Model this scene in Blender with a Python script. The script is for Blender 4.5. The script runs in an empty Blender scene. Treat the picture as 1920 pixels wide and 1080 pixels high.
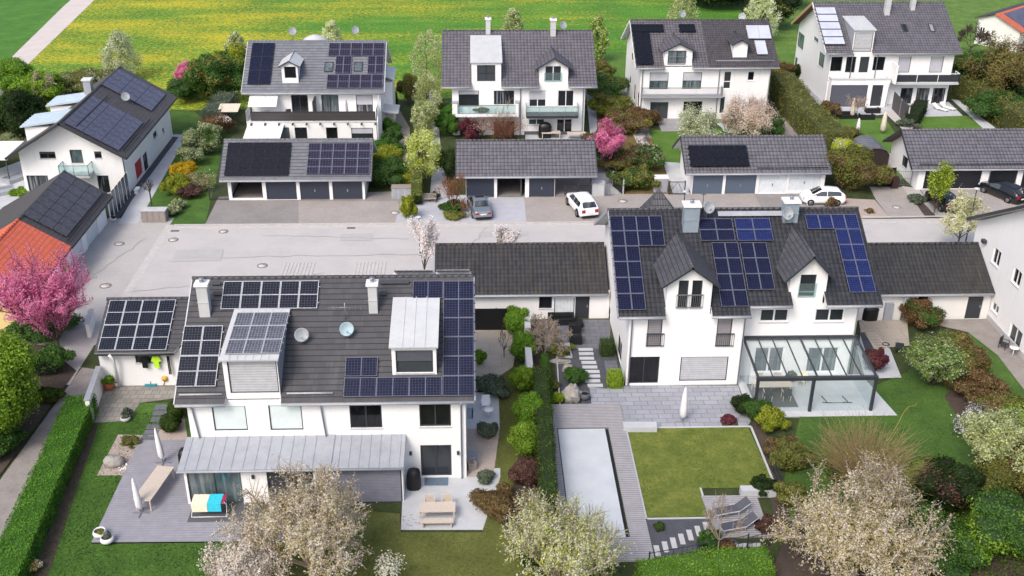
import bpy, math, random
import numpy as np
from math import radians as R_, sin, cos, pi, sqrt
scn = bpy.context.scene
COL = scn.collection
# ---------------------------------------------------------------- camera maths (survey: photo pixel -> point on a real plane)
FPX = 2022.16; CH = 37.5
_P, _Rl, _Y = R_(26.76), R_(.4266), R_(2.0748)
cF = np.array([sin(_Y)*cos(_P), cos(_Y)*cos(_P), -sin(_P)])
_R0 = np.array([cos(_Y), -sin(_Y), 0.]); _U0 = np.cross(_R0, cF)
cR = _R0*cos(_Rl)+_U0*sin(_Rl); cU = -_R0*sin(_Rl)+_U0*cos(_Rl)
CAM = np.array([0., 0., CH])
def ray(px, py): return cR*(px-960)/FPX - cU*(py-540)/FPX + cF
def G(px, py, z=0.):
    d = ray(px, py); p = CAM+d*((z-CH)/d[2]); return (float(p[0]), float(p[1]))
def G3(px, py, z=0.):
    g = G(px, py, z); return (g[0], g[1], z)
def GY(px, py, Y):
    d = ray(px, py); p = CAM+d*(Y/d[1]); return (float(p[0]), float(p[2]))
def GX(px, py, X):
    d = ray(px, py); p = CAM+d*(X/d[0]); return (float(p[1]), float(p[2]))
# ---------------------------------------------------------------- mesh builder
def nrm(a):
    a = np.array(a, float); return a/np.linalg.norm(a)
class MB:
    def __init__(s): s.v = []; s.f = []; s.uv = []; s.mi = []; s.sm = []
    def face(s, pts, m=0, uv=None, sm=False):
        i = len(s.v); s.v += [tuple(map(float, p)) for p in pts]
        s.f.append(list(range(i, i+len(pts)))); s.mi.append(m); s.sm.append(sm)
        if uv is None: uv = [(p[0]+p[1]*.37, p[2]+p[1]*.71) for p in pts]
        s.uv.append([(float(a), float(b)) for a, b in uv])
    def box(s, x0, y0, z0, x1, y1, z1, m=0, faces='all'):
        s.obox((0, 0, 0), (1, 0, 0), (0, 1, 0), (0, 0, 1), x0, x1, y0, y1, z0, z1, m)
    def obox(s, O, U, V, N, a0, a1, b0, b1, c0, c1, m=0, mside=None):
        O, U, V, N = (np.array(q, float) for q in (O, U, V, N))
        P = lambda a, b, c: O+U*a+V*b+N*c
        if mside is None: mside = m
        s.face([P(a0, b0, c1), P(a1, b0, c1), P(a1, b1, c1), P(a0, b1, c1)], m, [(a0, b0), (a1, b0), (a1, b1), (a0, b1)])
        s.face([P(a0, b1, c0), P(a1, b1, c0), P(a1, b0, c0), P(a0, b0, c0)], mside, [(a0, b1), (a1, b1), (a1, b0), (a0, b0)])
        s.face([P(a0, b0, c0), P(a1, b0, c0), P(a1, b0, c1), P(a0, b0, c1)], mside, [(a0, c0), (a1, c0), (a1, c1), (a0, c1)])
        s.face([P(a1, b1, c0), P(a0, b1, c0), P(a0, b1, c1), P(a1, b1, c1)], mside, [(a1, c0), (a0, c0), (a0, c1), (a1, c1)])
        s.face([P(a0, b1, c0), P(a0, b0, c0), P(a0, b0, c1), P(a0, b1, c1)], mside, [(b1, c0), (b0, c0), (b0, c1), (b1, c1)])
        s.face([P(a1, b0, c0), P(a1, b1, c0), P(a1, b1, c1), P(a1, b0, c1)], mside, [(b0, c0), (b1, c0), (b1, c1), (b0, c1)])
    def prism(s, pts, ext, m=0, mside=None):
        e = np.array(ext, float); q = [np.array(p, float)+e for p in pts]; n = len(pts)
        if mside is None: mside = m
        s.face(q, m, [(p[0], p[1]) for p in q]); s.face(list(reversed([np.array(p, float) for p in pts])), mside)
        for i in range(n):
            j = (i+1) % n; s.face([pts[i], pts[j], q[j], q[i]], mside)
    def tube(s, pts, r, n=6, m=0, cap=True, sm=True):
        pts = [np.array(p, float) for p in pts]
        if not hasattr(r, '__len__'): r = [r]*len(pts)
        rings = []
        for i, p in enumerate(pts):
            d = nrm(pts[min(i+1, len(pts)-1)]-pts[max(i-1, 0)])
            a = nrm(np.cross(d, (0, 0, 1) if abs(d[2]) < .9 else (1, 0, 0))); b = np.cross(d, a)
            rings.append([p+(a*cos(2*pi*k/n)+b*sin(2*pi*k/n))*r[i] for k in range(n)])
        for i in range(len(pts)-1):
            for k in range(n):
                l = (k+1) % n; s.face([rings[i][k], rings[i][l], rings[i+1][l], rings[i+1][k]], m, sm=sm)
        if cap: s.face(list(reversed(rings[0])), m); s.face(rings[-1], m)
    def lathe(s, prof, c=(0, 0, 0), n=16, m=0, ax=(0, 0, 1), sm=True):
        ax = nrm(ax); a = nrm(np.cross(ax, (0, 0, 1) if abs(ax[2]) < .9 else (1, 0, 0))); b = np.cross(ax, a); c = np.array(c, float)
        rings = [[c+ax*z+(a*cos(2*pi*k/n)+b*sin(2*pi*k/n))*max(r, 1e-4) for k in range(n)] for r, z in prof]
        for i in range(len(prof)-1):
            for k in range(n):
                l = (k+1) % n; s.face([rings[i][k], rings[i][l], rings[i+1][l], rings[i+1][k]], m, sm=sm)
    def build(s, name, mats, parent=None, world=True, smooth_merge=False):
        if not isinstance(mats, (list, tuple)): mats = [mats]
        off = wloc(parent) if (parent is not None and world) else np.zeros(3)
        V = np.array(s.v, float)-off
        me = bpy.data.meshes.new(name)
        nl = sum(len(f) for f in s.f)
        me.vertices.add(len(V)); me.vertices.foreach_set('co', V.ravel())
        me.loops.add(nl); me.loops.foreach_set('vertex_index', np.array([i for f in s.f for i in f], dtype=np.int32))
        st = np.cumsum([0]+[len(f) for f in s.f])[:-1]
        me.polygons.add(len(s.f)); me.polygons.foreach_set('loop_start', st.astype(np.int32))
        me.polygons.foreach_set('material_index', np.array(s.mi, dtype=np.int32))
        me.update(calc_edges=True)
        uvl = me.uv_layers.new(name='UVMap'); uvl.data.foreach_set('uv', np.array([c for u in s.uv for q in u for c in q], dtype=np.float32))
        if any(s.sm):
            import bmesh
            bm = bmesh.new(); bm.from_mesh(me); bmesh.ops.remove_doubles(bm, verts=bm.verts, dist=1e-4)
            bm.to_mesh(me); bm.free()
            if len(me.polygons) == len(s.sm): me.polygons.foreach_set('use_smooth', np.array(s.sm, dtype=bool))
            else: me.polygons.foreach_set('use_smooth', np.ones(len(me.polygons), dtype=bool))
        for m in mats: me.materials.append(m)
        o = bpy.data.objects.new(name, me); COL.objects.link(o)
        if parent is not None: o.parent = parent
        return o
_WL = {}
def wloc(o):
    p = np.zeros(3)
    while o is not None: p = p+np.array(o.location[:]); o = o.parent
    return p
def tag(o, label, cat=None, group=None, kind=None):
    if label: o['label'] = label
    if cat: o['category'] = cat
    if group: o['group'] = group
    if kind: o['kind'] = kind
    return o
def thing(name, label, cat, loc=(0, 0, 0), group=None, rz=0.):
    o = bpy.data.objects.new(name, None); COL.objects.link(o); o.empty_display_size = .3
    o.location = loc; o.rotation_euler = (0, 0, rz); return tag(o, label, cat, group)
def copy_tree(o, parent=None):
    c = o.copy(); COL.objects.link(c); c.parent = parent
    for ch in list(o.children): copy_tree(ch, c)
    return c
def dup(o, loc, rz=0., label=None, sc=None, cat=None, group=None):
    c = copy_tree(o); c.location = loc; c.rotation_euler = (0, 0, rz)
    if sc: c.scale = sc if hasattr(sc, '__len__') else (sc, sc, sc)
    return tag(c, label, cat, group)
def setting(name, mb, mat, kind='structure'):
    o = mb.build(name, mat); o['kind'] = kind; return o
# ---------------------------------------------------------------- materials
def lin(h, k=1.):
    h = h.lstrip('#'); r = []
    for i in (0, 2, 4):
        c = int(h[i:i+2], 16)/255; c = c/12.92 if c < .04045 else ((c+.055)/1.055)**2.4; r.append(min(c*k, .9))
    return (*r, 1.)
class NT:
    def __init__(s, name):
        s.mat = bpy.data.materials.new(name); s.mat.use_nodes = True; s.t = s.mat.node_tree; s.n = s.t.nodes; s.l = s.t.links
        s.b = s.n['Principled BSDF']; s.out = s.n['Material Output']
    def node(s, typ, **kw):
        q = s.n.new(typ)
        for k, v in kw.items():
            if k in ('operation', 'data_type', 'noise_dimensions', 'feature', 'wave_type', 'attribute_name', 'attribute_type', 'blend_type', 'distribution', 'voronoi_dimensions', 'distance'): setattr(q, k, v)
            else:
                q.inputs[int(k[1:]) if k[0] == 'i' and k[1:].isdigit() else k].default_value = v
        return q
    def math(s, op, a, b=None, clamp=False):
        q = s.n.new('ShaderNodeMath'); q.operation = op; q.use_clamp = clamp
        for i, x in enumerate((a, b)):
            if x is None: continue
            if isinstance(x, (int, float)): q.inputs[i].default_value = x
            else: s.l.new(x, q.inputs[i])
        return q.outputs[0]
    def pos(s): return s.n.new('ShaderNodeNewGeometry').outputs['Position']
    def uv(s): return s.n.new('ShaderNodeTexCoord').outputs['UV']
    def noise(s, scale, vec=None, detail=3., rough=.6, map=None):
        q = s.n.new('ShaderNodeTexNoise'); q.inputs['Scale'].default_value = scale; q.inputs['Detail'].default_value = detail; q.inputs['Roughness'].default_value = rough
        v = vec if vec is not None else s.pos()
        if map is not None:
            mp = s.n.new('ShaderNodeMapping'); mp.inputs['Scale'].default_value = map; s.l.new(v, mp.inputs['Vector']); v = mp.outputs[0]
        s.l.new(v, q.inputs['Vector']); return q.outputs['Fac']
    def ramp(s, fac, stops):
        q = s.n.new('ShaderNodeValToRGB'); e = q.color_ramp.elements
        while len(e) < len(stops): e.new(.5)
        for i, (p, c) in enumerate(stops):
            e[i].position = p; e[i].color = c if hasattr(c, '__len__') else (c, c, c, 1)
        s.l.new(fac, q.inputs[0]); return q.outputs[0]
    def mix(s, fac, a, b, blend='MIX'):
        q = s.n.new('ShaderNodeMix'); q.data_type = 'RGBA'; q.blend_type = blend
        for i, x in ((0, fac), (6, a), (7, b)):
            if isinstance(x, (int, float)): q.inputs[i].default_value = x
            elif isinstance(x, tuple): q.inputs[i].default_value = x
            else: s.l.new(x, q.inputs[i])
        return q.outputs[2]
    def bump(s, h, strength=.5, dist=.02):
        q = s.n.new('ShaderNodeBump'); q.inputs['Strength'].default_value = strength; q.inputs['Distance'].default_value = dist
        s.l.new(h, q.inputs['Height']); s.l.new(q.outputs[0], s.b.inputs['Normal'])
    def fin(s, col=None, rough=.7, metal=0., spec=None, **kw):
        if col is not None:
            if isinstance(col, tuple): s.b.inputs['Base Color'].default_value = col
            else: s.l.new(col, s.b.inputs['Base Color'])
        if isinstance(rough, (int, float)): s.b.inputs['Roughness'].default_value = rough
        else: s.l.new(rough, s.b.inputs['Roughness'])
        s.b.inputs['Metallic'].default_value = metal
        if spec is not None: s.b.inputs['Specular IOR Level'].default_value = spec
        return s.mat
def plain(name, hexc, rough=.6, metal=0., k=1., var=.12, scale=6., spec=None):
    t = NT(name); c = lin(hexc, k)
    d = tuple(x*(1-var) for x in c[:3])+(1,); l = tuple(min(x*(1+var), .92) for x in c[:3])+(1,)
    return t.fin(t.ramp(t.noise(scale), [(.3, d), (.7, l)]), rough, metal, spec)
def mottled(name, stops, scale=3., rough=.85, fine=0., fscale=40., bump=.0, bscale=30., map=None, detail=5., bdist=.03):
    """several colours mixed by world-space noise; fine = extra salt-and-pepper grain"""
    t = NT(name); n = t.noise(scale, detail=detail, rough=.65, map=map)
    if fine:
        g = t.noise(fscale, detail=2.); n = t.math('ADD', t.math('MULTIPLY', n, 1-fine), t.math('MULTIPLY', g, fine))
    c = t.ramp(n, stops)
    if bump: t.bump(t.noise(bscale, detail=4.), bump, bdist)
    return t.fin(c, rough)
def tiles(name, hexc, cw=.3, rh=.34, var=.25, wave=.5, line=.45, k=1., rough=.55, flatw=False, stain=None, bd=.03):
    """roof tiles from UVs in metres: rows stepped up the slope, waved across"""
    t = NT(name); base = lin(hexc, k)
    sp = t.n.new('ShaderNodeSeparateXYZ'); t.l.new(t.uv(), sp.inputs[0])
    u = t.math('DIVIDE', sp.outputs[0], cw); v = t.math('DIVIDE', sp.outputs[1], rh)
    fv = t.math('FRACT', v); iv = t.math('FLOOR', v)
    uu = t.math('ADD', u, t.math('MULTIPLY', t.math('MODULO', iv, 2.), .5)) if flatw else u
    fu = t.math('FRACT', uu); iu = t.math('FLOOR', uu)
    cb = t.n.new('ShaderNodeCombineXYZ'); t.l.new(iu, cb.inputs[0]); t.l.new(iv, cb.inputs[1])
    wn = t.n.new('ShaderNodeTexWhiteNoise'); wn.noise_dimensions = '2D'; t.l.new(cb.outputs[0], wn.inputs[0])
    w = t.math('MULTIPLY', t.math('SINE', t.math('MULTIPLY', fu, 2*pi)), .5) if not flatw else t.math('MULTIPLY', t.math('LESS_THAN', fu, .06), -.5)
    saw = t.math('SUBTRACT', 1., fv)
    h = t.math('ADD', t.math('MULTIPLY', saw, .8), t.math('MULTIPLY', w, wave))
    joint = t.math('GREATER_THAN', fv, .86)
    dark = t.math('MULTIPLY', joint, line)
    if not flatw:
        val = t.math('MULTIPLY', t.math('GREATER_THAN', t.math('ABSOLUTE', t.math('SUBTRACT', fu, .75)), .16), 0.)
        gro = t.math('MULTIPLY', t.math('LESS_THAN', t.math('ABSOLUTE', t.math('SUBTRACT', fu, .75)), .13), .35*wave)
        dark = t.math('MAXIMUM', dark, gro)
    n = t.noise(.6, detail=4.); n2 = t.noise(9., detail=2.)
    lo = tuple(x*(1-var) for x in base[:3])+(1,); hi = tuple(x*(1+var) for x in base[:3])+(1,)
    f = t.math('ADD', t.math('MULTIPLY', wn.outputs['Value'], .5), t.math('ADD', t.math('MULTIPLY', n, .3), t.math('MULTIPLY', n2, .2)))
    c = t.ramp(f, [(.25, lo), (.75, hi)])
    if stain:
        c = t.mix(t.ramp(t.noise(1.1, detail=6., map=(3., .35, .35)), [(.55, 0.), (.72, .6)]), c, lin(stain))
    c = t.mix(dark, c, (.012, .012, .013, 1))
    t.bump(h, .9, bd)
    return t.fin(c, rough, spec=.4)
def solar(name, hexc='#161b33', line='#8f95a8', cell=.165, lw=.07, frame=True, blackf=False, half=False, k=1., bus=True):
    """photovoltaic glass, cell grid from UVs in metres"""
    t = NT(name); sp = t.n.new('ShaderNodeSeparateXYZ'); t.l.new(t.uv(), sp.inputs[0])
    a = t.math('FRACT', t.math('DIVIDE', sp.outputs[0], cell)); b = t.math('FRACT', t.math('DIVIDE', sp.outputs[1], cell if not half else cell*.5))
    g = t.math('MAXIMUM', t.math('LESS_THAN', a, lw), t.math('LESS_THAN', b, lw*(2 if half else 1)))
    iv = t.n.new('ShaderNodeTexWhiteNoise'); iv.noise_dimensions = '2D'
    cb = t.n.new('ShaderNodeCombineXYZ'); t.l.new(t.math('FLOOR', t.math('DIVIDE', sp.outputs[0], cell)), cb.inputs[0]); t.l.new(t.math('FLOOR', t.math('DIVIDE', sp.outputs[1], cell)), cb.inputs[1]); t.l.new(cb.outputs[0], iv.inputs[0])
    base = lin(hexc, k); lo = tuple(x*.75 for x in base[:3])+(1,); hi = tuple(x*1.3 for x in base[:3])+(1,)
    c = t.ramp(t.math('ADD', t.math('MULTIPLY', iv.outputs['Value'], .5), t.math('MULTIPLY', t.noise(.8), .5)), [(.3, lo), (.7, hi)])
    c = t.mix(t.math('MULTIPLY', g, .75), c, lin(line))
    t.fin(c, .22, spec=.3)
    return t.mat
M = {}
def rendercoat(name, a, b, dirt):
    t = NT(name); n = t.ramp(t.math('ADD', t.math('MULTIPLY', t.noise(.7, detail=4.), .7), t.math('MULTIPLY', t.noise(14.), .3)), [(.3, lin(a, .92)), (.7, lin(b, .92))])
    st = t.ramp(t.noise(2.6, detail=5., rough=.75, map=(1., 1., .16)), [(.52, 0.), (.78, .28)]); bl = t.ramp(t.noise(.35, detail=5.), [(.5, 0.), (.8, .25)])
    c = t.mix(t.math('MAXIMUM', st, bl), n, lin(dirt, .9)); t.bump(t.noise(60.), .15, .004); return t.fin(c, .85)
M['render'] = rendercoat('white_render', '#f0f0f1', '#f7f7f8', '#c9cacc')
M['render_old'] = mottled('white_render', [(.3, lin('#eeeef0', .92)), (.7, lin('#f6f6f7', .92))], 1.2, .85, fine=.3, fscale=14, bump=.15, bscale=60, bdist=.004)
M['render2'] = mottled('aged_white_render', [(.3, lin('#e2e1e0', .9)), (.7, lin('#f0efee', .9))], .8, .85, fine=.25, fscale=10, bump=.15, bscale=60, bdist=.004)
M['yellow'] = mottled('yellow_render', [(.3, lin('#e6cf8e', .9)), (.7, lin('#efdba0', .9))], 1.2, .85)
M['soffit'] = plain('white_soffit_boards', '#cfcfd0', .7)
M['plinth'] = plain('grey_plinth', '#55575c', .8)
M['black'] = plain('black_plastic', '#101114', .45, var=.2)
M['frame'] = plain('anthracite_frame', '#33363d', .5)
M['white'] = plain('white_lacquer', '#ececee', .4, var=.03)
M['wood'] = plain('pale_teak', '#c2b6aa', .6, scale=12)
M['zinc'] = mottled('weathered_zinc', [(.3, lin('#8f939b')), (.7, lin('#a3a7af'))], 1.5, .45, fine=.3, fscale=8)
M['zincl'] = mottled('light_sheet_metal', [(.3, lin('#b3b6b9')), (.7, lin('#c6c8ca'))], 1.2, .45, fine=.3, fscale=8)
M['zincc'] = mottled('blue_grey_zinc', [(.3, lin('#7f8c98')), (.7, lin('#93a0ab'))], 1.2, .5, fine=.3, fscale=8)
M['zincb'] = mottled('bluish_sheet_metal', [(.3, lin('#a9b9c6')), (.7, lin('#b9c8d3'))], 1.2, .4, fine=.3, fscale=8)
M['steel'] = plain('galvanised_steel', '#9a9da3', .35, metal=.6)
M['blind'] = mottled('grey_roller_shutter', [(.3, lin('#b0b2ba')), (.7, lin('#bdbfc6'))], 2, .5)
M['blindd'] = mottled('dark_venetian_blind', [(.3, lin('#4a4d57')), (.7, lin('#5c5f6a'))], 2, .45, map=(1, 1, 18))
M['blindb'] = mottled('pale_green_roller_shutter', [(.3, lin('#ccd9da')), (.7, lin('#d8e3e4'))], 2, .5)
def slatmat(name, h, pitch=.09, dark=.55, axis=2, rough=.5, metal=0.):
    t = NT(name); sp = t.n.new('ShaderNodeSeparateXYZ'); t.l.new(t.pos(), sp.inputs[0])
    f = t.math('FRACT', t.math('DIVIDE', sp.outputs[axis], pitch)); b = lin(h)
    d = tuple(x*dark for x in b[:3])+(1,)
    c = t.mix(t.math('MULTIPLY', t.math('SUBTRACT', 1., t.math('GREATER_THAN', f, .3)), 1.), b, d)
    c = t.mix(t.ramp(t.noise(2.5), [(.3, 0.), (.7, .18)]), c, (0.02, .02, .02, 1))
    t.bump(t.math('ABSOLUTE', t.math('SUBTRACT', f, .5)), .6, .02); return t.fin(c, rough, metal)
M['shutter_light'] = slatmat('silver_slatted_blind', '#c2c4ca', .16, .72)
M['shutter_blue'] = slatmat('blue_grey_slatted_blind', '#8c8e9e', .1, .6)
M['shutter_cream'] = slatmat('cream_slatted_blind', '#98959a', .13, .75)
M['garage_blue'] = slatmat('blue_grey_garage_panel', '#353c4c', .2, .8, 0)
M['garage_dark'] = slatmat('black_garage_panel', '#191d26', .2, .8, 0)
M['garage_slate'] = mottled('slate_blue_garage_panel', [(.3, lin('#4b5869')), (.7, lin('#5a6879'))], 5, .5, fine=.5, fscale=18)
M['garage_white'] = slatmat('white_garage_panel', '#dfe6ec', .25, .93, 0)
M['balcony_wood'] = slatmat('dark_balcony_boards', '#4a4748', .14, .4)
M['deck'] = slatmat('grey_wood_deck', '#a4a2a6', .17, .5, 1, .7)
M['deckb'] = slatmat('grey_terrace_boards', '#94949d', .2, .86, 1, .75)
M['red'] = plain('red_door_paint', '#b3202c', .4)
M['glass_dark'] = None
def glassdark(name, h, r=.06, curtains=0.):
    t = NT(name); c = t.ramp(t.noise(1.1, detail=4., map=(1., 1., .6)), [(.35, lin(h, .5)), (.7, lin(h, 1.6))])
    oi = t.n.new('ShaderNodeObjectInfo'); c = t.mix(t.ramp(oi.outputs['Random'], [(.3, 0.), (1., .28)]), c, lin('#7d8890'))
    if curtains: c = t.mix(t.ramp(t.noise(2.2, map=(2.5, 2.5, .15)), [(.5, 0.), (.6, curtains)]), c, lin('#8d9096'))
    return t.fin(c, r, spec=.6)
M['glass'] = glassdark('dark_window_glass', '#14161b')
M['glassc'] = glassdark('curtained_window_glass', '#1c2026', .08, .7)
M['glassg'] = glassdark('greenish_window_glass', '#4a5a5e', .08, .5)
def clear(name, tint, rough=.0, alpha=.07):
    t = NT(name); tr = t.n.new('ShaderNodeBsdfTransparent'); tr.inputs[0].default_value = tint
    gl = t.n.new('ShaderNodeBsdfGlossy'); gl.inputs['Roughness'].default_value = .03; gl.inputs[0].default_value = (1, 1, 1, 1)
    df = t.n.new('ShaderNodeBsdfDiffuse'); df.inputs[0].default_value = lin('#dcebec')
    m1 = t.n.new('ShaderNodeMixShader'); m1.inputs[0].default_value = alpha; t.l.new(tr.outputs[0], m1.inputs[1]); t.l.new(df.outputs[0], m1.inputs[2])
    fr = t.n.new('ShaderNodeLayerWeight'); fr.inputs[0].default_value = .5; ff = t.math('ADD', t.math('MULTIPLY', t.math('POWER', fr.outputs['Facing'], 4.), .7), .04)
    m2 = t.n.new('ShaderNodeMixShader'); t.l.new(ff, m2.inputs[0]); t.l.new(m1.outputs[0], m2.inputs[1]); t.l.new(gl.outputs[0], m2.inputs[2])
    t.l.new(m2.outputs[0], t.out.inputs[0]); return t.mat
M['clear'] = clear('clear_roof_glass', (.93, .98, .98, 1), alpha=.07)
M['frost'] = clear('pale_balustrade_glass', (.8, .9, .9, 1), alpha=.07)
# roofs
M['t_fl'] = tiles('brown_grey_flat_tiles', '#47474b', .42, .36, .12, .25, .9, flatw=True, stain='#5c5b5e')
M['t_fr'] = tiles('anthracite_pantiles', '#37383c', .30, .36, .2, 1.1, .9, rough=.4)
M['t_frd'] = tiles('dark_slate_tiles', '#4e4e53', .2, .3, .2, .6, .9, rough=.55)
M['t_link'] = tiles('black_brown_pantiles', '#3a3939', .30, .37, .2, 1.1, .9, stain='#56523e', rough=.4)
M['t_a'] = tiles('light_grey_flat_tiles', '#6f7279', .36, .38, .12, .2, .9, flatw=True)
M['t_ga'] = tiles('grey_flat_tiles', '#686a70', .36, .38, .12, .2, .9, flatw=True)
M['t_b'] = tiles('purple_grey_pantiles', '#636168', .36, .42, .15, 1.1, 1.)
M['t_gb'] = tiles('violet_grey_pantiles', '#64636a', .34, .42, .15, 1.1, 1.)
M['t_c'] = tiles('pinkish_grey_pantiles', '#625f65', .33, .40, .18, 1.2, 1.)
M['t_c2'] = tiles('brown_grey_pantiles', '#4b484c', .27, .36, .18, 1., .9)
M['t_d'] = tiles('slate_violet_pantiles', '#646269', .33, .40, .18, 1.2, 1.)
M['t_l'] = tiles('brown_slate_tiles', '#4a4647', .3, .34, .12, .2, .35, flatw=True)
M['t_or'] = tiles('orange_clay_tiles', '#d6694c', .25, .36, .1, .5, .4)
M['t_or2'] = tiles('far_orange_clay_tiles', '#c2694e', .25, .36, .1, .5, .4)
M['pv_fl'] = solar('black_cell_solar_glass', '#10131f', '#596070')
M['pv_flr'] = solar('navy_cell_solar_glass', '#10142c', '#50556e')
M['pv_fr'] = solar('blue_cell_solar_glass', '#11142c', '#3e3f57', k=1.)
M['pv_frb'] = solar('bright_blue_cell_solar_glass', '#151f4c', '#4b5378', k=1.)
M['pv_blk'] = solar('full_black_solar_glass', '#14161e', '#1c1f29')
M['pv_navy'] = solar('navy_solar_glass', '#14172c', '#1f2338')
M['pv_far'] = solar('striped_solar_glass', '#1a1b2e', '#6d6170', cell=.25)
M['pv_l'] = solar('blue_violet_solar_glass', '#504f60', '#5e5d6e', k=1.)
M['pv_lg'] = solar('grey_integrated_solar_glass', '#48464b', '#525055', k=1.)
M['pv_light'] = solar('light_grey_collector_glass', '#a3a8b8', '#b2b7c5', cell=2.)
M['pv_flc'] = solar('grey_cell_solar_glass', '#4a4c55', '#a0a4ad', cell=.165, lw=.1)
M['alu'] = plain('aluminium_frame', '#b4b8bf', .45)
M['alu2'] = plain('dull_aluminium_frame', '#666a7c', .5)
# ground
M['asphalt'] = mottled('pale_street_asphalt', [(.2, lin('#a5a2a2', 1)), (.5, lin('#b4b1b0', 1)), (.8, lin('#bebbb9', 1))], .35, .9, fine=.35, fscale=9, bump=.3, bscale=50, bdist=.008)
M['asphalt2'] = mottled('older_grey_asphalt', [(.2, lin('#989694', .95)), (.5, lin('#aba8a6', 1)), (.8, lin('#bab6b3', 1))], .3, .9, fine=.35, fscale=7, bump=.3, bscale=50, bdist=.008)
M['strip'] = mottled('pale_gutter_stones', [(.3, lin('#b3afad', .95)), (.7, lin('#c4c0bd', .95))], 2, .9)
def pavers(name, a, b, s, bw=.4, bh=.2, mortar='#6e6a66', ms=.012, stain=None, off=.5, k=.92):
    t = NT(name); q = t.n.new('ShaderNodeTexBrick'); q.offset = off
    q.inputs['Color1'].default_value = lin(a, k); q.inputs['Color2'].default_value = lin(b, k); q.inputs['Mortar'].default_value = lin(mortar, k)
    q.inputs['Scale'].default_value = 1.; q.inputs['Mortar Size'].default_value = ms; q.inputs['Brick Width'].default_value = bw; q.inputs['Row Height'].default_value = bh
    t.l.new(t.pos(), q.inputs['Vector']); c = q.outputs[0]
    n = t.noise(.45, detail=6.)
    c = t.mix(t.ramp(n, [(.3, .5), (.6, 0.)]), c, lin(stain or mortar, k))
    g = t.noise(12., detail=3.); c = t.mix(t.ramp(g, [(.3, .25), (.7, 0.)]), c, lin(mortar, k))
    t.bump(q.outputs['Fac'], -.4, .01)
    return t.fin(c, .9)
M['pav_beige'] = pavers('beige_drive_pavers', '#b5aeab', '#a8a19d', 1, .22, .14, '#8a8480', .012, '#8d8986')
M['pav_grey'] = pavers('stained_grey_pavers', '#a09c9a', '#94908f', 1, .22, .14, '#7a7674', .012, '#77736f')
M['pav_cob'] = mottled('pale_blue_grey_cobbles', [(.25, lin('#9899a0')), (.5, lin('#adafb7')), (.75, lin('#b9bac1'))], 1.2, .9, fine=.55, fscale=12, bump=.5, bscale=18)
M['pav_big'] = pavers('large_grey_slabs', '#a8abb4', '#9a9da7', 1, .9, .5, '#6a6d77', .02, '#8f929b')
M['pav_dark'] = pavers('dark_grey_slabs', '#74777f', '#6a6d76', 1, .8, .5, '#4c4e55', .02, '#5b5d63')
M['pav_fl'] = pavers('stained_old_slabs', '#a19e98', '#8f8c87', 1, .5, .5, '#6c6963', .02, '#5a5852')
M['pav_conc'] = mottled('pale_concrete_slab', [(.3, lin('#a9adb2')), (.7, lin('#c0c3c7'))], .8, .85, fine=.3, fscale=10)
M['pav_side'] = mottled('brown_grey_gravel_path', [(.25, lin('#716a66')), (.5, lin('#8b8582')), (.75, lin('#9a9592'))], 1.2, .95, fine=.45, fscale=12, bump=.4, bscale=30)
M['path_pale'] = mottled('pale_gravel_track', [(.25, lin('#b7aeab')), (.75, lin('#cec4bf'))], .5, .95, fine=.4, fscale=6)
M['gravel_pale'] = mottled('pale_grey_gravel', [(.25, lin('#a9a5a5')), (.75, lin('#c4c0be'))], 1, .95, fine=.6, fscale=9, bump=.5, bscale=20)
M['gravel_dark'] = mottled('anthracite_gravel', [(.2, lin('#2f3138')), (.5, lin('#494b53')), (.85, lin('#6a6c74'))], 1.5, .9, fine=.7, fscale=14, bump=.8, bscale=18)
M['gravel_tan'] = mottled('tan_gravel', [(.2, lin('#8d7f78')), (.5, lin('#a79a92')), (.85, lin('#bdb2aa'))], 1.5, .9, fine=.7, fscale=12, bump=.6, bscale=18)
M['beigeslab'] = pavers('beige_terrace_slabs', '#b7aea3', '#aea598', 1, 1.6, 1.6, '#8a8175', .015, '#958b7f')
M['soil'] = mottled('dark_bed_soil', [(.2, lin('#2e2621')), (.55, lin('#4a3f38')), (.85, lin('#6b5e53'))], 2, .95, fine=.5, fscale=10, bump=1., bscale=12, bdist=.05)
def lawn(name, a, b, c_, scale=1.2, k=1., aniso=None, fine=.5, fs=9.):
    return mottled(name, [(.3, lin(a, k)), (.5, lin(b, k)), (.7, lin(c_, k))], scale, .95, fine=fine, fscale=fs, bump=1., bscale=22, map=aniso, bdist=.05)
M['lawn_l'] = lawn('deep_green_lawn', '#294612', '#3f621c', '#567c2a', .5)
M['lawn_m'] = lawn('olive_lawn', '#454c1c', '#585f28', '#6f733a', .7)
M['lawn_p'] = lawn('yellow_green_lawn', '#4a5a1a', '#63702a', '#85863f', .9, fine=.35, fs=6)
M['lawn_r'] = lawn('dark_green_lawn', '#2a4212', '#40601e', '#58762c', .5)
M['lawn_b'] = lawn('back_garden_lawn', '#3a5a18', '#4f7322', '#68873a', .5)
M['rough'] = lawn('rough_garden_ground', '#1e2a0e', '#33401a', '#4c5428', 1.2)
M['brownplot'] = mottled('dry_brown_plot', [(.25, lin('#4a4020')), (.5, lin('#6b5c30')), (.75, lin('#83734a'))], .9, .95, fine=.5, fscale=7, bump=1., bscale=10, bdist=.05)
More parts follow.
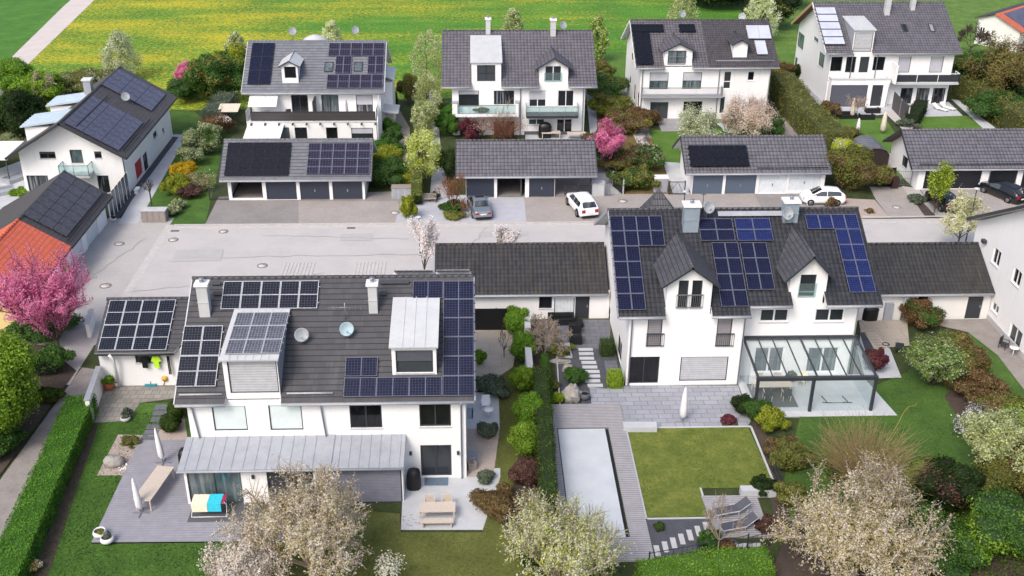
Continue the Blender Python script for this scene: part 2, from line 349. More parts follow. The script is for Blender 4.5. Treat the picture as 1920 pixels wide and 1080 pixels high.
def meadow():
    t = NT('dandelion_meadow'); P = t.pos()
    gr = t.ramp(t.math('ADD', t.math('MULTIPLY', t.noise(.25, detail=5., map=(.5, 1.5, 1)), .5), t.math('MULTIPLY', t.noise(3., detail=3.), .5)), [(.3, lin('#2c5a10')), (.5, lin('#427a18')), (.72, lin('#669a28'))])
    sp = t.n.new('ShaderNodeSeparateXYZ'); t.l.new(P, sp.inputs[0])
    band = t.noise(.055, detail=5., rough=.7, map=(.7, 2.2, 1))
    xf = t.n.new('ShaderNodeMapRange'); xf.inputs[1].default_value = -40.; xf.inputs[2].default_value = 45.; xf.inputs[3].default_value = .13; xf.inputs[4].default_value = -.12
    t.l.new(sp.outputs[0], xf.inputs[0])
    xl = t.n.new('ShaderNodeMapRange'); xl.inputs[1].default_value = 4.; xl.inputs[2].default_value = 6.; xl.inputs[3].default_value = -.4; xl.inputs[4].default_value = 0.
    # distance to the track: x*.77+y*.3 style skew
    sk = t.math('ADD', t.math('MULTIPLY', sp.outputs[0], 1.), t.math('MULTIPLY', sp.outputs[1], .092)); sk = t.math('ADD', sk, 49.0 + 5.2)
    t.l.new(sk, xl.inputs[0])
    dens = t.math('ADD', t.math('ADD', band, xf.outputs[0]), xl.outputs[0])
    spots = t.noise(2.4, detail=5., rough=.9, map=(.8, 1.1, 1))
    f = t.ramp(t.math('ADD', t.math('MULTIPLY', dens, 1.3), t.math('MULTIPLY', spots, .9)), [(.5, 0.), (.585, 1.)]) if False else None
    s = t.math('ADD', t.math('MULTIPLY', dens, .48), t.math('MULTIPLY', spots, 1.32))
    f = t.n.new('ShaderNodeMapRange'); f.inputs[1].default_value = .975; f.inputs[2].default_value = 1.0; f.inputs[3].default_value = 0.; f.inputs[4].default_value = .85; f.clamp = True
    t.l.new(s, f.inputs[0])
    yel = t.ramp(t.noise(5.), [(.3, lin('#b8a214')), (.7, lin('#dcc528'))])
    c = t.mix(f.outputs[0], gr, yel); t.bump(spots, 1., .1)
    return t.fin(c, .95)
M['meadow'] = meadow()
M['field'] = lawn('bright_crop_field', '#346218', '#42741f', '#5a8c30', .4, fine=.4, fs=5)
M['dishg'] = plain('grey_dish', '#9da3a9', .6)
M['dishb'] = plain('pale_blue_dish', '#a5bcc6', .6)
M['pool'] = mottled('pale_pool_cover', [(.3, lin('#b3b9bf')), (.7, lin('#bfc5ca'))], .8, .7)
M['trampnet'] = plain('dark_jump_mat', '#33353f', .7)
M['blue'] = plain('blue_pad', '#3560b0', .5)
M['manhole'] = mottled('manhole_iron', [(.3, lin('#b8b2aa')), (.7, lin('#c8c2ba'))], 6, .8)
M['manring'] = plain('manhole_ring', '#7b7672', .8)
M['bark'] = mottled('grey_brown_bark', [(.3, lin('#3b312b')), (.7, lin('#5d5148'))], 6, .9)
M['barkl'] = mottled('pale_bark', [(.3, lin('#8c7f70')), (.7, lin('#a8998a'))], 6, .9)
M['twig_r'] = mottled('rusty_twigs', [(.3, lin('#6e4034')), (.7, lin('#9a6450'))], 6, .9)
M['twig_y'] = mottled('straw_twigs', [(.3, lin('#7c6a44')), (.7, lin('#a8956a'))], 6, .9)
M['stone'] = mottled('boulder_stone', [(.25, lin('#6f6d6a')), (.5, lin('#96938e')), (.8, lin('#b5b0a8'))], 2.5, .9, bump=1., bscale=5, bdist=.05)
M['concrete'] = mottled('concrete', [(.3, lin('#a7a8aa')), (.7, lin('#bfc0c2'))], 2, .85)
M['terracotta'] = plain('terracotta', '#b5673f', .8)
M['cloth'] = plain('white_parasol_cloth', '#dfdfe2', .85, var=.06)
M['clothb'] = plain('beige_parasol_cloth', '#cfc4b4', .85)
M['bench'] = plain('weathered_bench_wood', '#8f8782', .8)
M['rattan'] = plain('black_rattan', '#15171c', .7, var=.3, scale=20)
M['hivis'] = plain('hi_vis_yellow', '#b9e834', .7)
M['cyan'] = plain('turquoise_towel', '#35c3dc', .9)
M['cream'] = plain('cream_towel', '#eadfc6', .9)
M['magenta'] = plain('magenta_cloth', '#b02350', .9)
M['tealb'] = plain('teal_plastic', '#2f8596', .5)
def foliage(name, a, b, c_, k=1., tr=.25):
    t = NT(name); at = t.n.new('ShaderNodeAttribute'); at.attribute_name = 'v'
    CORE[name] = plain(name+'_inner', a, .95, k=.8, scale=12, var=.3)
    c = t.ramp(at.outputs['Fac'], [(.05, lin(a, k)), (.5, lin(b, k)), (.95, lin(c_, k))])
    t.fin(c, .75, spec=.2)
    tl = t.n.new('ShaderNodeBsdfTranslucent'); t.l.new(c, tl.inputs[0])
    m = t.n.new('ShaderNodeMixShader'); m.inputs[0].default_value = tr; t.l.new(t.b.outputs[0], m.inputs[1]); t.l.new(tl.outputs[0], m.inputs[2]); t.l.new(m.outputs[0], t.out.inputs[0])
    return t.mat
F = {}
CORE = {}
F['hedge'] = foliage('clipped_hedge_leaves', '#2f5014', '#44701e', '#5f8f30')
F['hedgel'] = foliage('light_clipped_hedge_leaves', '#3a6216', '#4f8022', '#6a9c34')
F['hedge_y'] = foliage('yellow_green_hedge_leaves', '#5b7512', '#849f22', '#a8bd3c')
F['dark'] = foliage('dark_evergreen_needles', '#16230c', '#263a15', '#3c5424')
F['thuja'] = foliage('thuja_sprays', '#233612', '#3a4f1e', '#59702e')
F['laurel'] = foliage('laurel_leaves', '#27421a', '#406226', '#5f8440')
F['spring'] = foliage('fresh_spring_leaves', '#50701a', '#78992c', '#9fbb4a', tr=.35)
F['springb'] = foliage('bright_bush_leaves', '#456a18', '#688f28', '#8db346', tr=.35)
F['lime'] = foliage('lime_young_leaves', '#95a52a', '#b9c544', '#d8de78', tr=.45)
F['pear'] = foliage('pear_blossom', '#b5bf8c', '#dce1be', '#f8fae9', tr=.5)
F['pearl'] = foliage('pale_green_blossom', '#a3b062', '#c9d28c', '#e8ecc0', tr=.45)
F['cherry'] = foliage('faded_cherry_blossom', '#dccfb6', '#f4eada', '#fffaf2', tr=.6)
F['cherryg'] = foliage('olive_leaves_with_blossom', '#948f50', '#c4ba7c', '#e8dcb0', tr=.5)
F['white'] = foliage('white_blossom', '#d8d0ca', '#f0eae6', '#fbf8f6', tr=.5)
F['magnolia'] = foliage('pinkish_white_magnolia', '#eadfe0', '#f8f0f0', '#fffafa', tr=.55)
F['pink'] = foliage('pink_blossom', '#d0699c', '#ec96c0', '#fac6dd', tr=.55)
F['pinkr'] = foliage('rosy_blossom', '#cc5f92', '#e886b0', '#f6b4ce', tr=.55)
F['pinkp'] = foliage('pale_pink_blossom', '#a8957c', '#d6b8aa', '#f2e0d8', tr=.5)
F['forsy'] = foliage('forsythia_yellow', '#8a7a10', '#c09c18', '#d8bc3a')
F['gold'] = foliage('golden_green_leaves', '#5d6a16', '#858e26', '#a6ae42')
F['brown'] = foliage('dry_brown_leaves', '#4a3d22', '#736040', '#9a875c')
F['brownr'] = foliage('rust_leaves', '#4c3926', '#72573a', '#98805a')
F['purple'] = foliage('purple_red_leaves', '#3e2c26', '#5e443c', '#80645a')
F['maple'] = foliage('red_maple_leaves', '#44202a', '#652f3a', '#87505a')
F['grey'] = foliage('grey_green_leaves', '#3a4638', '#5c6a56', '#879280')
F['silver'] = foliage('silvery_blossom_leaves', '#6d7850', '#9aa57a', '#ccd2b0', tr=.4)
F['olive'] = foliage('olive_brown_leaves', '#4a5020', '#6c7036', '#929250')
F['grass'] = foliage('ornamental_grass', '#4a5a22', '#77803a', '#a39c5c')
F['bed'] = foliage('ground_cover_leaves', '#25350f', '#435a1c', '#6a8030')
F['core'] = plain('inner_twigs', '#131a0a', .95)
F['coreb'] = plain('inner_brown_twigs', '#231b12', .95)
# ---------------------------------------------------------------- foliage meshes (numpy)
def rs(seed): return np.random.RandomState(seed)
def rand_dirs(r, n):
    d = r.normal(size=(n, 3)); return d/np.linalg.norm(d, axis=1)[:, None]
def leaf_mesh(name, P, size, mats, r, clump=None, core=None, parent=None, up=.0, aspect=1., normals=None, mi=None):
    """many small leaf faces at points P (world, metres); 'v' = light/dark value per leaf; core = (verts, faces) of an inner body"""
    n = len(P); a = rand_dirs(r, n)
    if normals is not None:
        a2 = rand_dirs(r, n); nn = normals+a2*.75; nn /= np.linalg.norm(nn, axis=1)[:, None]
        a = np.cross(nn, rand_dirs(r, n)); a /= (np.linalg.norm(a, axis=1)[:, None]+1e-9); b = np.cross(nn, a)
    else:
        b = np.cross(a, rand_dirs(r, n)); b /= (np.linalg.norm(b, axis=1)[:, None]+1e-9)
    if up: a[:, 2] += up; a /= np.linalg.norm(a, axis=1)[:, None]
    s = size*(.6+.8*r.rand(n))[:, None]
    A = a*s*aspect; B = b*s
    V = np.stack([P-A*.6, P+B*.38-A*.05, P+A*.6, P-B*.38+A*.05], 1).reshape(-1, 3)
    v = r.rand(n)*.6+.2 if clump is None else np.clip(clump+(r.rand(n)-.5)*.45, 0, 1)
    nv = 4*n; faces = np.arange(nv, dtype=np.int32); ls = np.arange(n, dtype=np.int32)*4
    m_i = np.zeros(n, np.int32) if mi is None else mi
    val = v
    if core is not None:
        cv, cf = core; cv = np.array(cv)
        V = np.concatenate([V, cv]); f2 = np.array(cf, np.int32).reshape(-1)+nv
        faces = np.concatenate([faces, f2]); k = len(cf); ls = np.concatenate([ls, nv+np.arange(k, dtype=np.int32)*4])
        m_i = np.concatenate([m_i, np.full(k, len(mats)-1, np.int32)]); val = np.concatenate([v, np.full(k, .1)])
    off = wloc(parent) if parent is not None else np.zeros(3)
    V = V-off
    me = bpy.data.meshes.new(name)
    me.vertices.add(len(V)); me.vertices.foreach_set('co', V.astype(np.float32).ravel())
    me.loops.add(len(faces)); me.loops.foreach_set('vertex_index', faces)
    me.polygons.add(len(ls)); me.polygons.foreach_set('loop_start', ls); me.polygons.foreach_set('material_index', m_i)
    me.update(calc_edges=True)
    at = me.attributes.new('v', 'FLOAT', 'FACE'); at.data.foreach_set('value', val.astype(np.float32))
    for m in mats: me.materials.append(m)
    o = bpy.data.objects.new(name, me); COL.objects.link(o)
    if parent is not None: o.parent = parent
    return o
def ell_core(c, rx, ry, rz, r, k=8, j=.12):
    """lumpy quad ellipsoid as an inner body"""
    V = []; Fc = []
    for i in range(k+1):
        th = pi*i/k
        for q in range(2*k):
            ph = pi*q/k; s = 1+(r.rand()-.5)*2*j
            V.append((c[0]+rx*s*sin(th)*cos(ph), c[1]+ry*s*sin(th)*sin(ph), max(c[2]+rz*s*cos(th), .0)))
    for i in range(k):
        for q in range(2*k):
            w = (q+1) % (2*k); Fc.append((i*2*k+q, i*2*k+w, (i+1)*2*k+w, (i+1)*2*k+q))
    return V, Fc
def merge_cores(cs):
    V = []; Fc = []
    for v, f in cs:
        n = len(V); V += list(v); Fc += [tuple(i+n for i in q) for q in f]
    return V, Fc
def lobes(c, rx, ry, rz, k, r, inner=.8, size=.33):
    L = []
    for d in rand_dirs(r, k):
        d = np.array([d[0], d[1], abs(d[2])*1.1-.25]); q = inner*(.75+.5*r.rand())
        s = size*(.7+.6*r.rand()); L.append((np.array(c)+d*np.array([rx, ry, rz])*q, rx*s, ry*s, rz*s))
    return L
def blob(name, c, rx, ry, rz, mat, seed=1, n=2500, size=.12, nl=15, lab=None, cat='bush', group=None, core='auto', cj=.12, zmin=.02, dens=None, corek=.78, up=.0, extra=None, mul=1.9):
    """a bush: overlapping leafy lobes around c (x, y); rests on the ground"""
    core = CORE.get(mat.name) if core == 'auto' else core
    r = rs(seed); cz = rz*.95; c3 = (c[0], c[1], c[2]+cz if len(c) > 2 else cz)
    t = None
    Ls = lobes(c3, rx, ry, rz, nl, r) + [(np.array(c3), rx*.7, ry*.7, rz*.8)]
    P = []; cl = []; N = []; w = np.array([l[1]*l[3] for l in Ls]); w = w/w.sum()
    for (lc, a, b_, c_), ww in zip(Ls, w):
        k = int(n*mul*ww)+4; d = rand_dirs(r, k); rad = (.80+.26*r.rand(k)+.10*np.sin(d[:, 0]*7+lc[0]*3)*np.cos(d[:, 1]*6+lc[1])+.2*(r.rand(k) < .05))[:, None]
        p = lc+d*np.array([a, b_, c_])*rad; P.append(p); N.append(d)
        base = .35+.3*r.rand(); cl.append(np.full(k, base)+.14*d[:, 2]*0)
    P = np.concatenate(P); N = np.concatenate(N); cl = np.concatenate(cl); z0 = (c[2] if len(c) > 2 else 0)+zmin
    ok = P[:, 2] > z0; P = P[ok]; N = N[ok]; cl = cl[ok]
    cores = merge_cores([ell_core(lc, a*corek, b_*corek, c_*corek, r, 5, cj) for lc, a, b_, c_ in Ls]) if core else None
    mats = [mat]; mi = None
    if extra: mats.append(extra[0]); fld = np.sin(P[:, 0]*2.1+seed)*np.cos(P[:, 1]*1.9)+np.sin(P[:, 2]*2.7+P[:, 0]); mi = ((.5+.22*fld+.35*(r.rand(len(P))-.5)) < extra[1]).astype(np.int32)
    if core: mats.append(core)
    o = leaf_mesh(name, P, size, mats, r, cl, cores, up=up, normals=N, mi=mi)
    # move origin to base
    V = np.array([c[0], c[1], c[2] if len(c) > 2 else 0.]); o.data.transform(__import__('mathutils').Matrix.Translation(tuple(-V))); o.location = tuple(V)
    return tag(o, lab, cat, group)
def hedge(name, pts, w, h, mat, seed=1, dens=60, size=.11, lab=None, cat='hedge', group=None, core='auto', wob=.12, tops=None):
    """clipped hedge following a ground polyline pts [(x,y)..], width w, height h: leaves on all its faces over a dark inner body"""
    core = CORE.get(mat.name) if core == 'auto' else core
    r = rs(seed); P = []; N = []; cl = []; cores = []
    for (x0, y0), (x1, y1) in zip(pts[:-1], pts[1:]):
        L = math.hypot(x1-x0, y1-y0); d = np.array([(x1-x0)/L, (y1-y0)/L, 0]); s = np.array([-d[1], d[0], 0]); o = np.array([x0, y0, 0.])
        for (A, B, C0, nn, a0, a1, b0, b1) in ((d, s, np.array([0, 0, h]), (0, 0, 1), 0, L, -w/2, w/2), (d, np.array([0, 0, 1.]), s*w/2, s, 0, L, 0, h), (d, np.array([0, 0, 1.]), -s*w/2, -s, 0, L, 0, h), (s, np.array([0, 0, 1.]), d*0, -d, -w/2, w/2, 0, h), (s, np.array([0, 0, 1.]), d*L, d, -w/2, w/2, 0, h)):
            k = int((a1-a0)*(b1-b0)*dens)+6; u = a0+(a1-a0)*r.rand(k); v = b0+(b1-b0)*r.rand(k)
            nn = np.array(nn, float); wv = np.sin(u*1.9+v*2.3+seed)*.5+np.sin(u*.7+seed*2)*.5
            p = o+C0+A*u[:, None]+B*v[:, None]+nn*(wv*wob*.5+(r.rand(k)-.6)*wob)[:, None]
            P.append(p); N.append(np.repeat(nn[None], k, 0)); cl.append(.45+.16*np.sin(u*3.1+v*1.7)+.12*r.rand(k))
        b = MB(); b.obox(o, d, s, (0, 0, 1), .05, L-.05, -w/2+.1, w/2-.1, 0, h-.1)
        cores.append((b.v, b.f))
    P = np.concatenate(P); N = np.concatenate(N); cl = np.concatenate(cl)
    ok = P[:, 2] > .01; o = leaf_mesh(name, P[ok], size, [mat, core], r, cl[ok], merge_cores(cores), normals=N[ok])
    V = (pts[0][0], pts[0][1], 0.); o.data.transform(__import__('mathutils').Matrix.Translation((-V[0], -V[1], 0))); o.location = V
    return tag(o, lab, cat, group)
def branches(r, base, height, spread, levels=3, n0=6, r0=.12, trunk=.25, upw=.5, ln=.62, nch=5, wig=.18, lean=(0, 0)):
    """returns list of polylines (pts, r0, r1, level) of a tree"""
    out = []
    def grow(p, d, L, rad, lev):
        k = 5; pts = [p]; q = p.copy(); dd = d.copy()
        for i in range(k):
            dd = nrm(dd+r.normal(size=3)*wig+np.array([0, 0, .10*upw])); q = q+dd*L/k; pts.append(q)
        out.append((pts, rad, rad*.45, lev))
        if lev < levels:
            m = nch if lev else n0
            for i in range(m):
                f = .35+.65*(i+r.rand())/m; j = min(int(f*k), k-1); bp = pts[j]+(pts[j+1]-pts[j])*(f*k-j)
                side = nrm(np.cross(dd, rand_dirs(r, 1)[0])); nd = nrm(dd*(.75 if lev else .35)+side*spread+np.array([0, 0, upw*.35]))
                grow(bp, nd, L*ln*(1.1-.45*f)*(.8+.4*r.rand()), rad*.5, lev+1)
    b = np.array(base, float); th = height*trunk
    tp = b+np.array([lean[0]*.3, lean[1]*.3, th])
    out.append(([b, (b+tp)/2+r.normal(size=3)*.03, tp], r0, r0*.8, 0))
    for i in range(n0):
        a = 2*pi*(i+r.rand()*.6)/n0; el = upw*(.5+.7*r.rand())
        d = nrm(np.array([cos(a)*spread*(.5+r.rand()*.6)+lean[0]*.2, sin(a)*spread*(.5+r.rand()*.6)+lean[1]*.2, .35+el])); grow(tp-np.array([0, 0, th*.25*r.rand()]), d, height*(1-trunk)*(.75+.25*r.rand()), r0*.55, 1)
    return out
def limb_mesh(name, segs, mat, parent=None, minr=.008):
    V = []; Fc = []
    for pts, ra, rb, lev in segs:
        n = 6 if lev == 0 else (4 if lev == 1 else 3); K = len(pts)
        for i, p in enumerate(pts):
            d = pts[min(i+1, K-1)]-pts[max(i-1, 0)]; d = d/(np.linalg.norm(d)+1e-9)
            a = np.cross(d, (0, 0, 1.) if abs(d[2]) < .9 else (1., 0, 0)); a /= np.linalg.norm(a)+1e-9; b = np.cross(d, a)
            rad = max(ra+(rb-ra)*i/(K-1), minr)
            for k in range(n): V.append(p+(a*cos(2*pi*k/n)+b*sin(2*pi*k/n))*rad)
        o = len(V)-K*n
        for i in range(K-1):
            for k in range(n):
                l = (k+1) % n; Fc.append((o+i*n+k, o+i*n+l, o+(i+1)*n+l, o+(i+1)*n+k))
    V = np.array(V); off = wloc(parent) if parent is not None else np.zeros(3); V = V-off
    me = bpy.data.meshes.new(name); me.vertices.add(len(V)); me.vertices.foreach_set('co', V.astype(np.float32).ravel())
    fc = np.array(Fc, np.int32); me.loops.add(fc.size); me.loops.foreach_set('vertex_index', fc.ravel())
    me.polygons.add(len(fc)); me.polygons.foreach_set('loop_start', np.arange(len(fc), dtype=np.int32)*4); me.update(calc_edges=True)
    me.materials.append(mat); o = bpy.data.objects.new(name, me); COL.objects.link(o)
    if parent is not None: o.parent = parent
    return o
def tree(name, base, height, lab, mats=None, cat='tree', group=None, seed=1, spread=.8, levels=3, n0=6, nch=5, trunk=.25, upw=.6, leaves=9000, size=.1, jit=.14, bark=None, r0=.1, lvmin=2, core=None, mix=.5, ln=.62, wig=.18, minr=.008, lean=(0, 0), rad=None, j2=1.0, strand=0):
    """tree as trunk + limbs (trunk part) and leaves or blossom along its twigs (crown part)"""
    r = rs(seed); base = (base[0], base[1], base[2] if len(base) > 2 else 0.)
    t = thing(name, lab, cat, base, group)
    S = branches(r, base, height, spread, levels, n0, r0, trunk, upw, ln, nch, wig, lean)
    zt = max(p[2] for s in S for p in s[0]); k = height/max(zt-base[2], .1); b0 = np.array(base)
    kx = 1.
    if rad:
        tips = np.array([s[0][-1] for s in S if s[3] >= 2]); kx = (rad-jit)/max(np.percentile(np.hypot(tips[:, 0]-b0[0]-lean[0], tips[:, 1]-b0[1]-lean[1]), 93), .1)
    S = [([b0+(p-b0)*np.array([kx, kx, k]) for p in s[0]], *s[1:]) for s in S]
    limb_mesh('trunk', S, bark or M['bark'], t, minr)
    if leaves and mats:
        A = []; 
        tw = [s for s in S if s[3] >= (1 if strand else lvmin)]; per = max(leaves//max(len(tw), 1), 2); LW = [sum(np.linalg.norm(b-a) for a, b in zip(s[0][:-1], s[0][1:]))*({1: 1.5, 2: 1.2}.get(s[3], .9) if strand else 1) for s in tw]; LT = sum(LW)
        P = []; cl = []
        for s, lw_ in zip(tw, LW):
            if strand: per = max(int(leaves*lw_/LT), 2)
            pts = np.array(s[0]); f0_ = .3 if (strand and s[3] == 1) else 0.; f = (f0_+(1-f0_)*r.rand(per))*(len(pts)-1); i = np.minimum(f.astype(int), len(pts)-2); g = (f-i)[:, None]
            p = pts[i]*(1-g)+pts[i+1]*g; P.append(p); b = r.rand(); cl.append(np.full(per, .3+.4*b))
        P = np.concatenate(P); cl = np.concatenate(cl); ok = P[:, 2] > base[2]+.1; P = P[ok]; cl = cl[ok]
        mi = (r.rand(len(P)) > mix).astype(np.int32) if len(mats) > 1 else None
        jj = jit if mi is None else np.where(mi == 0, jit, jit*j2)[:, None]
        P = P+r.normal(size=P.shape)*jj
        nn = P-(b0+np.array([0, 0, height*.4])); nn = nn/(np.linalg.norm(nn, axis=1)[:, None]+1e-6)*.7+np.array([0, 0, .7])
        leaf_mesh('crown', P, size, list(mats), r, cl, None, parent=t, mi=mi, normals=nn)
    return t
def oval_tree(name, base, height, rad, lab, mats, cat='tree', group=None, seed=1, n=6000, size=.11, trunk=.18, bark=None, mix=.5, shape='egg', nl=38, r0=.09, core=None, stems=7):
    """dense crown: clumps spread through an ovoid volume round a central leader with side limbs"""
    r = rs(seed); base = (base[0], base[1], base[2] if len(base) > 2 else 0.)
    t = thing(name, lab, cat, base, group); b = np.array(base); z0 = height*trunk
    def prof(f):
        if shape == 'egg': return sin(pi*min(max(f, 0), 1)**.75)**.8
        if shape == 'cone': return max(1-f, 0)**.8*.95+.08
        if shape == 'col': return (sin(pi*(f*.92+.04)))**.5
        return (sin(pi*f))**.55
    segs = [([b, b+np.array([0, 0, z0+.2]), b+np.array([r.normal()*.1, r.normal()*.1, height*.6]), b+np.array([r.normal()*.15, r.normal()*.15, height*.93])], r0, r0*.25, 0)]
    P = []; cl = []; N = []
    per = n//nl
    for i in range(nl):
        f = (i+.5)/nl; f = .04+.92*f; a = i*2.39996+r.rand()*.5; rr = rad*prof(f)*(.45+.5*sqrt(r.rand()))
        c = b+np.array([cos(a)*rr, sin(a)*rr, z0+(height-z0)*f]); s = rad*(.26+.18*r.rand())*(.55+.45*prof(f))
        d = rand_dirs(r, per); q = r.rand(per)**.45; P.append(c+d*q[:, None]*s*np.array([1, 1, 1.15])); cl.append(np.full(per, .25+.5*r.rand())); N.append(d)
        if i % max(nl//stems, 1) == 0 or nl < 20:
            sp = b+np.array([0, 0, z0+(c[2]-b[2]-z0)*.55]); segs.append(([sp, (sp+c)/2+np.array([0, 0, .1]), c], r0*.4, r0*.12, 1))
    limb_mesh('trunk', segs, bark or M['bark'], t)
    P = np.concatenate(P); cl = np.concatenate(cl); N = np.concatenate(N)
    ok = P[:, 2] > base[2]+.05; P = P[ok]; cl = cl[ok]; N = N[ok]
    mi = (r.rand(len(P)) > mix).astype(np.int32) if len(mats) > 1 else None
    leaf_mesh('crown', P, size, list(mats), r, cl, None, parent=t, mi=mi, normals=N*.6+np.array([0, 0, .45]))
    return t
def twig_bush(name, c, rad, h, mat, lab, seed=1, n=90, cat='bush', group=None, leaf=None, nleaf=1500, size=.08, flare=.9, minr=.009):
    """bare shrub: many thin stems fanning from the base, forking once"""
    r = rs(seed); b = np.array([c[0], c[1], 0.]); S = []; tips = []
    for i in range(n):
        a = r.rand()*2*pi; q = sqrt(r.rand())*flare; d = nrm(np.array([cos(a)*q*rad, sin(a)*q*rad, h*(1.05-.45*q*q)]))
        L = math.hypot(rad*q, h*(1-.3*q*q))*(.75+.3*r.rand()); p = b+np.array([cos(a), sin(a), 0])*.12*rad*r.rand(); pts = [p]; dd = d.copy()
        for k in range(4): dd = nrm(dd+r.normal(size=3)*.10+np.array([cos(a)*.05, sin(a)*.05, -.02])); p = p+dd*L/4; pts.append(p)
        S.append((pts, .015, .006, 2)); tips += pts[1:]
        for k in range(4):
            j = 1+r.randint(3); q0 = pts[j]; e = nrm(pts[j+1]-pts[j]+r.normal(size=3)*.45); S.append(([q0, q0+e*L*.18, q0+nrm(e+r.normal(size=3)*.2)*L*.34], .009, .005, 2)); tips.append(q0+e*L*.25)
    o = limb_mesh(name, S, mat, None, minr); off = (c[0], c[1], 0)
    o.data.transform(__import__('mathutils').Matrix.Translation((-c[0], -c[1], 0))); o.location = off; tag(o, lab, cat, group)
    if leaf is not None:
        T = np.array(tips); P = T[r.randint(len(T), size=nleaf)]+r.normal(size=(nleaf, 3))*.12; P = P[P[:, 2] > .05]
        leaf_mesh('leaves', P, size, [leaf], r, np.clip(r.rand(len(P)), 0, 1), None, parent=o)
    return o
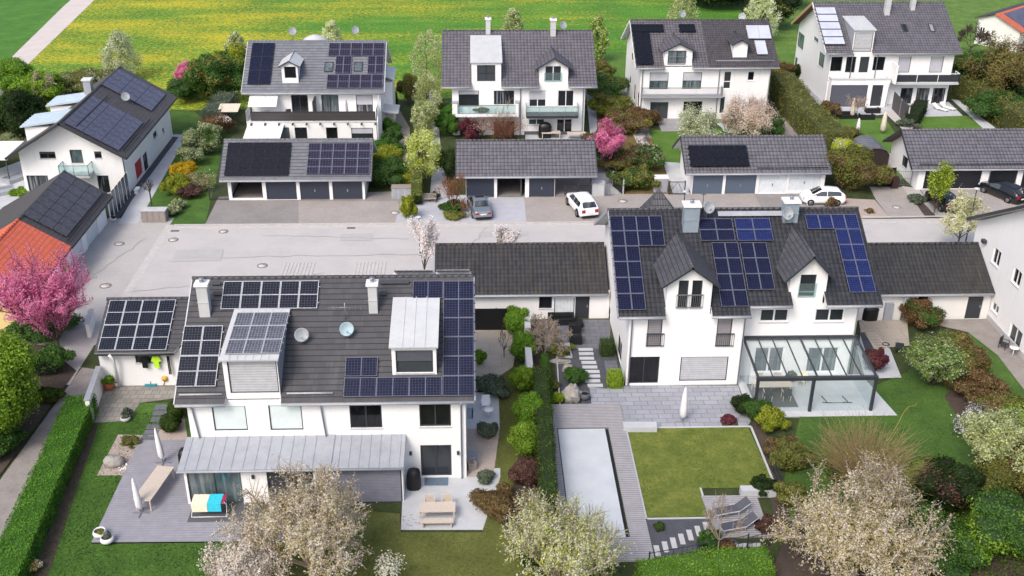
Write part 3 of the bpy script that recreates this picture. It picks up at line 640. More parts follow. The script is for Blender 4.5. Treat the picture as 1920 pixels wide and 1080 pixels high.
# ---------------------------------------------------------------- houses
class House:
    def __init__(s, name, label, cat, loc, group=None, wallmat='render'):
        s.e = thing(name, label, cat, loc, group); s.wall = MB(); s.wm = M[wallmat]; s.slopes = {}
        s.trim = MB()
    def part(s, mb, name, mat, parent=None, label=None):
        o = mb.build(name, mat, parent or s.e)
        if label: o['label'] = label
        return o
    # --- walls. ax 'y': plane Y=c facing -Y (sgn -1) or +Y; ax 'x': plane X=c
    def facade(s, ax, c, u0, u1, z0, z1, wins=(), sgn=-1, top=None, depth=.14, px=True):
        W = []
        for w in wins:
            w = dict(w); r = w['r']
            if w.get('px', px):
                x0, y0, x1, y1 = r; ym = (y0+y1)/2; xm = (x0+x1)/2
                g = (lambda a, b: GY(a, b, c)) if ax == 'y' else (lambda a, b: GX(a, b, c))
                ua, ub = g(x0, ym)[0], g(x1, ym)[0]; za, zb = g(xm, y1)[1], g(xm, y0)[1]
                if ax == 'x':
                    ua, ub = sorted((ua, ub)); za = (g(x0, y1)[1]+g(x1, y1)[1])/2 if 'skew' in w else za
            else: ua, za, ub, zb = r
            ua, ub = sorted((ua, ub)); ua = max(ua, u0+.03); ub = min(ub, u1-.03); za = max(za, z0+.02); zb = min(zb, z1-.03)
            if ub-ua < .1 or zb-za < .1: continue
            w['q'] = (ua, za, ub, zb); W.append(w)
        P = (lambda u, z, d=0.: (u, c-sgn*d, z)) if ax == 'y' else (lambda u, z, d=0.: (c-sgn*d, u, z))
        us = sorted({u0, u1, *[q for w in W for q in (w['q'][0], w['q'][2])]}); zs = sorted({z0, z1, *[q for w in W for q in (w['q'][1], w['q'][3])]})
        for i in range(len(us)-1):
            for j in range(len(zs)-1):
                um, zm = (us[i]+us[i+1])/2, (zs[j]+zs[j+1])/2
                if any(w['q'][0] < um < w['q'][2] and w['q'][1] < zm < w['q'][3] for w in W): continue
                s.wall.face([P(us[i], zs[j]), P(us[i+1], zs[j]), P(us[i+1], zs[j+1]), P(us[i], zs[j+1])])
        if top: s.wall.face([P(u, z) for u, z in top])
        for w in W:
            a, b, d, e = w['q']
            for A, B in (((a, b), (d, b)), ((d, b), (d, e)), ((d, e), (a, e)), ((a, e), (a, b))):
                s.wall.face([P(*A), P(*B), P(*B, depth), P(*A, depth)])
            s.window(ax, c, sgn, w, depth)
        return W
    def window(s, ax, c, sgn, w, depth):
        a, b, d, e = w['q']; k = w.get('k', 'win'); O, U, N = ((0, c, 0), (1, 0, 0), (0, sgn, 0)) if ax == 'y' else ((c, 0, 0), (0, 1, 0), (sgn, 0, 0)); Z = (0, 0, 1)
        B = lambda mb, u0, u1, z0, z1, n0, n1: mb.obox(O, U, Z, N, u0, u1, z0, z1, n0, n1)
        if k == 'garage':
            m = MB(); B(m, a+.02, d-.02, b, e-.02, -depth, -depth+.05); o = s.part(m, 'garage_door', M[w.get('m', 'garage_blue')])
            if w.get('h', 1): h = MB(); x = (a+d)/2; B(h, x-.05, x+.05, b+.75, b+1.0, -depth+.05, -depth+.09); s.part(h, 'handle', M['steel'], o)
            return o
        if k == 'door':
            m = MB(); B(m, a+.02, d-.02, b, e-.02, -depth, -depth+.06); o = s.part(m, 'door', M[w.get('m', 'frame')])
            h = MB(); B(h, d-.18, d-.1, b+.9, b+1.1, -depth+.06, -depth+.11); s.part(h, 'handle', M['steel'], o); return o
        if k == 'shutter':
            m = MB(); B(m, a+.02, d-.02, b+.02, e-.02, -depth+.01, -depth+.07)
            o = s.part(m, 'shutter', M[w.get('m', 'blind')]); q = MB()
            for r_ in ((a+.002, a+.06, b, e), (d-.06, d-.002, b, e), (a+.06, d-.06, b, b+.06)): B(q, *r_, -depth+.02, -depth+.1)
            s.part(q, 'guide_rail', M['frame'], o); return o
        if k == 'open':
            return None
        fw = w.get('fw', .07); fm = M[w.get('f', 'frame')]; m = MB()
        for (u0, u1, z0, z1) in ((a, d, b, b+fw), (a, d, e-fw, e), (a, a+fw, b+fw, e-fw), (d-fw, d, b+fw, e-fw)): B(m, u0, u1, z0, z1, -depth+.005, -depth+.065)
        n = w.get('n', 1); bl = w.get('b', 0.); zt = e-fw-(e-b)*bl
        for i in range(1, n):
            x = a+(d-a)*i/n; B(m, x-fw*.6, x+fw*.6, b+fw, zt, -depth+.007, -depth+.06)
        if w.get('t'): zt2 = b+(e-b)*w['t']; B(m, a+fw, d-fw, zt2-.04, zt2+.04, -depth+.009, -depth+.058)
        o = s.part(m, 'window', fm)
        p = MB(); B(p, a+.01, d-.01, b+.01, e-.01, -depth-.02, -depth+.015); s.part(p, 'pane', M[w.get('g', 'glass')], o)
        if bl: q = MB(); B(q, a+fw, d-fw, zt, e-fw, -depth+.03, -depth+.07); s.part(q, 'blind', M[w.get('m', 'blind')], o)
        if w.get('s', 1) and b > .5: q = MB(); B(q, a-.05, d+.05, b-.05, b-.005, -depth*.4, .05); s.part(q, 'sill', M[w.get('sm', 'zincl')], o)
        r_ = w.get('rail')
        if r_:
            q = MB(); hh = .95; x0, x1 = a-.08, d+.08
            if r_ == 'glass': B(q, x0, x1, b, b+hh, .06, .08); rr = s.part(q, 'railing', M['frost'])
            else:
                for zz in (b+.02, b+hh-.04): B(q, x0, x1, zz, zz+.04, .05, .09)
                nb = int((x1-x0)/.11)
                for i in range(nb+1): xx = x0+(x1-x0)*i/nb; B(q, xx-.009, xx+.009, b+.06, b+hh-.04, .06, .078)
                if r_ == 'bar':
                    q = MB(); B(q, x0, x1, b+.9, b+.94, .05, .09); B(q, x0, x1, b+.45, b+.47, .05, .08)
                rr = s.part(q, 'railing', M['steel'])
        return o
    # --- roof slope: eave point at (eu=0) ... ax 'x': ridge runs along X; front/back by sign
    def slope(s, key, e0, e1, ax='x', lo=0.):
        """e0=(p,z) eave, e1=(p,z) ridge, p = Y for ridges along X ('x'), = X for ridges along Y ('y')"""
        L = math.hypot(e1[0]-e0[0], e1[1]-e0[1]); c, z = (e1[0]-e0[0])/L, (e1[1]-e0[1])/L
        if ax == 'x': O = np.array([0, e0[0], e0[1]]); U = np.array([1., 0, 0]); V = np.array([0, c, z])
        else: O = np.array([e0[0], 0, e0[1]]); U = np.array([0, 1., 0]); V = np.array([c, 0, z])
        N = np.cross(U, V); N = N if N[2] > 0 else -N
        s.slopes[key] = (O, U, V, N, L); return s.slopes[key]
    def on(s, key, px, py, h=.0):
        O, U, V, N, L = s.slopes[key]; d = ray(px, py); Oh = O+N*h; t = np.dot(Oh-CAM, N)/np.dot(d, N); p = CAM+d*t-Oh
        return float(p@U), float(p@V)
    def at(s, key, a, b, h=0.):
        O, U, V, N, L = s.slopes[key]; return O+U*a+V*b+N*h
    def slabs(s, name, key, rects, mat, t=.16, label=None, soffit='soffit', mb=None):
        O, U, V, N, L = s.slopes[key]; m = mb or MB()
        for (a0, a1, b0, b1) in rects: m.obox(O, U, V, N, a0, a1, b0, b1 if b1 is not None else L, -t, 0, 0, 1)
        if mb: return m
        return s.part(m, name, [mat, M[soffit]], label=label)
    def ridge(s, key, a0, a1, mat, r=.13, name='ridge_cap'):
        O, U, V, N, L = s.slopes[key]; n = max(int((a1-a0)/.4), 2); m = MB()
        for i in range(n):
            x0 = a0+(a1-a0)*i/n; x1 = a0+(a1-a0)*(i+1)/n+.03; p = O+V*L-np.array([0, 0, .03])
            m.tube([p+U*x0, p+U*x1], [r, r*.88], 8)
        return s.part(m, name, mat)
    def gutter(s, key, a0, a1, mat='zinc', b=-.06, ends=()):
        O, U, V, N, L = s.slopes[key]; m = MB(); p = O+V*b-N*.12; m.tube([p+U*a0, p+U*a1], .075, 8); return s.part(m, 'gutter', M[mat])
    def downpipe(s, pts, mat='zinc', r=.05):
        m = MB(); m.tube(pts, r, 6); return s.part(m, 'downpipe', M[mat])
    def verge(s, key, a, mat='frame', w=.06, b0=0, b1=None, t=.2):
        O, U, V, N, L = s.slopes[key]; m = MB(); m.obox(O, U, V, N, a-w/2, a+w/2, b0, L if b1 is None else b1, -t, .03); return s.part(m, 'verge_board', M[mat])
    def panels(s, key, tl, tr, bl, nc, nr, mat, split=None, h=.14, fr='alu', gap=.02, fw=.028, rails=True, skip=()):
        """solar modules between three photo corners on a slope; split 'h' or 'v' = white half line of half-cut modules"""
        A = s.on(key, *tl, h); B = s.on(key, *tr, h); C = s.on(key, *bl, h); O, U, V, N, L = s.slopes[key]
        a0 = (A[0]+C[0])/2; a1 = B[0]+(a0-A[0])*1.; b1 = (A[1]+B[1])/2; b0 = C[1]
        if a0 > a1: a0, a1 = a1, a0
        return s.array(key, a0, a1, b0, b1, nc, nr, mat, split, h, fr, gap, fw, skip)
    def array(s, key, a0, a1, b0, b1, nc, nr, mat, split=None, h=.14, fr='alu', gap=.02, fw=.028, skip=(), frame=True):
        O, U, V, N, L = s.slopes[key]; w, l = (a1-a0)/nc, (b1-b0)/nr; first = None
        for j in range(nr):
            for i in range(nc):
                if (i, j) in skip: continue
                x0, y0 = a0+i*w, b0+j*l
                if first is None:
                    m = MB(); W, Hh = w-gap, l-gap; Z = np.zeros(3)
                    m.obox(Z, U, V, N, 0, W, 0, Hh, -.04, -.004, 0)
                    ff = fw
                    for r in ((0, W, 0, ff), (0, W, Hh-ff, Hh), (0, ff, ff, Hh-ff), (W-ff, W, ff, Hh-ff)): m.obox(Z, U, V, N, *r, -.045, .004, 1)
                    if split == 'v': m.obox(Z, U, V, N, ff, W-ff, Hh/2-ff*.6, Hh/2+ff*.6, -.005, .001, 1)
                    if split == 'h': m.obox(Z, U, V, N, W/2-ff*.6, W/2+ff*.6, ff, Hh-ff, -.005, .001, 1)
                    o = m.build('solar_panel', [mat, M[fr]], None); o.parent = s.e; first = o
                else: o = first.copy(); COL.objects.link(o); o.parent = s.e
                o.location = tuple(s.at(key, x0, y0, h)-wloc(s.e))
        rl = MB()
        for j in range(nr):
            for f in (.22, .78):
                y = b0+(j+f)*l; rl.obox(O, U, V, N, a0-.06, a1+.06, y-.02, y+.02, .02, h-.04)
        return s.part(rl, 'mounting_rail', M['alu' if fr == 'alu' else 'black'])
    def skylight(s, key, px0, py0, px1, py1, glass='glassg', open_=False):
        A = s.on(key, px0, py0); B = s.on(key, px1, py1); O, U, V, N, L = s.slopes[key]
        a0, a1 = sorted((A[0], B[0])); b0, b1 = sorted((A[1], B[1])); m = MB()
        for r in ((a0, a1, b0, b0+.1), (a0, a1, b1-.1, b1), (a0, a0+.1, b0+.1, b1-.1), (a1-.1, a1, b0+.1, b1-.1)): m.obox(O, U, V, N, *r, -.02, .1)
        o = s.part(m, 'skylight', M['frame']); p = MB(); p.obox(O, U, V, N, a0+.08, a1-.08, b0+.08, b1-.08, 0, .06); s.part(p, 'pane', M[glass], o); return o
    def chimney(s, key, px0, px1, pyb, w_top_py=None, h=1.5, mat='zincb', cap='white', d=.7, ax='x'):
        """px0..px1 at the foot (pyb) on the slope; rises h metres"""
        A = s.on(key, px0, pyb); B = s.on(key, px1, pyb); p = s.at(key, A[0], A[1]); w = B[0]-A[0] if ax == 'x' else .8; z = p[2]-.1
        m = MB(); m.box(p[0], p[1], z, p[0]+w, p[1]+d, z+h); m.box(p[0]-.03, p[1]-.03, z+h*.5, p[0]+w+.03, p[1]-.003, z+h*.5+.03)
        o = s.part(m, 'chimney', M[mat]); c = MB(); c.box(p[0]-.09, p[1]-.09, z+h, p[0]+w+.09, p[1]+d+.09, z+h+.14); s.part(c, 'chimney_cap', M[cap], o)
        f = MB(); f.lathe([(.12, 0), (.12, .22), (.17, .22), (.17, .26), (.0, .27)], (p[0]+w/2, p[1]+d/2, z+h+.14), 10); s.part(f, 'flue', M['steel'], o); return o
    def dish(s, p, r=.42, az=0., el=.45, mast=.5, mat='dishg'):
        r *= .84
        """satellite dish on a short mast at world point p, facing azimuth az (0 = towards -Y)"""
        p = np.array(p, float); m = MB(); m.tube([p-np.array([0, 0, .3]), p+np.array([0, 0, mast])], .03, 6)
        ax = nrm((sin(az)*cos(el), -cos(az)*cos(el), sin(el))); c = p+np.array([0, 0, mast])+ax*.1
        o = s.part(m, 'satellite_dish', M['steel']); b = MB(); b.lathe([(.0, .0), (r*.5, .03), (r*.85, .09), (r, .13), (r, .15), (r*.85, .105), (r*.5, .045), (.0, .012)], c, 20, ax=ax); s.part(b, 'reflector', M[mat], o)
        a = MB(); q = c+ax*r*1.1-np.array([0, 0, r*.35]); a.tube([c-np.array([0, 0, r*.7]), q], .018, 5); a.tube([q, q-ax*.15], .05, 6); s.part(a, 'feed_arm', M['steel'], o); return o
    def snowguard(s, key, a0, a1, b=.45, mat='zincl'):
        O, U, V, N, L = s.slopes[key]; m = MB(); p = O+V*b+N*.12; m.tube([p+U*a0, p+U*a1], .03, 5); p2 = p+N*.06+V*.02; m.tube([p2+U*a0, p2+U*a1], .02, 5)
        for i in range(int((a1-a0)/.9)+1): m.tube([O+V*b+U*(a0+.05+i*.9), p2+U*(a0+.05+i*.9)], .02, 4)
        return s.part(m, 'snow_guard', M[mat])
    def plane_y(s, key, z):  # Y (or X) on the slope at height z
        O, U, V, N, L = s.slopes[key]; t = (z-O[2])/V[2]; p = O+V*t; return p[1] if abs(U[0]) > .5 else p[0]
    def dormer_gable(s, key, x0, x1, Yf, zb, ze, zr, mat, wins=(), oh=.35, ohx=.38, facade=True, cheek='render', rt=.12, name='dormer'):
        """gabled dormer facing -Y: walls x0..x1, front at Yf, eaves at ze, ridge at zr"""
        xm = (x0+x1)/2; sl = (zr-ze)/((x1-x0)/2); zt = zr
        w = MB(); Yb = s.plane_y(key, ze)
        for x in (x0, x1):
            yb0 = max(s.plane_y(key, zb), Yf) if zb > 0 else Yf
            w.face([(x, Yf, zb), (x, Yf, ze), (x, Yb+.05, ze), (x, max(yb0, Yf)+.01, zb)])
        w.face([(x0, Yf+.02, zb), (x1, Yf+.02, zb), (x1, Yb, zb), (x0, Yb, zb)])
        dm = s.part(w, name, s.wm)
        if facade: s.facade('y', Yf, x0, x1, zb, ze, wins, top=[(x0, ze), (x1, ze), (xm, zr-.05)])
        Yr = s.plane_y(key, zr)+.05; m = MB(); W = (x1-x0)/2+ohx; L = math.hypot(W, W*sl)
        for sg in (-1, 1):
            V = np.array([-sg*1, 0, sl]); V = V/np.linalg.norm(V); U = np.array([0, 1., 0]); N = np.cross(U, V); N = N if N[2] > 0 else -N
            O = np.array([xm+sg*W, 0, zr-W*sl])
            # trimmed slab: front edge straight, rear edge follows the main roof
            Yl = s.plane_y(key, zr-W*sl)
            P = lambda y, f, h: O+U*y+V*(L*f)+N*h
            a, b, c_, d_ = (Yf-oh, 0), (Yf-oh, 1), (Yr, 1), (Yl, 0)
            q = [P(*k, 0) for k in (a, b, c_, d_)]; q2 = [P(*k, -rt) for k in (a, b, c_, d_)]
            uv = [(a[0], 0), (b[0], L), (c_[0], L), (d_[0], 0)]
            m.face(q, 0, uv); m.face(list(reversed(q2)), 1)
            for i in range(4): j = (i+1) % 4; m.face([q[i], q[j], q2[j], q2[i]], 1)
        s.part(m, 'dormer_roof', [mat, M['frame']], dm)
        c = MB(); c.tube([(xm, Yf-oh, zr+.0), (xm, Yr, zr+.0)], .09, 8); s.part(c, 'ridge_cap', mat, dm)
        return dm
    def dormer_shed(s, key, x0, x1, Yf, zb, zt, drop, wins=(), mat='zincl', cheek=None, oh=.2, facade=True, rt=.1, seams=4):
        """flat-topped dormer: top at zt at the front, rising 'drop' per metre backwards till it meets the roof"""
        O, U, V, N, L = s.slopes[key]; tn = V[2]/V[1]
        Yb = (zt-O[2]+tn*O[1]-drop*Yf)/(tn-drop); zbk = zt+drop*(Yb-Yf); w = MB(); y0 = max(s.plane_y(key, zb), Yf)
        for x in (x0, x1): w.face([(x, Yf, zb), (x, Yf, zt), (x, Yb, zbk), (x, y0+.01, zb)])
        w.face([(x0, Yf+.02, zb), (x1, Yf+.02, zb), (x1, y0+.05, zb), (x0, y0+.05, zb)])
        dm = s.part(w, 'dormer', M[cheek] if cheek else s.wm)
        if facade: s.facade('y', Yf, x0, x1, zb, zt, wins)
        V2 = nrm((0, 1, drop)); N2 = np.cross((1., 0, 0), V2); O2 = np.array([0, Yf, zt+.02]); Ld = math.hypot(Yb-Yf, zbk-zt)
        m = MB(); m.obox(O2, (1, 0, 0), V2, N2, x0-.12, x1+.12, -oh, Ld, 0, rt)
        for i in range(1, seams): x = x0+(x1-x0)*i/seams; m.obox(O2, (1, 0, 0), V2, N2, x-.02, x+.02, -oh+.03, Ld, rt, rt+.03)
        s.part(m, 'dormer_roof', M[mat], dm); s.slopes['d_%.1f' % x0] = (O2+N2*rt, np.array([1., 0, 0]), np.array(V2), N2, Ld); return dm
    def rail(s, pts, z, h=1., kind='bars', mat='steel', parent=None, name='railing'):
        m = MB()
        for (xa, ya), (xb, yb) in zip(pts[:-1], pts[1:]):
            L = math.hypot(xb-xa, yb-ya); U = nrm((xb-xa, yb-ya, 0)); V = np.array([-U[1], U[0], 0]); O = (xa, ya, z)
            if kind == 'glass': m.obox(O, U, V, (0, 0, 1), .03, L-.03, -.01, .01, .08, h-.05, 1); 
            elif kind == 'boards': m.obox(O, U, V, (0, 0, 1), 0, L, -.03, .03, .05, h, 1)
            elif kind == 'panel':
                n = max(int(L/1.9), 1)
                for i in range(n): m.obox(O, U, V, (0, 0, 1), L*i/n+.05, L*(i+1)/n-.05, -.03, 0, .12, h-.12, 1)
            m.obox(O, U, V, (0, 0, 1), 0, L, -.03, .03, h-.04, h+.02, 0)
            if kind != 'boards': m.obox(O, U, V, (0, 0, 1), 0, L, -.02, .02, .04, .08, 0)
            n = max(int(L/(1.2 if kind != 'bars' else .12)), 1)
            for i in range(n+1): w = .02 if kind != 'bars' else .01; m.obox(O, U, V, (0, 0, 1), L*i/n-w, L*i/n+w, -w, w, .0, h-.04, 0)
        m2 = {'glass': M['frost'], 'boards': M['balcony_wood'], 'panel': M['frame']}.get(kind, M[mat])
        return s.part(m, name, [M[mat], m2], parent)
    def done(s): s.part(s.wall, 'wall', s.wm)
def B(name, mat, *boxes, parent=None, m=None):
    mb = MB()
    for b in boxes: mb.box(*b)
    return mb.build(name, mat, parent)
def W(x0, y0, x1, y1, **k): return dict(r=(x0, y0, x1, y1), **k)
def gable_poly(x, ya, yb, za, zr, yr): return [(ya, za), (yb, za), (yr, zr)]
# ================= front right: white duplex with the glass garden room
h = House('duplex_house', 'white duplex house with dark pantiles, two gabled dormers and glass garden room', 'house', (17, 66, 0))
h.slope('f', (59.35, 5.45), (66.8, 9.65)); h.slope('b', (74.25, 5.45), (66.8, 9.65))
xn0, xn1 = GY(1488, 569, 60.)[0], GY(1551, 569, 60.)[0]
h.slabs('roof', 'f', [(8.85, 11.83, 0, None), (11.83, 14.8, .68, None), (14.8, 17.25, 0, None), (17.25, xn0, .72, None), (xn0, xn1, 1.82, None), (xn1, 25.77, .72, None)], M['t_fr'])
h.slabs('roof', 'b', [(8.85, 25.77, 0, None)], M['t_fr'])
h.ridge('f', 8.8, 25.8, M['t_frd'])
h.facade('y', 59.9, 9.65, 17.1, 0, 5.3, [W(1179, 669, 1235.5, 719, n=2, g='glass', s=0), W(1275, 669, 1364, 714, k='shutter', m='shutter_light'), W(1213.5, 597, 1241, 650, k='shutter', m='shutter_cream'), W(1343.5, 597, 1371.5, 650, k='shutter', m='shutter_cream')])
h.wall.face([(9.65, 59.9, 5.3), (11.85, 59.9, 5.3), (11.85, 59.9, 5.58), (9.65, 59.9, 5.58)]); h.wall.face([(14.78, 59.9, 5.3), (17.1, 59.9, 5.3), (17.1, 59.9, 5.58), (14.78, 59.9, 5.58)])
for a, b in ((1213.5, 1241), (1343.5, 1371.5)):   # french balcony rails in front of the shuttered doors
    x0, z0 = GY(a, 650, 59.85); x1 = GY(b, 650, 59.85)[0]; h.rail([(x0-.1, 59.82), (x1+.1, 59.82)], z0, .95, 'bars', 'frame')
h.facade('x', 9.65, 59.9, 74.0, 0, 5.3, [W(1157, 628, 1166, 676, s=0), W(1139, 568, 1144, 612, s=0, f='frame')], top=[(59.9, 5.3), (74, 5.3), (66.8, 9.45)])
h.wall.face([(17.1, 59.9, 0), (17.1, 60.9, 0), (17.1, 60.9, 5.8), (17.1, 59.9, 5.58)])
h.facade('y', 60.9, 17.1, 24.7, 0, 5.5, [W(1425, 579.5, 1479, 604, n=2, f='white', fw=.09), W(1528, 579, 1583.5, 603.5, n=2, f='white', fw=.09), W(1413, 651, 1469, 699, n=2, f='white', g='glassg', fw=.1), W(1512, 651, 1571, 699, n=2, f='white', g='glassg', fw=.1)])
for a, b in ((17.1, xn0), (xn1, 24.7)): h.wall.face([(a, 60.9, 5.5), (b, 60.9, 5.5), (b, 60.9, 6.15), (a, 60.9, 6.15)])
h.facade('x', 24.7, 60.9, 74.0, 0, 5.3, [], sgn=1, top=[(60.9, 5.3), (74, 5.3), (66.8, 9.45), (60.9, 6.1)])
h.facade('y', 74.0, 9.65, 24.7, 0, 5.5, [], sgn=1)
h.dormer_gable('f', 11.9, 14.73, 59.9, 5.3, 7.72, 8.75, M['t_frd'], [W(1271.5, 522, 1290, 577.5, n=1), W(1297, 522, 1316, 577.5, n=1)], oh=.4, ohx=.45)
z0 = GY(1293, 577, 59.9)[1]; h.rail([(GY(1267, 577, 59.8)[0], 59.83), (GY(1317, 577, 59.8)[0], 59.83)], z0+.0, .95, 'bars', 'steel')
d0, d1 = GY(1482, 503, 60.9)[0], GY(1555, 503, 60.9)[0]
h.dormer_gable('f', d0+.1, d1, 60.9, 5.5, 7.75, 9.0, M['t_frd'], [W(1499.5, 515, 1529, 555.5, n=1, rail='glass')], oh=.45, ohx=.5)
h.gutter('f', 8.85, 11.85); h.gutter('f', 14.8, 17.3); h.gutter('f', 17.3, xn0, b=.66); h.gutter('f', xn1, 25.8, b=.66)
h.downpipe([(9.8, 59.35, 5.35), (9.8, 59.75, 5.0), (9.8, 59.8, 0)]); h.downpipe([(17.2, 59.35, 5.35), (17.0, 59.75, 5.0), (17.0, 59.8, 0)]); h.downpipe([(24.6, 60., 5.7), (24.6, 60.8, 5.3), (24.6, 60.82, 0)], 'zincl')
h.verge('f', 8.83, 'zinc'); h.verge('f', 25.79, 'frame', b0=.72); h.verge('b', 8.83, 'zinc')
BL = M['pv_fr']
h.panels('f', (1143.5, 404.2), (1193, 404.2), (1159, 581), 2, 6, BL, fr='alu2')
h.panels('f', (1193, 404.2), (1241.5, 404.2), (1197.5, 460.5), 2, 2, BL, fr='alu2')
h.panels('f', (1309.5, 409.4), (1374, 409.4), (1313, 451), 2, 2, BL, fr='alu2'); h.panels('f', (1377.5, 409), (1444, 408.3), (1383, 451), 2, 2, M['pv_frb'], fr='alu2')
h.panels('f', (1333, 454), (1383, 454), (1354, 574.5), 2, 4, BL, fr='alu2'); h.panels('f', (1387, 454), (1437, 454), (1402.5, 543), 2, 3, BL, fr='alu2')
h.panels('f', (1509, 401.5), (1606.5, 401.5), (1514.5, 429), 4, 1, M['pv_frb'], fr='alu2'); h.panels('f', (1565.5, 429), (1613.5, 429), (1593.5, 548), 2, 4, M['pv_frb'], fr='alu2')
h.chimney('f', 1280.5, 1309, 436, h=1.9, mat='zincc', d=.75); h.chimney('f', 1468, 1495, 418, h=1.5, mat='zincc', d=.75)
h.dish(h.at('f', *h.on('f', 1325, 408)), .5, .35, .35, .75); h.dish(h.at('f', *h.on('f', 1472, 420)), .5, .3, .35, .75)
m = MB(); p = h.at('f', *h.on('f', 1316, 404)); m.tube([p, p+np.array([0, 0, 1.6])], .02, 5); m.tube([p+np.array([-.15, 0, 1.5]), p+np.array([.15, 0, 1.5])], .02, 4); h.part(m, 'antenna', M['black'])
O, U, V, N, L = h.slopes['f']; m = MB(); a0 = h.on('f', 1345, 400)[0]; a1 = h.on('f', 1465, 400)[0]; m.obox(O, U, V, N, a0, a1, L-.75, L-.35, .12, .16); h.part(m, 'walkway_grate', M['zinc'])
# glass garden room
yF, yB, zF, zB = 56.55, 60.85, 2.42, 2.85; x0, x1 = 17.35, 24.75
cs = MB()
for x in (x0, 20.85, x1): cs.box(x-.09, yF-.09, 0, x+.09, yF+.09, zF)
cs.box(x0-.1, yF-.12, zF-.02, x1+.1, yF+.12, zF+.2); cs.box(x0-.1, yB-.1, zB, x1+.1, yB+.04, zB+.28); cs.box(x0, yF-.03, .02, x1, yF+.03, .08)
for x in (x0, x1):
    cs.obox((x, yF, zF+.1), (1, 0, 0), nrm((0, yB-yF, zB-zF)), np.cross((1, 0, 0), nrm((0, yB-yF, zB-zF))), -.06, .06, 0, 4.3, -.02, .12)
cr = h.part(cs, 'conservatory', M['frame']); rr = MB(); vv = nrm((0, yB-yF, zB-zF)); nn = np.cross((1, 0, 0), vv)
for i in range(1, 8):
    x = x0+(x1-x0)*i/8; w = .05 if i != 4 else .1; rr.obox((x, yF, zF+.12), (1, 0, 0), vv, nn, -w*.5, w*.5, 0.1, 4.25, .0, .09)
h.part(rr, 'rafter', M['frame'], cr)
gl = MB(); q_ = lambda x, b: np.array([x, yF, zF+.12])+vv*b+nn*.025; gl.face([q_(x0+.06, .1), q_(x1-.06, .1), q_(x1-.06, 4.25), q_(x0+.06, 4.25)]); h.part(gl, 'roof_glass', M['clear'], cr)
for a, b in (((x0+.1, yF), (20.76, yF)), ((20.94, yF), (x1-.1, yF)), ((x1, yF+.1), (x1, yB-.05)), ((x0, yF+.1), (x0, yB-.05))):
    gw = MB(); gw.face([(*a, .1), (*b, .1), (*b, zF-.03), (*a, zF-.03)]); h.part(gw, 'pane', M['clear'], cr)
h.done(); H_FR = h
# ================= front left: semi-detached house with long grey roof
h = House('semi_detached_house', 'white semi-detached house with brown-grey roof, metal dormers and verandah roof', 'house', (-8, 56, 0))
h.slope('f', (49.8, 5.5), (56.5, 9.83)); h.slope('b', (63.2, 5.5), (56.5, 9.83))
D1a, D1b = -13.72, -10.7; A, Bz = h.on('f', 443, 583); ww = GY(475, 673, 50.2)[1]
h.slabs('roof', 'f', [(-16.42, D1a, 0, None), (D1a, D1b, .5, None), (D1b, -.2, 0, None)], M['t_fl']); h.slabs('roof', 'b', [(-16.42, -.2, 0, None)], M['t_fl'])
h.ridge('f', -16.45, -.15, M['t_fl'])
h.facade('y', 50.2, -15.9, -.7, 0, 5.55, [W(399.5, 761.5, 462.5, 807.5, k='shutter', m='blindb'), W(505, 759.5, 567, 806.5, k='shutter', m='blindb'), W(656, 759, 716, 803, n=2, g='glass', sm='zincl'), W(786.5, 756, 845.5, 800, n=2), W(789, 834.5, 846.6, 892.5, n=2, s=0)])
h.facade('x', -.7, 50.2, 62.8, 0, 5.5, [], sgn=1, top=[(50.2, 5.5), (62.8, 5.5), (56.5, 9.6)]); h.facade('x', -15.9, 50.2, 62.8, 0, 5.5, [], top=[(50.2, 5.5), (62.8, 5.5), (56.5, 9.6)]); h.facade('y', 62.8, -15.9, -.7, 0, 5.5, [], sgn=1)
# window frames of the shuttered openings stay dark
# dormer 1 flush with the wall
zt = ww; p = h.at('f', A, Bz); drop = (p[2]-zt)/(p[1]-50.2)
h.dormer_shed('f', D1a+.05, D1b-.05, 50.2, 5.5, zt, drop, [W(428.5, 676, 521, 737, k='shutter', m='shutter_light')], 'zincl', 'zinc', oh=.25, seams=7)
KD = [k for k in h.slopes if k.startswith('d_')][0]
h.panels(KD, (445.5, 585.5), (543, 584.5), (421, 663), 3, 3, M['pv_flc'], h=.1)
x_ = GY(527, 700, 50.2)[0]
# dormer 2 stands on the slope
a2, b2 = h.on('f', 736, 703); a3, _ = h.on('f', 819, 703); q = h.at('f', a2, b2); z2 = GY(776, 650, q[1])[1]; A, Bz = h.on('f', 782, 560); p = h.at('f', A, Bz)
h.dormer_shed('f', a2, a3, q[1], q[2]-.1, z2, (p[2]-z2)/(p[1]-q[1]), [W(742, 657, 812, 699, n=1, b=.45, m='blindd')], 'zincl', 'zinc', oh=.2, seams=4)
h.chimney('f', 374.5, 394.5, 595, h=2.05, mat='zincl', d=.5); h.chimney('f', 692, 708.5, 588, h=1.85, mat='zincl', d=.5)
h.dish(h.at('f', *h.on('f', 566, 640)), .48, .25, .35, .45); h.dish(h.at('f', *h.on('f', 650, 629)), .48, .25, .35, .45, 'dishb')
m = MB(); p = h.at('f', *h.on('f', 648, 600)); m.tube([p, p+np.array([0, 0, 1.1])], .02, 5); m.tube([p+np.array([-1., 0, .8]), p+np.array([1., 0, .8])], .015, 4)
for i in range(7): m.tube([p+np.array([-.9+i*.3, -.2, .8]), p+np.array([-.9+i*.3, .2, .8])], .01, 4)
h.part(m, 'antenna', M['steel'])
BK, NV = M['pv_fl'], M['pv_flr']
h.panels('f', (420.6, 527), (599.7, 525), (412.5, 579.5), 5, 1, BK, 'v', fw=.036)
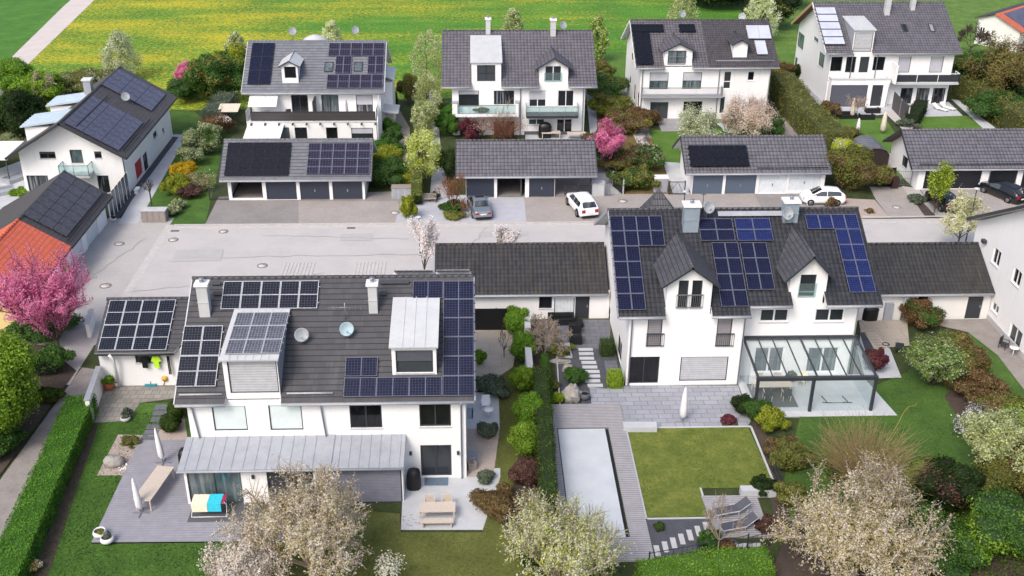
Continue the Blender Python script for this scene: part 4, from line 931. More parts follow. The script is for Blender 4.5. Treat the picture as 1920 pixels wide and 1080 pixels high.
h.panels('f', (346.5, 610), (420, 610), (327.5, 725), 2, 2, BK, 'v', fw=.036)
h.panels('f', (774.3, 526), (831.5, 526), (774, 559), 1, 1, NV, 'h', fr='alu2'); h.panels('f', (832, 526), (889, 526), (829.6, 742), 1, 6, NV, 'h', fr='alu2')
h.panels('f', (646, 706.5), (829, 706.5), (643.5, 744), 3, 1, NV, 'h', fr='alu2'); h.panels('f', (648.5, 669), (709, 669), (646.5, 705.5), 1, 1, NV, 'h', fr='alu2')
h.snowguard('f', -16.2, -13.9, .5); h.snowguard('f', -10.4, -7.9, .5)
# roof step grates beside the chimneys, flat collectors raised over the back slope
O, U, V, N, L = h.slopes['f']
for (px, py, w) in ((398, 533, .5), (400, 552, .5), (712, 531, 1.7), (712, 552, .4)):
    a, b = h.on('f', px, py); m = MB(); m.obox(O, U, V, N, a, a+w, b-.12, b+.12, .1, .15); h.part(m, 'roof_step', M['frame'])
h.array('b', -4.9, -2.6, 4.2, 7.2, 2, 1, BK, 'v', .45) ; h.array('b', -2.4, -.4, 4.2, 7.2, 2, 1, BK, 'v', .45)
h.gutter('f', -16.42, D1a); h.gutter('f', D1b, -.2); h.downpipe([(-15.6, 49.75, 5.4), (-15.6, 50.1, 5.0), (-15.4, 50.1, 3.0)]); h.downpipe([(-8.6, 49.75, 5.4), (-8.6, 50.1, 5.0), (-8.45, 50.1, 3.1)]); h.downpipe([(-.95, 49.75, 5.4), (-.95, 50.1, 5.0), (-.95, 50.1, 0)])
h.verge('f', -16.45, 'zincl'); h.verge('f', -.17, 'zinc')
# verandah under a standing seam roof
h.slope('v', (47.75, 2.62), (50.2, 3.1)); vr = MB(); O, U, V, N, L = h.slopes['v']
vr.obox(O, U, V, N, -16.15, -8.35, 0, L, -.14, 0); vr.obox(O, U, V, N, -7.95, -4.05, 0, L, -.14, 0.)
vr.obox(O, U, V, N, -8.34, -7.96, -.02, L, -.1, .05)
for i in range(12): x = -16.1+.62*i+.3; vr.obox(O, U, V, N, x-.015, x+.015, .02, L, 0, .03)
for i in range(7): x = -7.9+.55*i+.3; vr.obox(O, U, V, N, x-.015, x+.015, .02, L, 0, .03)
vr.tube([O+U*(-16.2)-V*.05-N*.08, O+U*(-4.0)-V*.05-N*.08], .06, 8)
h.part(vr, 'verandah_roof', M['zinc'])
h.facade('y', 48.1, -15.95, -8.3, 0, 2.52, [W(353, 881, 454, 944, n=2, g='glassg', s=0, fw=.035), W(502, 880, 589, 942, n=2, s=0)], depth=.1)
h.facade('x', -15.95, 48.1, 50.2, 0, 2.6, [dict(r=(48.2, .05, 50.0, 2.3), px=False, g='glassg', s=0)])
h.facade('y', 48.1, -8.05, -4.15, 0, 2.52, [W(618.5, 876, 753.5, 943, k='shutter', m='shutter_blue')], depth=.08)
h.facade('x', -4.15, 48.1, 50.2, 0, 2.6, [], sgn=1)
h.wall.face([(-8.3, 48.1, 0), (-8.3, 48.6, 0), (-8.3, 48.6, 2.5), (-8.3, 48.1, 2.5)])
# low side wing with its own roof
h.slope('a', (60.1, 2.8), (64., 4.68)); h.slope('ab', (67.9, 2.8), (64, 4.68)); O, U, V, N, L = h.slopes['a']
m = MB(); xe = GY(326, 663, 60.1)[0]; pts = [O+U*-24.35, O+U*xe, O+U*(xe+1.3)+V*L*.62, O+U*-16.6+V*L, O+U*-24.35+V*L]
q2 = [p-N*.16 for p in pts]; uv = [(-24.35, 0), (xe, 0), (xe+1.3, L*.62), (-16.6, L), (-24.35, L)]; m.face(pts, 0, uv); m.face(list(reversed(q2)), 1)
for i in range(5): j = (i+1) % 5; m.face([pts[i], pts[j], q2[j], q2[i]], 1)
h.part(m, 'wing_roof', [M['t_fl'], M['soffit']]); h.slabs('wing_roof', 'ab', [(-24.35, -16.6, 0, None)], M['t_fl']); h.ridge('a', -24.4, -16.5, M['t_fl'])
h.panels('a', (204.5, 562.5), (329.3, 561), (184.5, 657), 4, 2, BK, 'v', fw=.036)
h.gutter('a', -24.35, xe, 'frame')
ya = 60.6; wz = GY(330, 672, ya)[0]
h.facade('y', ya, -24.3, -15.9, 0, 2.78, [dict(r=(-22.0, 1.75, -20.4, 2.45), px=False, n=2)])
h.wall.face([(xe+.1, ya-.004, 2.6), (-15.9, ya-.004, 2.6), (-15.9, ya-.004, 4.3), (xe+1.35, ya-.004, 4.05)])
h.facade('x', -24.3, ya, 67.4, 0, 2.78, [], top=[(ya, 2.78), (67.4, 2.78), (64, 4.5)]); h.facade('y', 67.4, -24.3, -15.9, 0, 2.78, [], sgn=1)
h.wall.face([(-15.9, ya, 0), (-15.9, 50.3, 0), (-15.9, 50.3, 5), (-15.9, ya, 5)])
p0 = G(228, 722); h.downpipe([(p0[0]-.15, 60.0, 2.7), (p0[0], 60.1, 2.4), (p0[0], 60.45, .1)], 'white', .1)
# outside wall lamps and vents of the garden front
m = MB()
for (px, py) in ((770, 849), (859, 848), (474.5, 893)): x, z = GY(px, py, 50.2 if px > 600 else 48.1); yy = 50.2 if px > 600 else 48.1; m.box(x-.07, yy-.12, z-.1, x+.07, yy, z+.1)
h.part(m, 'wall_lamp', M['frame']); h.done(); H_FL = h
# ================= linking garages between the front houses
def lowhouse(name, label, cat, x0, x1, e, r, tile, front, wins, wx=None, wallmat='render', gw=(), ext_wins=(), verge='frame', back=True, gable_wins=(), soffit='soffit', done=True):
    h = House(name, label, cat, ((x0+x1)/2, r[0], 0), wallmat=wallmat)
    h.slope('f', e, r); be = 2*r[0]-e[0]; h.slope('b', (be, e[1]), r); L = h.slopes['f'][4]
    h.slabs('roof', 'f', [(x0, x1, 0, None)], M[tile], soffit=soffit); h.slabs('roof', 'b', [(x0, x1, 0, None)], M[tile], soffit=soffit); h.ridge('f', x0-.02, x1+.02, M[tile], .12)
    wx = wx or (x0+.5, x1-.5); oh = front-e[0]; sl = (r[1]-e[1])/(r[0]-e[0]); zt = e[1]+oh*sl-.12; yb = be-oh
    h.facade('y', front, wx[0], wx[1], 0, zt, wins)
    h.facade('x', wx[0], front, yb, 0, zt, gable_wins, top=[(front, zt), (yb, zt), (r[0], r[1]-.14)]); h.facade('x', wx[1], front, yb, 0, zt, [], sgn=1, top=[(front, zt), (yb, zt), (r[0], r[1]-.14)])
    h.facade('y', yb, wx[0], wx[1], 0, zt, [], sgn=1)
    h.gutter('f', x0, x1); h.verge('f', x0-.02, verge); h.verge('f', x1+.02, verge); h.verge('b', x0-.02, verge)
    if done: h.done()
    return h
h = lowhouse('link_garage', 'low white garage with near-black pantile roof linking both front houses', 'garage', -3.02, 9.4, (68.8, 2.25), (72.7, 4.5), 't_link', 69.2,
    [W(1010.7, 554, 1035, 578.7, s=1), W(1039, 559, 1077, 596, k='shutter', m='garage_white'), W(1078.5, 554, 1105, 599, k='door')], wx=(-2.9, 9.6))
h = lowhouse('side_garage', 'low white garage behind the glass garden room, dark door at right', 'garage', 24.9, 37.3, (68.1, 2.35), (72.1, 4.55), 't_link', 68.5,
    [W(1812, 556, 1841, 598, k='door'), W(1720.5, 554.5, 1742.5, 568, n=1, f='white')], wx=(24.95, 37.35), wallmat='render2')
h.downpipe([(30.9, 68.2, 2.3), (30.9, 68.4, 0)])
h.part((lambda m: (m.box(29.6, 68.25, 0, 30.2, 68.47, 1.5), m)[1])(MB()), 'meter_cabinet', M['zinc'])
# ================= right-edge house (gable wall with three upstairs windows)
h = House('gable_house', 'white house at the right edge seen by its tall side wall', 'house', (41, 64, 0), wallmat='render')
h.slope('w', (73.45, 6.0), (65.5, 10.36)); h.slope('e', (57.5, 6.0), (65.5, 10.36))
h.slabs('roof', 'w', [(36.8, 50, 0, None)], M['t_fr']); h.slabs('roof', 'e', [(36.8, 50, 0, None)], M['t_fr']); h.ridge('w', 36.8, 50, M['t_fr'])
h.facade('x', 37.4, 58, 72.95, 0, 5.9, [W(1860, 465, 1876, 500, n=2, f='white'), W(1897, 503, 1915, 537, n=2, f='white'), W(1858, 568, 1873, 587, n=2, f='white'), W(1889, 610, 1916, 655, n=2, f='white'), W(1897, 412, 1918, 447, n=2, f='white')], top=[(58, 5.9), (72.95, 5.9), (65.5, 10.2)])
h.facade('y', 72.95, 37.4, 49, 0, 5.9, [], sgn=1); h.facade('y', 58, 37.4, 49, 0, 5.9, []); h.gutter('w', 36.8, 50); h.verge('w', 36.77, 'frame')
m = MB(); x, z = 37.2, 4.9; m.box(37.1, 70.9, 5.0, 37.38, 71.3, 5.25); h.part(m, 'wall_lamp', M['frame'])
m = MB(); m.box(37.3, 58, 0, 37.42, 68.4, .5); h.part(m, 'plinth', M['concrete']); h.done()
# ================= garage rows across the street
gA = lowhouse('garage_row', 'flat grey garage row with open bay and two solar fields, three blue doors', 'garage', -23.2, -9.5, (92.05, 2.2), (95.85, 4.75), 't_ga', 92.55,
    [W(434, 339.5, 492, 372, k='open'), W(499, 339.5, 556, 374.5, k='garage', h=0), W(562.5, 339.5, 617.5, 374.5, k='garage'), W(623.5, 339.5, 679.5, 374.5, k='garage')], wx=(-22.6, -10.2))
gA.panels('f', (428.6, 266.7), (547.3, 266.7), (419.4, 329), 5, 2, M['pv_blk'], fr='black'); gA.panels('f', (579.4, 267.8), (696, 267.8), (574, 327), 5, 2, M['pv_far'], 'v', fw=.035, fr='alu2')
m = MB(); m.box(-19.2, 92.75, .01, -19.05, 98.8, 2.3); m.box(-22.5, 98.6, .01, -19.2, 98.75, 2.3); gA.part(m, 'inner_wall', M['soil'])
gB = lowhouse('garage_row', 'violet-tiled garage row with dark open bay and gated carport at right', 'garage', -1.85, 11.1, (92.35, 2.3), (96.05, 4.5), 't_gb', 92.8,
    [W(873, 332.7, 926.5, 371, k='garage', m='garage_blue', h=0), W(932, 332.7, 984.5, 370.5, k='open'), W(992, 332, 1054, 370, k='garage')], wx=(-.95, 7.25))
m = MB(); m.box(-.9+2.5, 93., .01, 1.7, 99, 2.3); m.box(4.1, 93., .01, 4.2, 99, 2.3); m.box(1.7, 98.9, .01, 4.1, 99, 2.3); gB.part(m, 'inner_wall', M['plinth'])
m = MB()
for x in (9.4, 10.55):
    for y in (92.9, 99.0): m.box(x-.08, y-.08, 0, x+.08, y+.08, 2.25)
m.box(7.25, 92.82, 2.15, 10.7, 92.98, 2.35); m.box(7.25, 98.95, 2.15, 10.7, 99.05, 2.35); gB.part(m, 'carport_post', M['frame'])
gC = lowhouse('garage_row', 'garage row with black solar field, two slate-blue doors and two white doors', 'garage', 19.3, 32.9, (92.85, 2.3), (96.55, 4.65), 't_gb', 93.3,
    [W(1298, 327, 1355, 366, k='garage', m='garage_slate'), W(1360, 327, 1417.5, 365.5, k='garage', m='garage_slate'), W(1423, 327, 1475, 363, k='garage', m='garage_white'), W(1478.6, 327, 1538, 359, k='garage', m='garage_white')], wx=(20.1, 32.5), soffit='soffit')
gC.panels('f', (1289.5, 272), (1398.5, 272), (1296.5, 311), 5, 2, M['pv_blk'], fr='black', h=.3)
gC.snowguard('f', 26, 32.7, .5, 'frame')
gD = lowhouse('garage_row', 'garage row at right with white gable window and black doors', 'garage', 40.75, 62, (93.7, 2.3), (97.75, 4.8), 't_gb', 94.1,
    [W(1733, 320, 1839, 354, k='garage', m='garage_dark', h=0), W(1853, 320, 1906, 353, k='garage', m='garage_dark', h=0), W(1916, 320, 1965, 353, k='garage', m='garage_dark', h=0)], wx=(41.6, 61), gable_wins=[W(1690.5, 292, 1702, 315, n=1)], soffit='twig')if False else None
M['brownwood'] = plain('brown_eaves_boards', '#6b4a3c', .7)
gD = lowhouse('garage_row', 'garage row at right with white gable window and black doors', 'garage', 40.75, 62, (93.7, 2.3), (97.75, 4.8), 't_gb', 94.1,
    [W(1733, 320, 1839, 354, k='garage', m='garage_dark', h=0), W(1853, 320, 1906, 353, k='garage', m='garage_dark', h=0), W(1916, 320, 1965, 353, k='garage', m='garage_dark', h=0)], wx=(41.6, 61), gable_wins=[W(1690.5, 292, 1702, 315, n=1)], soffit='brownwood')
gD.snowguard('f', 41.5, 55, .45, 'frame'); gD.downpipe([(48.4, 93.7, 2.2), (48.4, 94.05, 1.9), (48.4, 94.05, 0)], 'zinc')
# ================= left house, ridge running away from the viewer
h = House('detached_house', 'white house with blue-grey solar roof, glass balcony and red front door', 'house', (-36.8, 102, 0))
h.slope('e', (-31.35, 4.15), (-36.75, 7.4), 'y'); h.slope('w', (-42.1, 4.15), (-36.75, 7.4), 'y')
h.slabs('roof', 'e', [(92.7, 111.4, 0, None)], M['t_l']); h.slabs('roof', 'w', [(92.7, 111.4, 0, None)], M['t_l']); h.ridge('e', 92.65, 111.4, M['t_l'])
h.facade('y', 94.0, -41.35, -32.15, 0, 4.5, [W(74, 284.5, 104, 297.5, n=2, b=.25, m='frame'), W(131, 270.5, 154, 306, n=1, g='glassg'), W(177, 284, 190.5, 297, b=.25, m='frame'), W(52, 329, 92, 358.5, n=2, g='glassc', s=0), W(184, 329, 205.5, 362, n=1, g='glassc', s=0)], top=[(-41.35, 4.5), (-32.15, 4.5), (-36.75, 7.25)])
h.facade('x', -32.15, 94.0, 110.7, 0, 4.5, [W(253.5, 297, 268, 334, k='door', m='red'), W(269, 284, 278, 322, s=0), W(287, 246, 294.5, 258.5), W(304.5, 239, 308, 249)], sgn=1)
h.facade('y', 110.7, -41.35, -32.15, 0, 4.5, [], sgn=1, top=[(-41.35, 4.5), (-32.15, 4.5), (-36.75, 7.25)]); h.facade('x', -41.35, 94, 110.7, 0, 4.4, [])
m = MB(); m.box(-37.6, 92.75, 2.2, -34.9, 94, 2.38); h.part(m, 'balcony', M['concrete']); h.rail([(-37.55, 94), (-37.55, 92.8), (-34.95, 92.8), (-34.95, 94)], 2.38, 1.0, 'glass')
PL = M['pv_l']
h.panels('e', (119.6, 230), (172, 178.5), (223, 281.5), 7, 3, PL, fr='frame', h=.12, fw=.012); h.panels('e', (190.5, 158), (222.5, 128.5), (284, 207.5), 4, 3, PL, fr='frame', h=.12, fw=.012)
h.dish(h.at('e', *h.on('e', 236, 190)), .5, .5, .4, .45)
m = MB(); m.box(-37.9, 103.2, 6.4, -37.2, 103.9, 8.2); o = h.part(m, 'chimney', M['zinc']); m = MB(); m.box(-38., 103.1, 8.2, -37.1, 104, 8.35); h.part(m, 'chimney_cap', M['soffit'], o)
for (y0, y1, xw) in ((95.0, 98.6, -41.0), (101.3, 104.3, -40.9)):
    m = MB(); m.box(xw+.15, y0+.15, 4.6, -37.6, y1-.15, 6.25); o = h.part(m, 'dormer', M['render']); m = MB(); vv = nrm((1, 0, .14)); m.obox((xw-.15, 0, 6.25), (0, 1, 0), vv, np.cross(vv, (0, 1, 0)), y0-.1, y1+.1, 0, 3.9, 0, .12)
    for i in range(1, 6): yy = y0+(y1-y0)*i/6; m.obox((xw-.15, 0, 6.25), (0, 1, 0), vv, np.cross(vv, (0, 1, 0)), yy-.03, yy+.03, 0, 3.9, .12, .17)
    h.part(m, 'dormer_roof', M['zincb'], o)
h.gutter('e', 92.7, 111.4, 'frame'); h.snowguard('e', 93.5, 102.5, .55, 'black'); h.snowguard('e', 93.5, 103, 5.0, 'black')
h.verge('e', 92.68, 'frame'); h.verge('w', 92.68, 'frame'); h.downpipe([(-32.1, 93.9, 3.9), (-32.05, 93.9, 0)], 'frame')
# glazed lean-to fence panels by the house front
h.done(); H_L = h
h = House('shed_roof_annexe', 'small dark-tiled annexe behind the white house at the far left', 'outbuilding', (-41.5, 105.5, 0)) if False else None
# left garage, dark half with solar
h = House('solar_garage', 'dark-roofed white garage covered with flush grey solar panels, far left', 'garage', (-35, 83, 0))
h.slope('e', (-31.45, 2.4), (-35.1, 4.72), 'y'); h.slope('w', (-41., 1.4), (-35.1, 4.72), 'y')
h.slabs('roof', 'e', [(77.3, 87.95, 0, None)], M['t_l']); h.slabs('roof', 'w', [(77.3, 87.95, 0, None)], M['t_l']); h.ridge('e', 77.3, 87.95, M['t_l'])
h.panels('e', (44.6, 402), (118.6, 321), (124.5, 444), 7, 3, M['pv_lg'], fr='frame', h=.1, fw=.012)
h.facade('x', -32.1, 77.5, 87.5, 0, 2.6, [dict(r=(78.2, .02, 81.2, 2.2), px=False, k='garage', m='garage_white', h=0), dict(r=(82.2, .02, 85.2, 2.2), px=False, k='garage', m='garage_white', h=0)], sgn=1)
h.facade('y', 87.5, -40.5, -32.1, 0, 1.5, [], sgn=1, top=[(-40.5, 1.5), (-32.1, 1.5), (-32.1, 2.6), (-35.1, 4.55)]); h.facade('y', 77.5, -40.5, -32.1, 0, 1.5, [], top=[(-40.5, 1.5), (-32.1, 1.5), (-32.1, 2.6), (-35.1, 4.55)])
h.gutter('e', 77.3, 87.95, 'frame'); h.snowguard('e', 77.6, 87.6, .5, 'black'); h.done()
h = House('orange_roof_garage', 'garage with bright orange tiled roof and yellow wall at the left edge', 'garage', (-35, 72, 0), wallmat='yellow')
h.slope('e', (-31.45, 2.45), (-35.1, 4.78), 'y'); h.slope('w', (-41., 1.4), (-35.1, 4.78), 'y')
h.slabs('roof', 'e', [(66.6, 77.28, 0, None)], M['t_or']); h.slabs('roof', 'w', [(66.6, 77.28, 0, None)], M['t_or']); h.ridge('e', 66.6, 77.28, M['t_or'])
h.facade('x', -32.1, 67.3, 77.45, 0, 2.6, [dict(r=(73.2, .02, 76.6, 2.2), px=False, k='garage', m='garage_white', h=0)], sgn=1)
h.facade('y', 67.3, -40.5, -32.1, 0, 1.5, [], top=[(-40.5, 1.5), (-32.1, 1.5), (-32.1, 2.6), (-35.1, 4.6)]); h.gutter('e', 66.6, 77.28, 'frame'); h.done()
# ================= back row A
def shell(h, x0, x1, y0, y1, z, zr, yr, west=(), back=True):
    h.facade('x', x0, y0, y1, 0, z, west, top=[(y0, z), (y1, z), (yr, zr)]); h.facade('x', x1, y0, y1, 0, z, [], sgn=1, top=[(y0, z), (y1, z), (yr, zr)]); h.facade('y', y1, x0, x1, 0, z, [], sgn=1)
h = House('balcony_house', 'white house with pale grey roof and dark boarded balcony, far row left', 'house', (-17, 114, 0))
h.slope('f', (108.6, 5.4), (114.6, 9.25)); h.slope('b', (120.6, 5.4), (114.6, 9.25))
for k in 'fb': h.slabs('roof', k, [(-24., -9.4, 0, None)], M['t_a'])
h.ridge('f', -24.05, -9.35, M['t_a']); h.verge('f', -24.02, 'zincl'); h.verge('f', -9.38, 'zincl'); h.verge('b', -9.38, 'zincl'); h.gutter('f', -24, -9.4)
shell(h, -23.2, -9.85, 109.2, 120, 5.55, 9.1, 114.6)
h.facade('y', 109.2, -23.2, -9.85, 0, 5.6, [W(546.7, 178, 577.8, 211, n=2, s=0), W(603, 178, 635, 211, n=2, s=0, g='glassg'), W(667.8, 178, 699, 211, n=2, b=.52, s=0, g='glassc')])
h.facade('y', 106.9, -23.4, -10.2, 0, 2.75, [W(553, 239, 576, 261, s=0), W(523, 239, 543, 261, s=0, g='glassg'), W(611.6, 239, 633, 261, s=0), W(659, 240, 699.6, 262, b=.42, s=0)])
h.facade('x', -10.2, 106.9, 109.2, 0, 4.0, [], sgn=1); h.facade('x', -23.4, 106.9, 109.2, 0, 4.0, [])
m = MB(); m.box(-23.4, 106.85, 2.75, -10.15, 109.2, 2.9); h.part(m, 'balcony', M['soffit'])
m = MB()
for i in range(10): x = -22.9+i*1.4; m.box(x-.06, 106.4, 2.6, x+.06, 107, 2.74)
h.part(m, 'beam', M['frame'])
x0, x1 = GY(471, 225, 106.95)[0], GY(704, 225, 106.95)[0]; h.rail([(x0, 106.95), (x1, 106.95)], 2.9, .98, 'boards', 'balcony_wood')
xm = GY(588, 200, 107.5)[0]; m = MB(); m.box(xm-.04, 106.95, 2.9, xm+.04, 109.15, 4.9); h.part(m, 'partition_screen', M['balcony_wood'])
m = MB(); a = GY(468, 176, 108.9); b = GY(521, 176, 108.9); m.obox((0, 109.1, 5.1), (1, 0, 0), nrm((0, -1, -.5)), nrm((0, -.5, 1)), a[0], b[0], 0, 1.9, 0, .05); h.part(m, 'awning', M['cloth'])
m = MB(); m.obox((0, 106.85, 2.55), (1, 0, 0), nrm((0, -1, -.18)), nrm((0, -.18, 1)), -23.3, -19.6, 0, 3.0, 0, .05); h.part(m, 'awning', M['cloth'], label='large white patio awning')
h.panels('f', (473, 80), (515, 80), (464, 157.8), 2, 3, M['pv_navy'], fr='frame', fw=.02)
pf = M['pv_far']
h.panels('f', (617, 80), (721, 80), (616, 104), 5, 1, pf, 'v', fw=.035, fr='alu2'); h.panels('f', (630, 104.6), (660, 104.6), (628, 137), 2, 1, pf, 'v', fw=.035, fr='alu2'); h.panels('f', (690, 104.6), (720, 104.6), (689, 137), 2, 1, pf, 'v', fw=.035, fr='alu2'); h.panels('f', (614.4, 139), (719, 139), (611.5, 165), 5, 1, pf, 'v', fw=.035, fr='alu2')
h.skylight('f', 609, 117, 624, 135); h.skylight('f', 664, 117, 679.5, 134.5)
a, b = h.on('f', 530, 155.6); a1, _ = h.on('f', 560, 155.6); q = h.at('f', a, b); ze = GY(543, 121, q[1])[1]; zr = GY(542, 113, q[1])[1]
h.dormer_gable('f', a, a1, q[1], q[2]-.05, ze, zr, M['zincl'], [W(533.3, 125, 555, 146.5, n=1, s=0)], oh=.25, ohx=.3)
h.dish((-19.6, 116.5, 8.9), .5, .4, .4, .9); h.dish((-12.9, 116.5, 8.9), .5, .5, .4, 1.0)
m = MB(); m.lathe([(1.5, 0), (1.2, .5), (.6, .8), (.0, .95)], (-17.2, 116.2, 8.6), 9); h.part(m, 'roof_turret', M['zincl'])
# entrance canopy and stair bay on the east wall
m = MB(); m.box(-9.85, 113, 0, -8.9, 117, 5.2); h.part(m, 'bay', M['render']); m = MB(); m.obox((-9.9, 0, 5.9), (0, 1, 0), nrm((1, 0, -.35)), nrm((.35, 0, 1)), 112.8, 117.2, 0, 1.3, 0, .12); h.part(m, 'bay_roof', M['zincl'])
m = MB(); m.obox((-9.85, 0, 2.75), (0, 1, 0), nrm((1, 0, -.12)), nrm((.12, 0, 1)), 110.3, 113.2, 0, 1.7, 0, .1); h.part(m, 'porch_roof', M['zincl']); h.downpipe([(-9.95, 108.7, 5.2), (-10.05, 106.7, 2.8), (-10.05, 106.8, 0)], 'white')
h.done()
# ================= back row B
h = House('loggia_house', 'white house with violet pantiles, one flat and one gabled flush dormer', 'house', (4.6, 117, 0))
h.slope('f', (110.15, 5.5), (117, 9.75)); h.slope('b', (123.8, 5.5), (117, 9.75)); T = M['t_b']; x0, x1 = -3.55, 12.8
da, db = GY(884, 160, 110.75)[0], GY(940, 160, 110.75)[0]; dc, dd = GY(1010.5, 160, 110.75)[0], GY(1065, 160, 110.75)[0]
h.slabs('roof', 'f', [(x0, da, 0, None), (da, db, .75, None), (db, dc, 0, None), (dc, dd, .75, None), (dd, x1, 0, None)], T); h.slabs('roof', 'b', [(x0, x1, 0, None)], T); h.ridge('f', x0, x1, T); h.gutter('f', x0, da); h.gutter('f', db, dc); h.gutter('f', dd, x1)
wa, wb = -2.46, 11.6; shell(h, wa, wb, 110.75, 123.2, 5.6, 9.6, 117)
h.facade('y', 110.75, wa, 4.6, 2.75, 5.5, [W(860, 170, 898, 200, b=.2, n=1, s=0, g='glass'), W(926, 170, 964, 196, n=2, g='glassc', s=0)]); h.facade('y', 110.75, wa, 4.6, 0, 2.75, [W(862.5, 227.5, 898, 261, n=2, s=0), W(926, 227.5, 964, 260, n=2, s=0)])
h.facade('y', 110.72, 4.6, wb, 2.6, 5.5, [W(992, 169.5, 1024, 200.5, n=2, b=.52, f='white', s=0), W(1046, 169.5, 1076, 200, n=2, f='white', s=0)]); h.facade('y', 110.72, 4.6, wb, 0, 2.6, [W(991, 223, 1021, 234.5, n=2, f='white'), W(1043.5, 223, 1072.7, 249, n=2, f='white', s=0)])
zt_ = GY(910, 118, 110.75)[1]; p_ = h.at('f', *h.on('f', 910, 68)); h.dormer_shed('f', da+.02, db-.02, 110.75, 5.5, zt_, (p_[2]-zt_)/(p_[1]-110.75), [W(894.4, 122, 928.7, 152.5, n=2, t=.5, s=0)], 'zincl', None, oh=.15, seams=12)
h.dormer_gable('f', dc+.02, dd-.02, 110.75, 5.5, GY(1037, 123, 110.75)[1], GY(1037, 107, 110.75)[1], M['t_b'], [W(1021.8, 121, 1052.8, 152.5, n=2, f='white', rail='glass', s=0)], oh=.4, ohx=.5)
h.chimney('f', 911, 919.5, 64.7, h=1.7, mat='zincl', d=.6); h.chimney('f', 1032, 1042, 68.5, h=1.8, mat='zincl', d=.6); h.dish((9.6, 118.2, 9.0), .5, .4, .4, 1.0)
# loggia parapet and balcony
a, b = GY(858, 207, 110.1)[0], GY(966, 207, 110.1)[0]; m = MB(); m.box(wa, 109.9, 2.3, 4.55, 110.74, 2.6); h.part(m, 'balcony', M['render']); h.rail([(a, 110.0), (b, 110.0)], 2.6, .95, 'glass')
for xx in (wa, b): m = MB(); m.box(xx, 109.9, 0, xx+.9 if xx == wa else 4.55, 110.74, 4.0); 
for q_ in ((wa, a), (b, 4.55)):
    m = MB(); m.box(q_[0]+.01, 109.9, 2.6, q_[1]-.01, 110.74, 3.75); o = h.part(m, 'parapet', M['render']); m = MB(); m.box(q_[0]-.02, 109.88, 3.75, q_[1]+.02, 110.74, 3.85); h.part(m, 'parapet_cap', M['zinc'], o)
a, b = GY(987, 218, 109.3)[0], GY(1084, 218, 109.3)[0]; m = MB(); m.box(a, 109.2, 2.35, b, 110.7, 2.6); h.part(m, 'balcony', M['frame']); h.rail([(a, 110.7), (a, 109.25), (b, 109.25), (b, 110.7)], 2.6, 1.0, 'glass', 'steel')
for x in (4.75, wb-.2): h.downpipe([(x, 110.2, 5.4), (x, 110.6, 5.1), (x, 110.62, 0)])
m = MB(); m.box(wa-.01, 110.73, 0, wb+.01, 110.76, .01); 
m = MB(); m.box(5.2, 110.66, 0, wb-.1, 110.715, .45); h.part(m, 'plinth', M['plinth']); h.done()
# ================= back row C
h = House('two_tone_house', 'white house with two-tone tiled roof, black solar L and three pale collectors', 'house', (25.5, 122, 0))
h.slope('f', (115.4, 6.05), (122., 9.75)); h.slope('b', (128.6, 6.05), (122., 9.75)); x0, x1 = 17.5, 33.4; xm = h.on('f', 1325, 100)[0]
da, db = GY(1245, 120, 116.)[0], GY(1297, 120, 116.)[0]
h.slabs('roof', 'f', [(x0, da, 0, None), (da, db, .75, None), (db, xm, 0, None)], M['t_c']); h.slabs('roof', 'f', [(xm, x1, 0, None)], M['t_c2']); h.slabs('roof', 'b', [(x0, x1, 0, None)], M['t_c']); h.ridge('f', x0, x1, M['t_c2']); h.gutter('f', x0, da); h.gutter('f', db, x1); h.verge('f', x0, 'white', w=.04); h.verge('b', x0, 'white', w=.04)
shell(h, 18.2, 32.6, 116, 128, 6.15, 9.6, 122, west=[W(1183.3, 98, 1187, 114), W(1180, 142, 1183, 157), W(1194.8, 172, 1199.4, 204), W(1188, 155, 1191, 190)])
h.facade('y', 116, 18.2, 32.6, 0, 6.1, [W(1218, 136, 1253, 167.5, n=2, b=.46, g='glassg', s=0), W(1280, 135.5, 1315.4, 167, n=2, b=.46, g='glassg', s=0), W(1357, 134, 1371, 167, n=1, t=.42, f='white', s=0), W(1402, 134, 1414.8, 151.5, f='white'),
    W(1218.7, 191.5, 1252.4, 223, n=2, s=0), W(1281, 190, 1316, 219, n=2, s=0), W(1350, 182, 1358, 212, s=0)])
h.dormer_gable('f', da, db, 116., 6.0, GY(1271, 93, 116.)[1], GY(1271, 80, 116.)[1], M['t_c'], [W(1252.4, 95, 1286.5, 121.5, n=2, g='glassg', s=0, rail='bar')], oh=.3, ohx=.4)
a, b = h.on('f', 1374, 107.5); a1, _ = h.on('f', 1400, 107.5); q = h.at('f', a, b); h.dormer_gable('f', a, a1, q[1], q[2]-.05, GY(1387, 80, q[1])[1], GY(1387, 73.5, q[1])[1], M['t_c2'], [], oh=.3, ohx=.35)
BK2 = M['pv_blk']
h.panels('f', (1184.5, 45), (1244, 45), (1184.5, 59.3), 4, 1, BK2, fr='black', h=.2); h.panels('f', (1185, 60), (1216.5, 60), (1195, 120), 2, 3, BK2, fr='black', h=.2); h.panels('f', (1274, 44.7), (1303.5, 44.7), (1274, 59), 2, 1, BK2, fr='black', h=.25)
h.panels('f', (1398, 47), (1441, 47), (1404, 72), 2, 1, M['pv_light'], h=.2, fw=.06); h.panels('f', (1414.8, 75.5), (1435, 75.5), (1419.6, 101.5), 1, 1, M['pv_light'], h=.2, fw=.035)
m = MB(); m.box(18.3, 115.0, 2.75, 27.3, 116, 2.95); h.part(m, 'balcony', M['zinc']); h.rail([(18.35, 115.95), (18.35, 115.05), (27.25, 115.05), (27.25, 115.95)], 2.95, .95, 'bars', 'steel')
